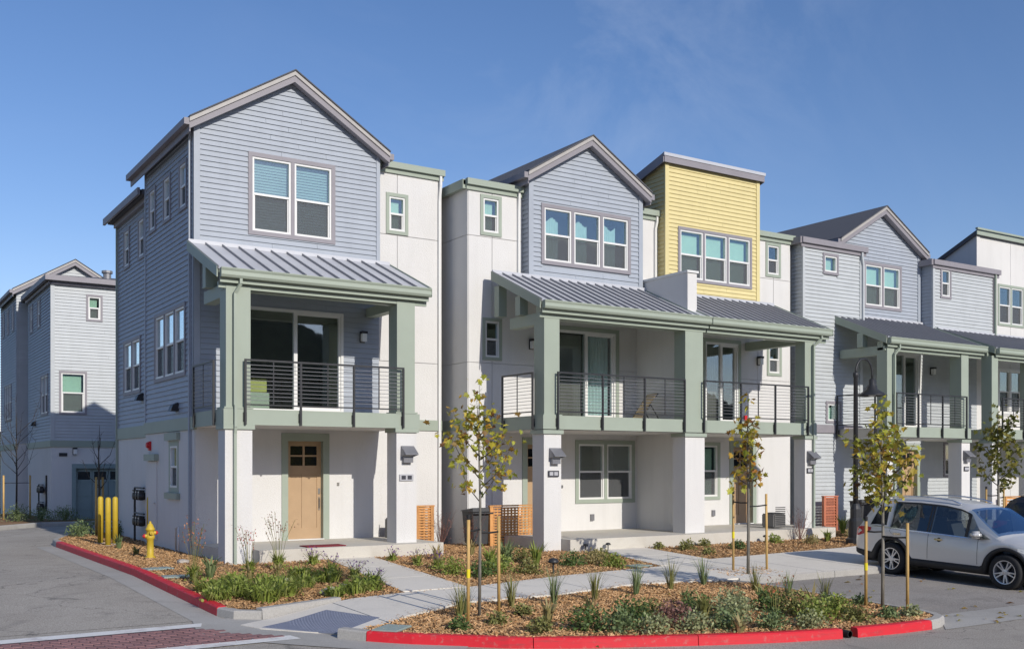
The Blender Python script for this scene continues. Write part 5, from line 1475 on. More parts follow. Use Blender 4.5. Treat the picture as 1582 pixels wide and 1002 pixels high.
# hydrant and bollards
h = thing('fire_hydrant', 'yellow fire hydrant with red caps in the mulch by the alley', 'hydrant', (-1.03, -0.06, -0.27))
m = MB(); m.lathe([(0.15, 0), (0.15, 0.03), (0.095, 0.05), (0.095, 0.42), (0.125, 0.44), (0.125, 0.5), (0.105, 0.52), (0.105, 0.62), (0.13, 0.63), (0.13, 0.66), (0.10, 0.70), (0.07, 0.76), (0.03, 0.79), (0.03, 0.83), (0.0, 0.83)], n=18); m.v = [(x_ * 0.8, y_ * 0.8, z_) for x_, y_, z_ in m.v]; m.build('barrel', 'yellow', h, True, local=True)
for (ax, pos, mt) in (((-1, 0), 0.50, 'red'), ((0, -1), 0.57, 'yellow'), ((1, 0), 0.57, 'red')):
    a = Vector((ax[0], ax[1], 0))
    m = MB(); m.tube([a * 0.06 + Vector((0, 0, pos)), a * 0.12 + Vector((0, 0, pos))], 0.042, 12); m.build('outlet', 'yellow', h, local=True)
    m = MB(); m.tube([a * 0.121 + Vector((0, 0, pos)), a * 0.15 + Vector((0, 0, pos))], [0.05, 0.042], 12); m.tube([a * 0.15 + Vector((0, 0, pos)), a * 0.172 + Vector((0, 0, pos))], 0.018, 6); m.build('cap', mt, h, local=True)
bol = thing('bollard', 'yellow steel bollard guarding the gas meters, leftmost of the row', 'bollard', (-1.03, 5.25, -0.27), group='yellow bollards guarding the gas meters')
m = MB(); m.lathe([(0.072, 0), (0.072, 1.2), (0.064, 1.235), (0.04, 1.26), (0.0, 1.27)], n=16); m.build('post', 'yellow', bol, True, local=True)
m = MB(); m.lathe([(0.15, 0.0), (0.13, 0.025)], n=14); m.build('footing', 'gutter', bol, local=True)
for (x, y), lb in zip(((-1.05, 4.22), (-0.76, 4.75), (0.02, 4.3)), ('yellow steel bollard, second from the left in the meter row', 'yellow steel bollard, third from the left in the meter row', 'yellow steel bollard nearest the wall, half hidden by the house corner')):
    c = copy_tree(bol); c.location = (x, y, -0.27); c['label'] = lb

# street lamp with gooseneck arm
lp = thing('street_lamp', 'black street lamp with gooseneck arm and bell shade before the pale siding', 'street lamp', (16.85, -5.08, -0.33))
m = MB(); m.lathe([(0.27, 0), (0.27, 0.12), (0.20, 0.16), (0.20, 0.62), (0.15, 0.70), (0.15, 0.95), (0.115, 1.05), (0.09, 1.1)], n=16); m.build('base', 'metal_dark', lp, local=True)
m = MB(); m.lathe([(0.075, 1.1), (0.058, 4.6), (0.075, 4.62), (0.075, 4.72), (0.05, 4.75)], n=14); m.build('pole', 'metal_dark', lp, True, local=True)
arc = [(0.70 * (1 - math.cos(math.pi * t)) / 2 * 1.0, 0, 4.7 + 0.55 * math.sin(math.pi * t)) for t in [i / 14 for i in range(14)]]
arc = [(0.35 - 0.35 * math.cos(math.pi * t), 0, 4.72 + 0.42 * math.sin(math.pi * t)) for t in [i / 16 for i in range(17)]] + [(0.70, 0, 4.58)]
m = MB(); m.tube(arc, 0.03, 8); m.build('gooseneck_arm', 'metal_dark', lp, True, local=True)
m = MB(); m.tube([(0.06, 0, 4.1), (0.30, 0, 4.18), (0.45, 0, 4.34), (0.62, 0, 4.42)], 0.016, 6); m.build('scroll', 'metal_dark', lp, True, local=True)
m = MB(); m.lathe([(0.05, 4.60), (0.09, 4.58), (0.09, 4.44), (0.13, 4.40), (0.15, 4.30), (0.40, 4.14), (0.41, 4.11), (0.38, 4.11), (0.14, 4.26), (0.0, 4.28)], (0.70, 0, 0), n=22); sh = m.build('lamp_shade', 'metal_dark', lp, True, local=True)
m = MB(); m.lathe([(0.0, 4.10), (0.10, 4.12), (0.13, 4.2), (0.11, 4.255)], (0.70, 0, 0), n=14); m.build('lens', 'lens', lp, local=True)

# low path lights, valve lids, stones
for (x, y), lb in zip(((5.30, -6.90), (9.20, -3.72), (8.52, -3.70), (14.7, -3.75)), ('black mushroom path light on the edge of the middle bed', 'small black path light by the second porch step, right one', 'small black path light by the second porch step, left one', 'small black path light before the yellow townhouse porch')):
    t = thing('path_light', lb, 'path light', (x, y, g(y) - 0.02), group='low path lights in the beds')
    t.scale = (0.62,) * 3 if y > -6 else (1, 1, 1)
    m = MB(); m.lathe([(0.022, 0), (0.022, 0.26)], n=8); m.build('stem', 'metal_dark', t, local=True)
    m = MB(); m.lathe([(0.11, 0.24), (0.115, 0.26), (0.08, 0.32), (0.0, 0.34)], n=16); m.build('cap', 'metal_dark', t, True, local=True)
for (x, y, a), lb in zip(((-1.55, -2.75, 8), (-1.52, -4.1, -5), (-0.35, -10.95, 40), (7.75, -6.62, 10)), ('grey green valve lid in the alley bed, nearer the hydrant', 'grey green valve lid in the alley bed, nearer the street', 'green valve lid at the tip of the corner bed', 'green valve lid at the right end of the middle bed')):
    o = MB().bevbox(-0.28, 0.28, -0.20, 0.20, -0.03, 0.0, 0.012).build('valve_lid', 'green_lid', local=True)
    o.location = (x, y, g(y) + 0.012); o.rotation_euler = (0, 0, rad(a)); tag(o, lb, 'valve lid', 'valve lids in the beds')
def stone(label, x, y, r, seed):
    bm = bmesh.new(); bmesh.ops.create_icosphere(bm, subdivisions=2, radius=r)
    for v in bm.verts:
        n = noise.noise(v.co * (2.2 / r) + Vector((seed, 0, 0))); v.co *= 1 + 0.3 * n; v.co.z *= 0.5
    me = bpy.data.meshes.new('rock'); bm.to_mesh(me); bm.free(); me.materials.append(M['rock'])
    o = bpy.data.objects.new('rock', me); col.objects.link(o); o.location = (x, y, g(y)); tag(o, label, 'rock', 'pale stones in the beds')
for i, (x, y, r, lb) in enumerate(((0.25, -7.35, 0.20, 'pale flat stone among the fresh green clumps at the bed corner'), (-0.75, -1.7, 0.14, 'pale stone in the alley bed near the house wall'), (0.75, -6.95, 0.16, 'pale stone behind the flat one in the green clumps'), (0.05, -5.5, 0.13, 'small pale stone in the mulch of the corner house bed'))):
    stone(lb, x, y, r, i * 3.7)

# ================================================================== CARS
PI2 = 2 * math.pi
def build_car():
    t = thing('parked_car', 'silver sport utility vehicle parked nose out in the bay', 'car')
    Lc = 4.64
    belt = lambda s: interp(s, [(0, 0.99), (0.6, 1.04), (1.5, 1.0), (3.0, 0.96), (3.45, 0.98), (3.9, 0.93), (4.4, 0.82), (4.64, 0.62)])
    roof = lambda s: interp(s, [(0, 0.95), (0.10, 1.04), (0.28, 1.36), (0.42, 1.58), (0.60, 1.655), (1.0, 1.70), (1.6, 1.71), (2.2, 1.685), (2.6, 1.63), (2.85, 1.55), (3.25, 1.27), (3.62, 1.03), (3.9, 0.99), (4.3, 0.90), (4.55, 0.74), (4.64, 0.60)])
    plan = lambda s: interp(s, [(0, 0.80), (0.10, 0.87), (0.5, 0.905), (1.2, 0.915), (3.2, 0.915), (3.9, 0.895), (4.3, 0.83), (4.55, 0.68), (4.64, 0.52)])
    rw = lambda s: interp(s, [(0, 0.70), (0.28, 0.68), (0.6, 0.64), (1.6, 0.66), (2.6, 0.63), (2.9, 0.66), (3.62, 0.76), (4.3, 0.74), (4.64, 0.46)])
    RW_, FW_, R = 1.02, 3.725, 0.355
    AR = R + 0.075
    def bottom(s):
        z = interp(s, [(0, 0.42), (0.35, 0.33), (0.8, 0.27), (3.9, 0.27), (4.4, 0.30), (4.64, 0.36)])
        for c in (RW_, FW_):
            d = abs(s - c)
            if d < AR: z = max(z, R + math.sqrt(AR * AR - d * d) * 0.98)
        return z
    def arch_lip(s):
        z = bottom(s) + 0.0
        base = interp(s, [(0, 0.52), (0.5, 0.46), (1.5, 0.42), (3.1, 0.42), (4.2, 0.42), (4.64, 0.46)])
        lip = 0
        for c in (RW_, FW_):
            d = abs(s - c); a2 = AR + 0.075
            if d < a2: lip = max(lip, R + math.sqrt(a2 * a2 - d * d) * 0.98)
        return max(z + 0.012, base, lip)
    S = sorted({round(Lc * i / 92, 4) for i in range(93)})
    def section(s, side):
        b0, b1, bt, rz, p, r = bottom(s), arch_lip(s), belt(s), roof(s), plan(s), rw(s)
        bt = min(bt, rz - 0.01); b1 = min(b1, bt - 0.02); b0 = min(b0, b1 - 0.01)
        mid = b1 + (bt - b1) * 0.45
        sh = b1 + (bt - b1) * 0.82
        pts = [(p * 0.975, b0), (p * 0.99, b1), (p, mid), (p * 0.985, sh), (p * 0.955, bt)]
        top = max(bt, rz - 0.085)
        up = max(r, 0.1)
        f = max(0, (rz - bt - 0.1) / 0.6)
        lx = p * 0.955 * (1 - min(1, f)) + up * min(1, f)
        pts += [(p * 0.955 + (lx - p * 0.955) * 0.5, bt + (top - bt) * 0.52), (lx, top), (lx - 0.10, rz - 0.018), (lx * 0.45, rz + 0.012), (0, rz + 0.018)]
        return pts
    # body skin, cladding below it
    skin, clad = MB(), MB()
    for side in (-1, 1):
        rows = [section(s, side) for s in S]
        vs, fs = [], []
        K = 9
        for s, r in zip(S, rows):
            vs += [(s - 2.31, side * y, z) for y, z in r[1:]]
        for i in range(len(S) - 1):
            for k in range(K - 1):
                s0_, s1_ = S[i], S[i + 1]
                if k in (3, 4) and ((s0_ > 0.99 and s1_ < 1.87) or (s0_ > 1.97 and s1_ < 2.86)): continue
                if k in (6, 7) and s0_ > 2.86 and s1_ < 3.52: continue
                fs.append((i * K + k, i * K + k + 1, (i + 1) * K + k + 1, (i + 1) * K + k))
        skin.add(vs, fs)
        vs, fs = [], []
        for s, r in zip(S, rows):
            (y0, z0), (y1, z1) = r[0], r[1]
            vs += [(s - 2.31, side * (y0 - 0.16), z0), (s - 2.31, side * (y0 + 0.012), z0), (s - 2.31, side * (y1 + 0.012), z1 - 0.003), (s - 2.31, side * (y1 - 0.01), z1 + 0.004)]
        for i in range(len(S) - 1):
            for k in range(3): fs.append((i * 4 + k, i * 4 + k + 1, (i + 1) * 4 + k + 1, (i + 1) * 4 + k))
        clad.add(vs, fs)
    # tail and nose caps
    for s in (S[0], S[-1]):
        r = section(s, 1)
        pts = [(s - 2.31, y, z) for y, z in r] + [(s - 2.31, -y, z) for y, z in reversed(r[:-1])]
        skin.add(pts, [tuple(range(len(pts)))])
    body = skin.build('body', 'car_paint', t, True, local=True)
    clad.build('cladding', 'cladding', t, True, local=True)
    m = MB(); m.box(-2.05, 2.05, -0.75, 0.75, 0.24, 0.46); m.build('underbody', 'rubber', t, local=True)
    for side in (-1, 1):
        def glasspoly(name, s0, s1, v0, v1, fs0=0.0, fs1=0.0, mat='car_glass', N=14, off=0.008):
            vs = []
            for i in range(N + 1):
                q = i / N
                row = []
                for v in (v0, (v0 + v1) / 2, v1):
                    s = s0 + fs0 * (v - v0) / (v1 - v0) + (s1 + fs1 * (v - v0) / (v1 - v0) - s0 - fs0 * (v - v0) / (v1 - v0)) * q
                    r = section(s, side)
                    a, bq, c = r[4], r[5], r[6]
                    if v < 0.52: y = a[0] + (bq[0] - a[0]) * v / 0.52; z = a[1] + (bq[1] - a[1]) * v / 0.52
                    else: y = bq[0] + (c[0] - bq[0]) * (v - 0.52) / 0.48; z = bq[1] + (c[1] - bq[1]) * (v - 0.52) / 0.48
                    row.append((s - 2.31, side * (y + off), z))
                vs += row
            m = MB()
            m.add(vs, [(i * 3 + k, i * 3 + k + 1, i * 3 + k + 4, i * 3 + k + 3) for i in range(N) for k in (0, 1)])
            return m.build(name, mat, t, True, local=True)
        glasspoly('side_window', 1.93, 3.40, 0.0, 0.99, 0.0, -0.52, 'car_window')
        glasspoly('window_frame', 2.80, 2.87, 0.0, 1.0, 0.0, 0.0, 'cladding', 3, 0.010)
        for c_ in (0.99, 1.96): glasspoly('window_frame', c_ - 0.0, c_ + 0.03, 0.0, 1.0, 0, 0, 'cladding', 3, 0.010)
        glasspoly('window_frame', 0.98, 2.86, 0.94, 1.0, 0, 0, 'cladding', 20, 0.010)
        glasspoly('side_window', 0.96, 1.89, 0.0, 0.99, 0.0, 0.0, 'car_window')
        glasspoly('quarter_window', 0.42, 0.86, 0.10, 0.84, 0.16, -0.03)
        glasspoly('window_sill_trim', 0.45, 3.40, 0.0, 0.045, 0, 0, 'chrome', 40, 0.012)
        glasspoly('pillar_trim', 1.865, 1.975, 0.0, 1.0, 0, 0, 'cladding', 3, 0.007)
        # door shut lines and handles
        for s0 in (0.98, 1.95, 3.12):
            vs = []
            for k in range(13):
                q = k / 12; r = section(s0, side); 
                zz = r[1][1] + 0.03 + (r[4][1] - r[1][1] - 0.03) * q
                y = interp(zz, [(r[1][1], r[1][0]), (r[2][1], r[2][0]), (r[3][1], r[3][0]), (r[4][1], r[4][0])])
                bend = 0.10 * max(0, (0.55 - q)) if s0 < 1.2 else 0
                vs += [(s0 - 2.31 - 0.004 + bend * 2, side * (y + 0.0025), zz), (s0 - 2.31 + 0.004 + bend * 2, side * (y + 0.0025), zz)]
            m = MB(); m.add(vs, [(2 * k, 2 * k + 1, 2 * k + 3, 2 * k + 2) for k in range(12)]); m.build('shut_line', 'rubber', t, local=True)
        for s0, z in ((1.08, 0.90), (2.12, 0.865)):
            m = MB(); m.bevbox(s0 - 2.31, s0 - 2.31 + 0.21, min(side * 0.905, side * 0.945), max(side * 0.905, side * 0.945), z, z + 0.04, 0.012); m.build('door_handle', 'chrome', t, local=True)
            m = MB(); m.lathe([(0.045, 0), (0.05, 0.003)], (s0 - 2.31 + 0.10, side * 0.905, z + 0.01), 12, 0, 'y'); m.build('handle_recess', 'cladding', t, local=True)
        # mirror
        m = MB(); m.bevbox(0.75, 0.95, min(side * 0.93, side * 1.13), max(side * 0.93, side * 1.13), 0.99, 1.14, 0.045); m.build('wing_mirror', 'car_paint', t, True, local=True)
        m = MB(); m.box(0.82, 0.90, min(side * 0.85, side * 0.95), max(side * 0.85, side * 0.95), 0.97, 1.01); m.build('mirror_stalk', 'cladding', t, local=True)
        # roof rail
        m = MB(); m.tube([(s - 2.31, side * (rw(s) - 0.07), roof(s) + dz) for s, dz in ((0.62, 0.0), (0.75, 0.035), (1.2, 0.045), (1.8, 0.045), (2.3, 0.035), (2.5, 0.0))], 0.017, 8); m.build('roof_rail', 'chrome', t, True, local=True)
        # rear and front lamps wrap the corner
        vs = []
        for s, za, zb in ((0.015, 0.80, 0.97), (0.09, 0.80, 1.0), (0.20, 0.83, 1.02), (0.34, 0.88, 1.02), (0.46, 0.945, 1.01)):
            r = section(s, side); yf = lambda z: interp(z, [(r[2][1], r[2][0]), (r[3][1], r[3][0]), (r[4][1], r[4][0]), (r[6][1], r[6][0])])
            vs += [(s - 2.31, side * (yf(za) + 0.010), za), (s - 2.31, side * (yf(zb) + 0.010), zb)]
        m = MB(); m.add(vs, [(2 * k, 2 * k + 1, 2 * k + 3, 2 * k + 2) for k in range(4)]); m.build('tail_light', 'tail', t, True, local=True)
        vs = []
        for s, za, zb in ((3.98, 0.80, 0.86), (4.2, 0.72, 0.83), (4.4, 0.66, 0.78), (4.56, 0.60, 0.70)):
            r = section(s, side); yf = lambda z: interp(z, [(r[1][1], r[1][0]), (r[2][1], r[2][0]), (r[3][1], r[3][0]), (r[4][1], r[4][0])])
            vs += [(s - 2.31, side * (yf(za) + 0.010), za), (s - 2.31, side * (yf(zb) + 0.010), zb)]
        m = MB(); m.add(vs, [(2 * k, 2 * k + 1, 2 * k + 3, 2 * k + 2) for k in range(3)]); m.build('headlight', 'lens', t, True, local=True)
        # wheels
        for c in (RW_, FW_):
            y = side * 0.80
            e = thing_part('wheel', t, (c - 2.31, y, R))
            m = MB(); m.lathe([(0.235, -0.10), (0.30, -0.112), (0.34, -0.10), (R, -0.075), (R, 0.075), (0.34, 0.10), (0.30, 0.112), (0.235, 0.10)], n=40, axis='y', cap=False); m.build('tyre', 'rubber', e, True, local=True)
            rim = MB()
            n = 36
            vs = []
            for rr, yy in ((0.242, 0.105), (0.222, 0.10), (0.212, 0.04), (0.212, -0.06)):
                for k in range(n): vs.append((rr * math.cos(2 * math.pi * k / n), side * yy, rr * math.sin(2 * math.pi * k / n)))
            rim.add(vs, [(i * n + k, i * n + (k + 1) % n, (i + 1) * n + (k + 1) % n, (i + 1) * n + k) for i in range(3) for k in range(n)])
            for k in range(10):
                a = 2 * math.pi * k / 10 + (0.13 if k % 2 else -0.13) + 0.1
                ca, sa = math.cos(a), math.sin(a)
                def q(rd, tt, yy): return (rd * ca - tt * sa, side * yy, rd * sa + tt * ca)
                rim.hexa([q(0.05, -0.020, 0.05), q(0.05, 0.020, 0.05), q(0.222, 0.016, 0.055), q(0.222, -0.016, 0.055), q(0.05, -0.016, 0.085), q(0.05, 0.016, 0.085), q(0.222, 0.011, 0.098), q(0.222, -0.011, 0.098)])
            rim.lathe([(0.0, side * 0.095), (0.06, side * 0.09), (0.07, side * 0.05)], n=16, axis='y')
            rim.build('rim', 'alloy', e, local=True)
            m = MB(); m.lathe([(0.0, side * 0.0), (0.205, side * 0.002)], n=24, axis='y'); m.build('brake_disc', 'metal_dark', e, local=True)
    # windscreen, rear screen
    def top_panel(name, s0, s1, mat, inset=0.06, N=10, off=0.008):
        vs = []
        for i in range(N + 1):
            s = s0 + (s1 - s0) * i / N; r = section(s, 1)
            w = r[6][0] - inset * 0.6
            zc = roof(s)
            for q in (-1, -0.8, -0.4, 0, 0.4, 0.8, 1):
                zz = zc + 0.018 - 0.036 * abs(q) ** 3
                vs.append((s - 2.31, q * w, zz + off))
        m = MB(); m.add(vs, [(i * 7 + k, i * 7 + k + 1, i * 7 + k + 8, i * 7 + k + 7) for i in range(N) for k in range(6)])
        return m.build(name, mat, t, True, local=True)
    top_panel('windscreen', 2.82, 3.56, 'windscreen', 0.02)
    top_panel('rear_screen', 0.14, 0.40, 'car_glass', 0.12)
    # cabin: floor, seats with head rests, dash and wheel
    m = MB(); m.box(-1.6, 1.1, -0.76, 0.76, 0.50, 0.56); m.box(0.95, 1.3, -0.72, 0.72, 0.80, 0.98); m.build('cabin_floor', 'cladding', t, local=True)
    for sx, ys in ((0.10, (-0.38, 0.38)), (-0.80, (-0.42, 0.0, 0.42))):
        for sy in ys:
            m = MB(); m.bevbox(sx - 0.05, sx + 0.42, sy - 0.22, sy + 0.22, 0.56, 0.76, 0.05); m.hexa([(sx - 0.08, sy - 0.22, 0.72), (sx + 0.06, sy - 0.22, 0.72), (sx + 0.06, sy + 0.22, 0.72), (sx - 0.08, sy + 0.22, 0.72), (sx - 0.26, sy - 0.20, 1.26), (sx - 0.15, sy - 0.20, 1.26), (sx - 0.15, sy + 0.20, 1.26), (sx - 0.26, sy + 0.20, 1.26)])
            m.bevbox(sx - 0.30, sx - 0.19, sy - 0.13, sy + 0.13, 1.29, 1.47, 0.03); m.build('seat', 'grey_box', t, local=True)
    m = MB(); m.tube([(0.80 + 0.06 * math.sin(a_), -0.38 + 0.18 * math.cos(a_), 1.0 + 0.17 * math.sin(a_)) for a_ in [i_ * PI2 / 16 for i_ in range(17)]], 0.015, 6); m.build('steering_wheel', 'rubber', t, local=True)
    m = MB(); m.box(2.28, 2.34, -0.45, 0.45, 0.45, 0.66); m.build('grille', 'cladding', t, local=True)
    m = MB(); m.box(-2.335, -2.29, -0.26, 0.26, 0.74, 0.86); m.build('number_plate', 'lens', t, local=True)
    return t
def thing_part(name, parent, loc):
    o = bpy.data.objects.new(name, None); col.objects.link(o); o.parent = parent; o.location = loc; return o
car = build_car()
pitch = math.atan2(0.08, 2.705)
car.rotation_euler = (0, pitch, rad(-90)); car.location = (13.62, -10.66, -0.638)
car['group'] = 'cars parked in the bay'
c2 = copy_tree(car); c2.location = (19.0, -10.6, -0.66); c2['label'] = 'dark navy car at the right edge beyond the silver one'
for ch_ in c2.children:
    if ch_.name.split('.')[0] in ('body', 'wing_mirror'):
        ch_.material_slots[0].link = 'OBJECT'; ch_.material_slots[0].material = M['car_dark']

# ================================================================== TREES AND PLANTS
def leaf_mesh(name, kind, mat):
    """small leaf with a crease; unit length along +x"""
    if kind == 'plane':     # lobed leaf
        out = [(0, 0), (0.22, 0.16), (0.12, 0.46), (0.42, 0.30), (0.58, 0.50), (0.66, 0.22), (1.0, 0.0)]
    elif kind == 'oval':
        out = [(0, 0), (0.3, 0.22), (0.7, 0.18), (1.0, 0)]
    pts = [(x, y, 0.10 * y + 0.12 * math.sin(3 * x) * 0.5) for x, y in out]
    pts2 = [(x, -y, 0.10 * y + 0.12 * math.sin(3 * x) * 0.5) for x, y in out[1:-1]]
    vs = pts + pts2
    n = len(out)
    f1 = list(range(n))
    f2 = [0] + [n - 1] + [n + i for i in reversed(range(n - 2))]
    me = bpy.data.meshes.new(name); me.from_pydata(vs, [], [f1, f2]); me.materials.append(M[mat]); me.update()
    return me
LEAF = {k: [leaf_mesh('leaf', 'plane', k) for _ in range(1)] for k in ('leaf_plane', 'leaf_plane_green', 'leaf_amber')}

def young_tree(label, x, y, zb, H, crown0, spread, nleaf, seed, mats=('leaf_plane',), lsize=0.13, trunk_r=0.024, stakes=(), stake_h=1.45, lean=0.0, lobes=None, extra=0):
    r = random.Random(seed)
    t = thing('young_tree', label, 'tree', (x, y, zb), group='young staked street trees')
    tp = [(0, 0, 0), (0.01, 0.0, H * .25), (0.02 + lean * .3, 0.01, H * .5), (0.0 + lean * .6, 0.02, H * .75), (lean, 0, H * 0.97)]
    m = MB(); m.tube(tp, [trunk_r, trunk_r * .9, trunk_r * .75, trunk_r * .45, trunk_r * .12], 8); m.build('trunk', 'bark', t, True, local=True)
    tips = []
    def tr(z): 
        q = z / H; return Vector((interp(q, [(0, 0), (.5, .02 + lean * .3), (1, lean)]), 0.01, z))
    nl = len(lobes) if lobes else 11
    for k in range(nl):
        if lobes:
            z0, az, ln, up = lobes[k]
        else:
            z0 = crown0 + (H - crown0) * (0.02 + 0.72 * k / nl); az = k * 2.4 + r.uniform(-.4, .4)
            q = (z0 - crown0) / (H - crown0)
            ln = spread * (1.0 - 0.55 * q) * r.uniform(.75, 1.1); up = r.uniform(0.55, 0.95)
        a = tr(z0); d = Vector((math.cos(az), math.sin(az), 0))
        b = a + d * ln * .5 + Vector((0, 0, up * ln * .45)); c = a + d * ln * .85 + Vector((0, 0, up * ln * 1.15))
        m = MB(); m.tube([a, b, c], [trunk_r * .38, trunk_r * .26, trunk_r * .08], 5); m.build('limb', 'bark_dark', t, True, local=True)
        tips.append((a, b, c))
    tips.append((tr(H * .72), tr(H * .86), tr(H)))
    tips.append((tr(H * .6), tr(H * .72), tr(H * .86)))
    fol = MB()
    for k in range(nleaf + extra):
        a, b, c = tips[k % len(tips)]
        q = r.uniform(0.30, 1.05)
        p = a.lerp(b, q * 2) if q < .5 else b.lerp(c, q * 2 - 1)
        off = Vector((r.gauss(0, 1), r.gauss(0, 1), r.gauss(0, .8))) * (0.085 + 0.03 * (1 - q))
        lm = LEAF[r.choice(mats)][0]
        if k >= nleaf:
            e = Matrix.LocRotScale(p + off, Matrix.Rotation(r.uniform(0, 6.28), 3, 'Z') @ Matrix.Rotation(r.uniform(-0.2, 1.3), 3, 'Y') @ Matrix.Rotation(r.uniform(-1.1, 1.1), 3, 'X'), (lsize * r.uniform(.7, 1.3),) * 3)
            fol.add([e @ v.co for v in lm.vertices], [list(q_.vertices) for q_ in lm.polygons]); continue
        o = bpy.data.objects.new('leaf', lm); col.objects.link(o); o.parent = t
        o.location = p + off
        s = lsize * r.uniform(0.75, 1.4)
        o.scale = (s, s, s)
        o.rotation_euler = (r.uniform(-1.1, 1.1), r.uniform(-0.2, 1.3), r.uniform(0, 6.28))
    if fol.v: fol.build('foliage', mats[0], t, local=True, kind='stuff', fix=False)
    # rubber tie from trunk to stakes
    sth = []
    for i, (sx, sy, slabel) in enumerate(stakes):
        hh = stake_h * (1.0 if i == 0 else 0.96)
        s = thing('tree_stake', slabel, 'stake', (sx, sy, g(sy) - 0.05), group='wooden tree stakes')
        lx = (x - sx) * 0.02
        m = MB(); m.tube([(0, 0, 0), (lx, 0, hh)], 0.026, 9); m.build('pole', 'stake', s, True, local=True)
        if i == 0:
            m = MB(); m.lathe([(0.029, hh - 0.07), (0.029, hh + 0.004)], (lx, 0, 0), 9); m.build('top_band', 'rubber', s, local=True)
            m = MB(); m.lathe([(0.030, hh * .42), (0.030, hh * .50)], (lx * .46, 0, 0), 9); m.build('tape', 'tape', s, local=True)
        sth.append(Vector((sx - x, sy - y, g(sy) - 0.05 - zb + hh - 0.24)))
    for p in sth:
        q = Vector((0, 0, p.z)); m = MB(); m.tube([p, (p + q) / 2 + Vector((0, 0, -0.01)), q], 0.016, 6); m.build('tie_strap', 'rubber', t, True, local=True)
    return t

PI = math.pi
young_tree('young plane tree with yellow green leaves before the gap between the white walls', 1.31, -10.61, -0.50, 3.66, 1.60, 0.62, 295, 11, ('leaf_plane',) * 5 + ('leaf_amber',), 0.098, 0.026,
           [(0.95, -10.88, 'tall wooden stake with black top left of the nearest tree'), (1.74, -10.49, 'wooden stake right of the nearest tree')], 1.62,
           lobes=[(1.75, 3.0, .42, 1.3), (1.8, 0.1, .5, 1.2), (1.95, -0.3, .62, 1.0), (2.1, 3.3, .55, 1.1), (2.2, 2.6, .62, 1.0), (2.2, 0.4, .62, .8), (2.45, 3.1, .55, 1.1), (2.4, 5.5, .5, .8), (2.7, 0.2, .42, .9), (2.8, 1.8, .3, 1.2), (2.9, 4.0, .3, 1.2)], extra=110)
young_tree('small amber leaved young tree in front of the yellow townhouse', 8.95, -8.75, -0.47, 3.75, 1.7, 0.40, 200, 23, ('leaf_amber', 'leaf_amber', 'leaf_plane'), 0.12, 0.034,
           [(9.12, -8.15, 'thin wooden stake left of the amber young tree'), (9.92, -8.35, 'thin wooden stake right of the amber young tree')], 1.75)
bpy.data.objects[-1] if False else None
young_tree('bushy young plane tree in front of the parked silver car', 7.77, -13.0, -0.58, 3.45, 1.45, 0.62, 298, 37, ('leaf_plane', 'leaf_plane', 'leaf_plane_green', 'leaf_amber'), 0.11, 0.030,
           [(7.62, -12.78, 'yellowish stake left of the bushy young plane tree'), (7.86, -13.42, 'yellowish stake right of the bushy young plane tree')], 1.55,
           lobes=[(1.6, 3.9, .55, 1.1), (1.65, 0.5, .42, 1.2), (1.7, 2.2, .5, 1.0), (1.8, 5.2, .62, 1.0), (1.9, 3.0, .68, .8), (2.0, 1.0, .5, .9), (2.1, 5.8, .66, .9), (2.2, 4.2, .6, 1.0), (2.3, 2.5, .5, 1.0), (2.5, 0.0, .45, 1.0), (2.6, 3.4, .35, 1.2)], extra=260)
young_tree('olive leaved young tree beyond the silver car near the frame edge', 19.6, -7.6, -0.44, 3.9, 1.5, 0.75, 290, 41, ('leaf_plane_green',), 0.14, 0.04,
           [(19.2, -7.5, 'wooden stake left of the olive leaved tree'), (20.35, -7.3, 'wooden stake right of the olive leaved tree')], 1.7, extra=160)

# bare winter trees by the alley court
def bare_tree(label, x, y, zb, H, seed, stakes=(), wide=0.5, n=9):
    r = random.Random(seed)
    t = thing('bare_tree', label, 'tree', (x, y, zb), group='leafless young trees by the alley')
    m = MB(); m.tube([(0, 0, 0), (0.02, 0, H * .4), (0.0, 0.01, H * .7), (0.03, 0, H)], [0.04, 0.032, 0.02, 0.006], 7); m.build('trunk', 'bark_dark', t, True, local=True)
    for k in range(n):
        z0 = H * (0.40 + 0.42 * k / n); az = k * 2.4 + r.random(); ln = wide * r.uniform(.8, 1.6)
        d = Vector((math.cos(az), math.sin(az), 0)); a = Vector((0.01, 0, z0))
        b = a + d * ln * .5 + Vector((0, 0, ln * .5)); c = b + d * ln * .3 + Vector((0, 0, ln * .9))
        m = MB(); m.tube([a, b, c], [0.014, 0.010, 0.003], 5)
        for j in range(3):
            p = b.lerp(c, r.random()); e = p + Vector((r.uniform(-.3, .3), r.uniform(-.3, .3), r.uniform(.1, .4))) * ln
            m.tube([p, e], [0.006, 0.002], 4)
        m.build('limb', 'bark_dark', t, True, local=True)
    for sx, sy, lb in stakes:
        s = thing('tree_stake', lb, 'stake', (sx, sy, zb), group='wooden tree stakes')
        m = MB(); m.tube([(0, 0, 0), (0, 0, 1.75)], 0.035, 8); m.build('pole', 'stake', s, True, local=True)
        m = MB(); m.tube([(sx - x, sy - y, 1.45), (0, 0, 1.45)], 0.012, 5); m.build('tie_strap', 'rubber', t, local=True)
bare_tree('leafless young tree left of the yellow bollards', -0.35, 8.9, -0.27, 3.3, 5, [(-0.45, 8.75, 'paired stake on the left of the bare tree by the bollards'), (-0.2, 9.05, 'paired stake on the right of the bare tree by the bollards')], 0.45, 9)
bare_tree('leafless twiggy tree at the far left by the court house', -1.05, 20.8, -0.3, 4.2, 9, [(-1.5, 20.8, 'dark stake left of the bare tree at the far left'), (-0.55, 20.8, 'dark stake right of the bare tree at the far left')], 1.0, 14)

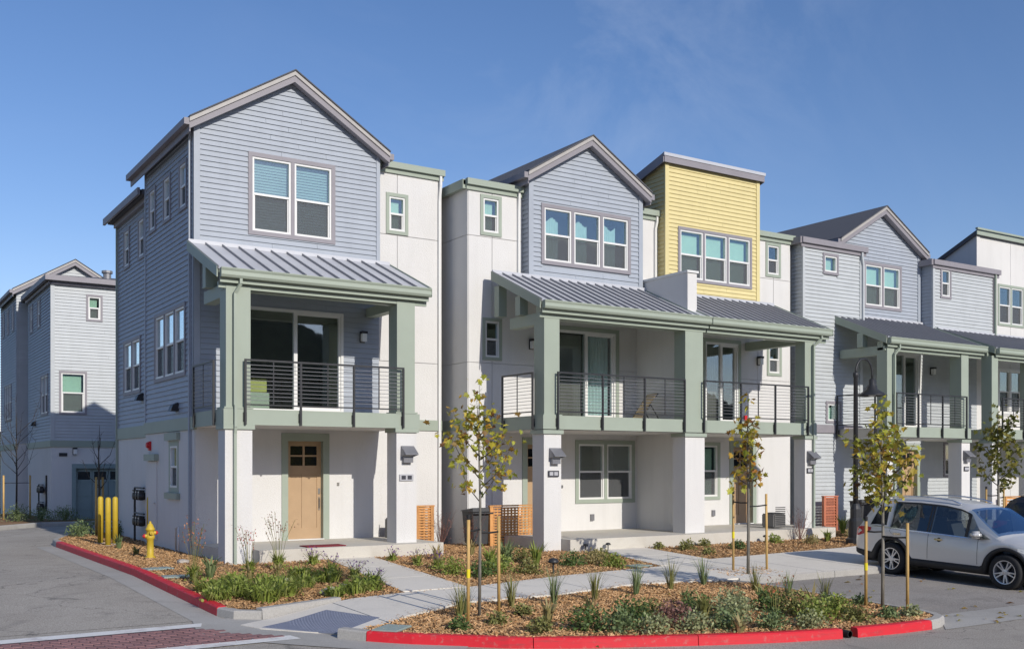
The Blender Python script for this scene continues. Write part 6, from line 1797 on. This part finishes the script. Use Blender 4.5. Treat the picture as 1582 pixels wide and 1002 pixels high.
# ---- low planting
def blades(mb, r, n, h, spread, w=0.012, droop=0.4, base=0.05):
    for k in range(n):
        az = r.uniform(0, 2 * PI); L = h * r.uniform(.6, 1.1); s = spread * r.uniform(.2, 1.0)
        d = Vector((math.cos(az), math.sin(az), 0)); px = Vector((-d.y, d.x, 0)) * w * r.uniform(.7, 1.3)
        p0 = d * base * r.random(); p1 = p0 + d * s * .35 + Vector((0, 0, L * .55)); p2 = p0 + d * s + Vector((0, 0, L * (1 - droop * r.random())))
        mb.add([p0 - px, p0 + px, p1 + px * .8, p1 - px * .8, p2], [(0, 1, 2, 3), (3, 2, 4)])
def leaves(mb, r, n, rx, h, ls, dome=True):
    for k in range(n):
        az = r.uniform(0, 2 * PI); el = math.asin(r.random() ** .8); q = r.uniform(.45, 1.05)
        bump_ = 1 + 0.25 * math.sin(az * 3 + n) * math.cos(el * 2)
        p = Vector((math.cos(az) * math.cos(el) * rx * q * bump_, math.sin(az) * math.cos(el) * rx * q * bump_, math.sin(el) * h * q))
        a = Vector((r.gauss(0, 1), r.gauss(0, 1), r.gauss(.4, .8))).normalized() * ls * r.uniform(.6, 1.3)
        b = a.cross(Vector((r.gauss(0, 1), r.gauss(0, 1), r.gauss(0, 1)))).normalized() * ls * .32
        mb.add([p, p + a * .5 + b, p + a, p + a * .5 - b], [(0, 1, 2), (0, 2, 3)])
def stalks(st, fl, r, n, h, spread, fs, fn=6, curve=0.3):
    for k in range(n):
        az = r.uniform(0, 2 * PI); L = h * r.uniform(.7, 1.1); d = Vector((math.cos(az), math.sin(az), 0)); s = spread * r.uniform(.2, 1)
        p0 = d * .03; p1 = p0 + d * s * .4 + Vector((0, 0, L * .6)); p2 = p0 + d * s + Vector((0, 0, L))
        st.tube([p0, p1, p2], 0.004, 4, cap=False)
        for j in range(fn):
            p = p1.lerp(p2, r.uniform(.4, 1.05)) + Vector((r.gauss(0, 1), r.gauss(0, 1), r.gauss(0, 1))) * fs * .9
            a = Vector((r.gauss(0, 1), r.gauss(0, 1), r.gauss(0, 1))).normalized() * fs; b = a.cross(Vector((0, .3, 1))).normalized() * fs * .5
            fl.add([p - a * .5, p + b * .5, p + a * .5, p - b * .5], [(0, 1, 2, 3)])
seedc = [100]
GROUPS = {'grass_clump': 'fresh green grass clumps in the corner bed', 'flowering_plant': 'flowering plants in the beds', 'shrub': 'low shrubs in the beds', 'reed_tuft': 'wispy reed tufts along the pavement', 'twig_shrub': 'bare twiggy shrubs by the walls', 'spiky_plant': 'spiky plants in the beds'}
def plant(kind, label, x, y, size=1.0, foliage='deep', flower=None, z=None):
    seedc[0] += 1; r = random.Random(seedc[0])
    t = thing(kind, label, 'plant', (x, y, (g(y) if z is None else z) - 0.03), group=GROUPS[kind])
    mb = MB()
    if kind == 'grass_clump':
        blades(mb, r, int(200 * size), 0.36 * size, 0.36 * size, 0.013, 0.8, 0.24 * size); leaves(mb, r, int(120 * size), 0.33 * size, 0.27 * size, 0.085)
    elif kind == 'reed_tuft':
        blades(mb, r, int(46 * size), 0.62 * size, 0.30 * size, 0.006, 0.15, 0.05); blades(mb, r, 26, 0.28 * size, 0.10, 0.010, 0.3, 0.05)
    elif kind == 'spiky_plant':
        blades(mb, r, int(34 * size), 0.55 * size, 0.34 * size, 0.026, 0.35, 0.05)
    elif kind == 'shrub':
        leaves(mb, r, int(460 * size), 0.33 * size, 0.36 * size, 0.058)
        blades(mb, r, int(30 * size), 0.36 * size, 0.25 * size, 0.008, 0.3, 0.1)
    elif kind == 'twig_shrub':
        st = MB()
        for k in range(int(26 * size)):
            az = r.uniform(0, 2 * PI); d = Vector((math.cos(az), math.sin(az), 0)); L = 0.9 * size * r.uniform(.5, 1.1); s = .45 * size * r.random()
            p1 = d * s * .5 + Vector((0, 0, L * .5)); p2 = d * s + Vector((0, 0, L))
            st.tube([(0, 0, 0), p1, p2], [.008, .005, .002], 4, cap=False)
            for j in range(3):
                p = p1.lerp(p2, r.random()); st.tube([p, p + Vector((r.uniform(-.15, .15), r.uniform(-.15, .15), r.uniform(.05, .2)))], [.003, .001], 3, cap=False)
        st.build('stems', 'twig_red', t, local=True, kind='stuff', fix=False)
        leaves(mb, r, int(90 * size), 0.36 * size, 0.9 * size, 0.04)
    elif kind == 'flowering_plant':
        blades(mb, r, int(60 * size), 0.34 * size, 0.24 * size, 0.016, 0.4, 0.06); leaves(mb, r, int(70 * size), 0.2 * size, 0.22 * size, 0.06)
        st, fl = MB(), MB()
        tall = flower in ('coral_flower', 'seed', 'red_flower')
        stalks(st, fl, r, int((10 if tall else 14) * size), (0.88 if tall else 0.42) * size, 0.26 * size, 0.05 if tall else 0.05, 11 if tall else 6)
        st.build('stems', 'olive', t, local=True, kind='stuff', fix=False)
        fl.build('flowers', flower, t, local=True, kind='stuff', fix=False)
    mb.build('foliage', foliage, t, local=True, kind='stuff', fix=False)
    return t

GC_ = [(-1.68, -7.2, 1.0, 'at the outer end near the red kerb'), (-1.25, -6.85, 1.15, 'behind the outermost one'), (-1.05, -7.6, 1.1, 'second along the concrete edge'), (-0.56, -7.2, 1.2, 'in the middle of the bed corner'), (0.12, -6.4, 1.15, 'behind the pale flat stone'), (0.15, -7.75, 0.9, 'in front of the pale flat stone'), (0.62, -7.5, 1.05, 'right of the pale flat stone'), (-1.0, -5.9, 1.1, 'below the coral flowers'), (0.5, -5.3, 1.15, 'nearest the porch, left one'), (0.8, -5.9, 1.1, 'nearest the porch, right one'), (1.0, -7.2, 0.95, 'at the path end of the row'), (-0.5, -6.3, 1.0, 'between the back ones'), (-1.55, -6.2, 0.95, 'farthest up the alley')]
for x, y, s, w in GC_: plant('grass_clump', 'fresh green grass clump ' + w + ' in the corner bed', x, y, s * (0.72 + 0.38 * ((x * 7.3 + y * 3.1) % 1)), 'fresh')
plant('flowering_plant', 'tall coral flowered plant by the alley wall corner', -1.38, -4.75, 1.15, 'fresh', 'coral_flower')
plant('spiky_plant', 'upright grey green spiky plant beside the coral flowers', -1.0, -4.5, 1.0, 'bluegreen')
plant('flowering_plant', 'low plant with brick red blooms at the foot of the corner pier', -0.05, -3.95, 0.95, 'fresh', 'red_flower')
plant('flowering_plant', 'tall plant with tan seed heads left of the tan front door', 0.62, -3.75, 1.25, 'fresh', 'seed')
for x, y, s, w in ((1.55, -3.35, .9, 'at the top of the first path, left side'), (1.45, -4.6, .8, 'halfway down the left side of the first path'), (1.45, -5.7, .8, 'third down the left side of the first path'), (1.45, -6.6, .7, 'lowest on the left side of the first path'), (3.4, -3.4, .7, 'at the top of the first path, right side'), (3.5, -4.4, .85, 'second down the right side of the first path'), (3.55, -5.2, .9, 'third down the right side of the first path')):
    plant('flowering_plant', 'purple flowered plant ' + w, x, y, s, 'fresh', 'purple')
SB_ = [(3.45, -6.0, 1.0, 'fresh', 'light green shrub lowest on the path edge of the middle bed'), (3.75, -6.65, 1.0, 'deep', 'dark green shrub at the lower point of the middle bed'), (4.3, -6.4, 1.1, 'fresh', 'light green shrub behind the trunk of the nearest tree'), (4.9, -6.6, .9, 'olive', 'olive shrub left of the mushroom path light'), (5.97, -4.8, 1.0, 'olive', 'olive shrub in the upper part of the middle bed'), (6.5, -5.9, 1.0, 'deep', 'dark shrub right of the mushroom path light'), (7.1, -5.9, 1.0, 'straw', 'straw coloured shrub near the second path'), (7.6, -5.5, .9, 'olive', 'olive shrub on the second path edge'), (7.2, -6.5, .9, 'fresh', 'light green shrub at the right point of the middle bed')]
for x, y, s, f, lb in SB_: plant('shrub', lb, x, y, s, f)
plant('spiky_plant', 'large blue green spiky plant in the middle bed', 5.1, -5.4, 1.35, 'bluegreen')
plant('spiky_plant', 'fresh green spiky plant left of the large blue green one', 4.6, -5.6, 1.1, 'fresh')
plant('spiky_plant', 'fresh green spiky plant right of the large blue green one', 5.75, -5.6, 1.1, 'fresh')
plant('spiky_plant', 'straw coloured tuft below the narrow cedar screen', 4.4, -3.6, .75, 'straw')
plant('spiky_plant', 'straw coloured tuft below the red twiggy shrubs', 5.6, -3.1, .8, 'straw')
plant('twig_shrub', 'red brown twiggy shrub in the gap, left one', 5.95, -1.0, 1.1, 'twig_red')
plant('twig_shrub', 'red brown twiggy shrub in the gap, right one', 6.75, -1.2, 1.0, 'twig_red')
plant('twig_shrub', 'twiggy tan shrub in front of the yellow townhouse door', 16.1, -3.75, .95, 'twig_red')
for i, (x, y, s, w) in enumerate(((1.05, -10.45, 1.0, 'beside the left stake of the nearest tree'), (1.25, -10.3, .9, 'behind the trunk of the nearest tree'), (2.23, -10.1, 1.05, 'right of the nearest tree stakes'), (3.06, -10.1, 1.05, 'second from the nearest tree'), (3.92, -10.1, 1.05, 'third from the nearest tree'), (5.04, -9.85, 1.1, 'fourth from the nearest tree'), (5.99, -9.7, 1.1, 'fifth from the nearest tree'), (7.0, -9.5, 1.05, 'sixth from the nearest tree'), (7.35, -10.5, .9, 'near the back kerb of the corner bed'), (7.29, -11.37, .8, 'farther along the bay kerb'), (7.58, -11.94, .8, 'closest to the bushy plane tree'))):
    plant('reed_tuft', 'wispy reed tuft ' + w, x, y, s * 1.05, 'bluegreen' if i % 2 else 'olive')
FR = [(1.4, -12.15, .6, 'olive', 'small olive shrub at the left of the street bed'), (2.08, -12.3, 1.0, 'deep', 'rounded dark shrub, leftmost large one behind the red kerb'), (2.45, -12.65, .9, 'bluegreen', 'blue green shrub right of the rounded dark one'), (2.9, -12.3, 1.2, 'deep', 'tall dark shrub in the left half of the street bed'), (3.5, -12.0, .9, 'olive', 'olive shrub behind the middle of the street bed'), (2.85, -12.95, .8, 'silver', 'silver shrub at the kerb below the tall dark one'), (3.6, -12.5, 1.0, 'twig_red', 'brownish shrub in the middle of the street bed'), (3.45, -13.1, .8, 'silver', 'silver shrub at the kerb in the middle'), (4.5, -11.95, .95, 'deep', 'dark shrub at the back of the street bed centre'), (4.0, -13.2, .85, 'bluegreen', 'blue green shrub at the kerb right of centre'), (5.2, -12.1, 1.05, 'silver', 'pale silver shrub at the back right of the street bed'), (4.5, -12.8, 1.15, 'silver', 'large silver shrub right of centre in the street bed'), (5.85, -12.3, 1.0, 'deep', 'dark bushy shrub left of the bushy plane tree'), (4.6, -13.5, .75, 'bluegreen', 'small blue green shrub at the kerb, right part'), (5.9, -12.8, 1.1, 'olive', 'olive shrub in front of the dark bushy one'), (5.75, -13.3, 1.0, 'fresh', 'light green shrub near the drain gap'), (5.2, -13.7, .75, 'silver', 'silver shrub just left of the drain gap'), (6.5, -13.1, .95, 'fresh', 'light green shrub right of the drain gap'), (6.3, -13.65, .7, 'olive', 'olive shrub at the kerb right of the drain gap'), (2.0, -10.8, .5, 'olive', 'tiny olive shrub near the right stake'), (1.2, -11.3, .5, 'olive', 'tiny olive shrub below the nearest tree'), (0.5, -11.4, .5, 'deep', 'tiny dark shrub near the tip of the street bed'), (7.2, -12.3, .5, 'bluegreen', 'small blue green shrub left of the plane tree stake'), (7.0, -13.7, .55, 'bluegreen', 'small blue green shrub under the bushy plane tree'), (7.75, -12.55, .45, 'bluegreen', 'small blue green shrub at the bay kerb'), (7.5, -13.75, .5, 'silver', 'small silver shrub by the rounded kerb end')]
for x, y, s, f, lb in FR: plant('shrub', lb, x, y, s * 1.05, f)
plant('flowering_plant', 'shrub with dry orange flower heads in the street bed', 5.25, -12.95, .8, 'deep', 'coral_flower')
RB = [(10.7, -3.9, .5, 'olive', 'small olive shrub at the left of the right bed'), (11.2, -4.4, .8, 'olive', 'olive shrub right of the second path'), (12.3, -3.9, .55, 'olive', 'small olive shrub before the shared pier'), (11.0, -5.4, .5, 'olive', 'small olive shrub near the pavement by the second path'), (12.6, -4.8, .7, 'deep', 'dark shrub in the middle of the right bed'), (14.8, -4.0, .7, 'fresh', 'light green shrub before the yellow house slab'), (15.6, -4.6, .75, 'straw', 'straw coloured shrub near the amber tree stakes'), (18.5, -3.6, .75, 'straw', 'straw coloured shrub before the last pier of the yellow house')]
for x, y, s, f, lb in RB: plant('shrub', lb, x, y, s, f)
plant('spiky_plant', 'fresh green spiky plant before the yellow townhouse porch', 16.6, -4.3, .8, 'fresh')
plant('spiky_plant', 'green spiky plant left of the reddish lattice screen', 19.3, -2.6, 1.2, 'fresh')
plant('spiky_plant', 'straw coloured tuft in front of the reddish lattice screen', 17.6, -4.4, .9, 'straw')
plant('shrub', 'bushy green plant left of the street lamp base', 19.9, -3.0, 1.3, 'deep')
plant('spiky_plant', 'grey green spiky tuft by the bollard nearest the alley', -1.0, 3.2, .8, 'bluegreen')
plant('spiky_plant', 'low green tuft behind the hydrant', -1.1, 0.9, .5, 'olive')
for x, y, s, lb in ((-0.6, 9.6, 1.4, 'dark bushy plant under the bare tree by the bollards'), (-1.0, 8.4, 1.3, 'dark bushy plant at the alley end of the side bed'), (0.1, 8.2, 1.3, 'dark bushy plant near the side wall behind the bollards'), (-1.2, 19.2, 1.8, 'dark plant at the foot of the far court house, left'), (-0.4, 19.0, 1.5, 'dark plant at the foot of the far court house, middle'), (0.4, 18.9, 1.6, 'dark plant left of the garage door')):
    plant('shrub', lb, x, y, s, 'bluegreen')

DRY = [(1.9, -11.6, .8, 'straw', 'straw tuft below the nearest tree in the street bed'), (3.0, -11.2, .7, 'straw', 'straw tuft behind the tall dark shrub of the street bed'), (4.2, -12.5, .9, 'olive', 'olive tuft in the middle of the street bed'), (5.0, -11.2, .7, 'straw', 'straw tuft below the fourth reed tuft'), (6.4, -11.6, .8, 'olive', 'olive tuft in the upper right of the street bed'), (6.6, -12.5, .9, 'straw', 'straw tuft left of the bushy plane tree'), (3.9, -13.55, .6, 'straw', 'straw tuft right behind the red kerb, middle')]
for x, y, s, f, lb in DRY: plant('spiky_plant', lb, x, y, s, f)
DRY2 = [(-0.35, -4.9, .6, 'straw', 'straw tuft between the coral flowers and the pier'), (-1.5, -5.3, .5, 'olive', 'olive tuft by the red kerb of the alley bed'), (0.3, -4.6, .55, 'straw', 'straw tuft before the porch slab of the corner house'), (3.7, -4.9, .6, 'straw', 'straw tuft inside the path edge of the middle bed')]
for x, y, s, f, lb in DRY2: plant('spiky_plant', lb, x, y, s, f)

# wood chips: countless loose flakes over every bed
def inside(poly, x, y):
    c = False; n = len(poly)
    for i in range(n):
        (x1, y1), (x2, y2) = poly[i], poly[i - 1]
        if (y1 > y) != (y2 > y) and x < (x2 - x1) * (y - y1) / (y2 - y1) + x1: c = not c
    return c
def chips(poly, dens, seed, size=0.045):
    r = random.Random(seed)
    xs_ = [p[0] for p in poly]; ys_ = [p[1] for p in poly]
    n = int((max(xs_) - min(xs_)) * (max(ys_) - min(ys_)) * dens)
    mb = MB(); V, F = mb.v, mb.f
    for k in range(n):
        x, y = r.uniform(min(xs_), max(xs_)), r.uniform(min(ys_), max(ys_))
        if not inside(poly, x, y): continue
        z = g(y) - 0.028 + r.random() * 0.022
        a = r.uniform(0, PI); L = size * r.uniform(.5, 1.5); w = size * r.uniform(.2, .5)
        ti = r.uniform(-.5, .5); tj = r.uniform(-.6, .6)
        ca, sa = math.cos(a), math.sin(a)
        i = len(V)
        for u, v in ((-L, -w), (L, -w * .8), (L * .9, w), (-L, w * .9)):
            V.append((x + (u * ca - v * sa) * .5, y + (u * sa + v * ca) * .5, z + u * ti * .5 + v * tj * .5 + 0.012))
        V.append((x, y, z - 0.01))
        F += [(i, i + 1, i + 2, i + 3), (i, i + 1, i + 4), (i + 1, i + 2, i + 4), (i + 2, i + 3, i + 4), (i + 3, i, i + 4)]
    mb.mi = [0] * len(F)
    return mb
for nm, poly, dens, sd, sz in (('wood_chips', BULB, 520, 1, 0.05), ('wood_chips', BED_SIDE, 330, 2, 0.055), ('wood_chips', BED_MID, 330, 3, 0.055), ('wood_chips', BED_RIGHT, 200, 4, 0.065), ('wood_chips', BED_TREE, 330, 5, 0.055)):
    mb = chips(poly, dens, sd, sz)
    o = mb.build(nm, 'chips', fix=False); o['kind'] = 'stuff'

mb = MB(); rr_ = random.Random(5)
for k in range(650):
    if k < 300: x = rr_.uniform(-0.3, 8.0); y = interp(x, [(-0.3, -10.55), (1.75, -9.36), (3.65, -9.33), (5.9, -8.88), (8, -9.2)]) + abs(rr_.gauss(0, .13))
    elif k < 480: x = rr_.uniform(0.2, 8.0); y = interp(x, [(0, -8.2), (1.44, -7.88), (2.75, -7.8), (5.18, -7.25), (8.2, -6.9)]) - abs(rr_.gauss(0, .10))
    else: y = rr_.uniform(-7.6, -2.8); x = interp(-y, [(2.5, 3.29), (7.8, 2.77)]) - abs(rr_.gauss(0, .08)) if k % 2 else interp(-y, [(2.5, 2.23), (7.8, 1.43)]) + abs(rr_.gauss(0, .08))
    z = g(y) + 0.008; a = rr_.uniform(0, 3.14); L = rr_.uniform(.012, .035); w = L * .35
    mb.add([(x - L * math.cos(a), y - L * math.sin(a), z), (x - w * math.sin(a), y + w * math.cos(a), z + .008), (x + L * math.cos(a), y + L * math.sin(a), z + .003), (x + w * math.sin(a), y - w * math.cos(a), z)], [(0, 1, 2, 3)])
o = mb.build('spilled_wood_chips', 'chips', fix=False); o['kind'] = 'stuff'
# fallen leaves on the bay and bed
r = random.Random(77)
mb = MB()
for k in range(70):
    x, y = (r.uniform(8.4, 17), r.uniform(-13.6, -9.3)) if k < 40 else (r.uniform(1, 8), r.uniform(-13.5, -9.6)) if k < 58 else (r.uniform(8.3, 10), r.uniform(-14.6, -13.6))
    z = (groad(y) + 0.012) if x > 8.25 else g(y)
    a = r.uniform(0, 6.28); s = r.uniform(.05, .10)
    mb.add([(x, y, z), (x + s * math.cos(a) + .03 * math.sin(a), y + s * math.sin(a), z + .02), (x + 1.6 * s * math.cos(a), y + 1.6 * s * math.sin(a), z + .008), (x + s * math.cos(a) - .05 * math.sin(a), y + s * math.sin(a) + .05, z + .025)], [(0, 1, 2, 3)])
o = mb.build('fallen_leaves', 'leaf_amber', fix=False); o['kind'] = 'stuff'
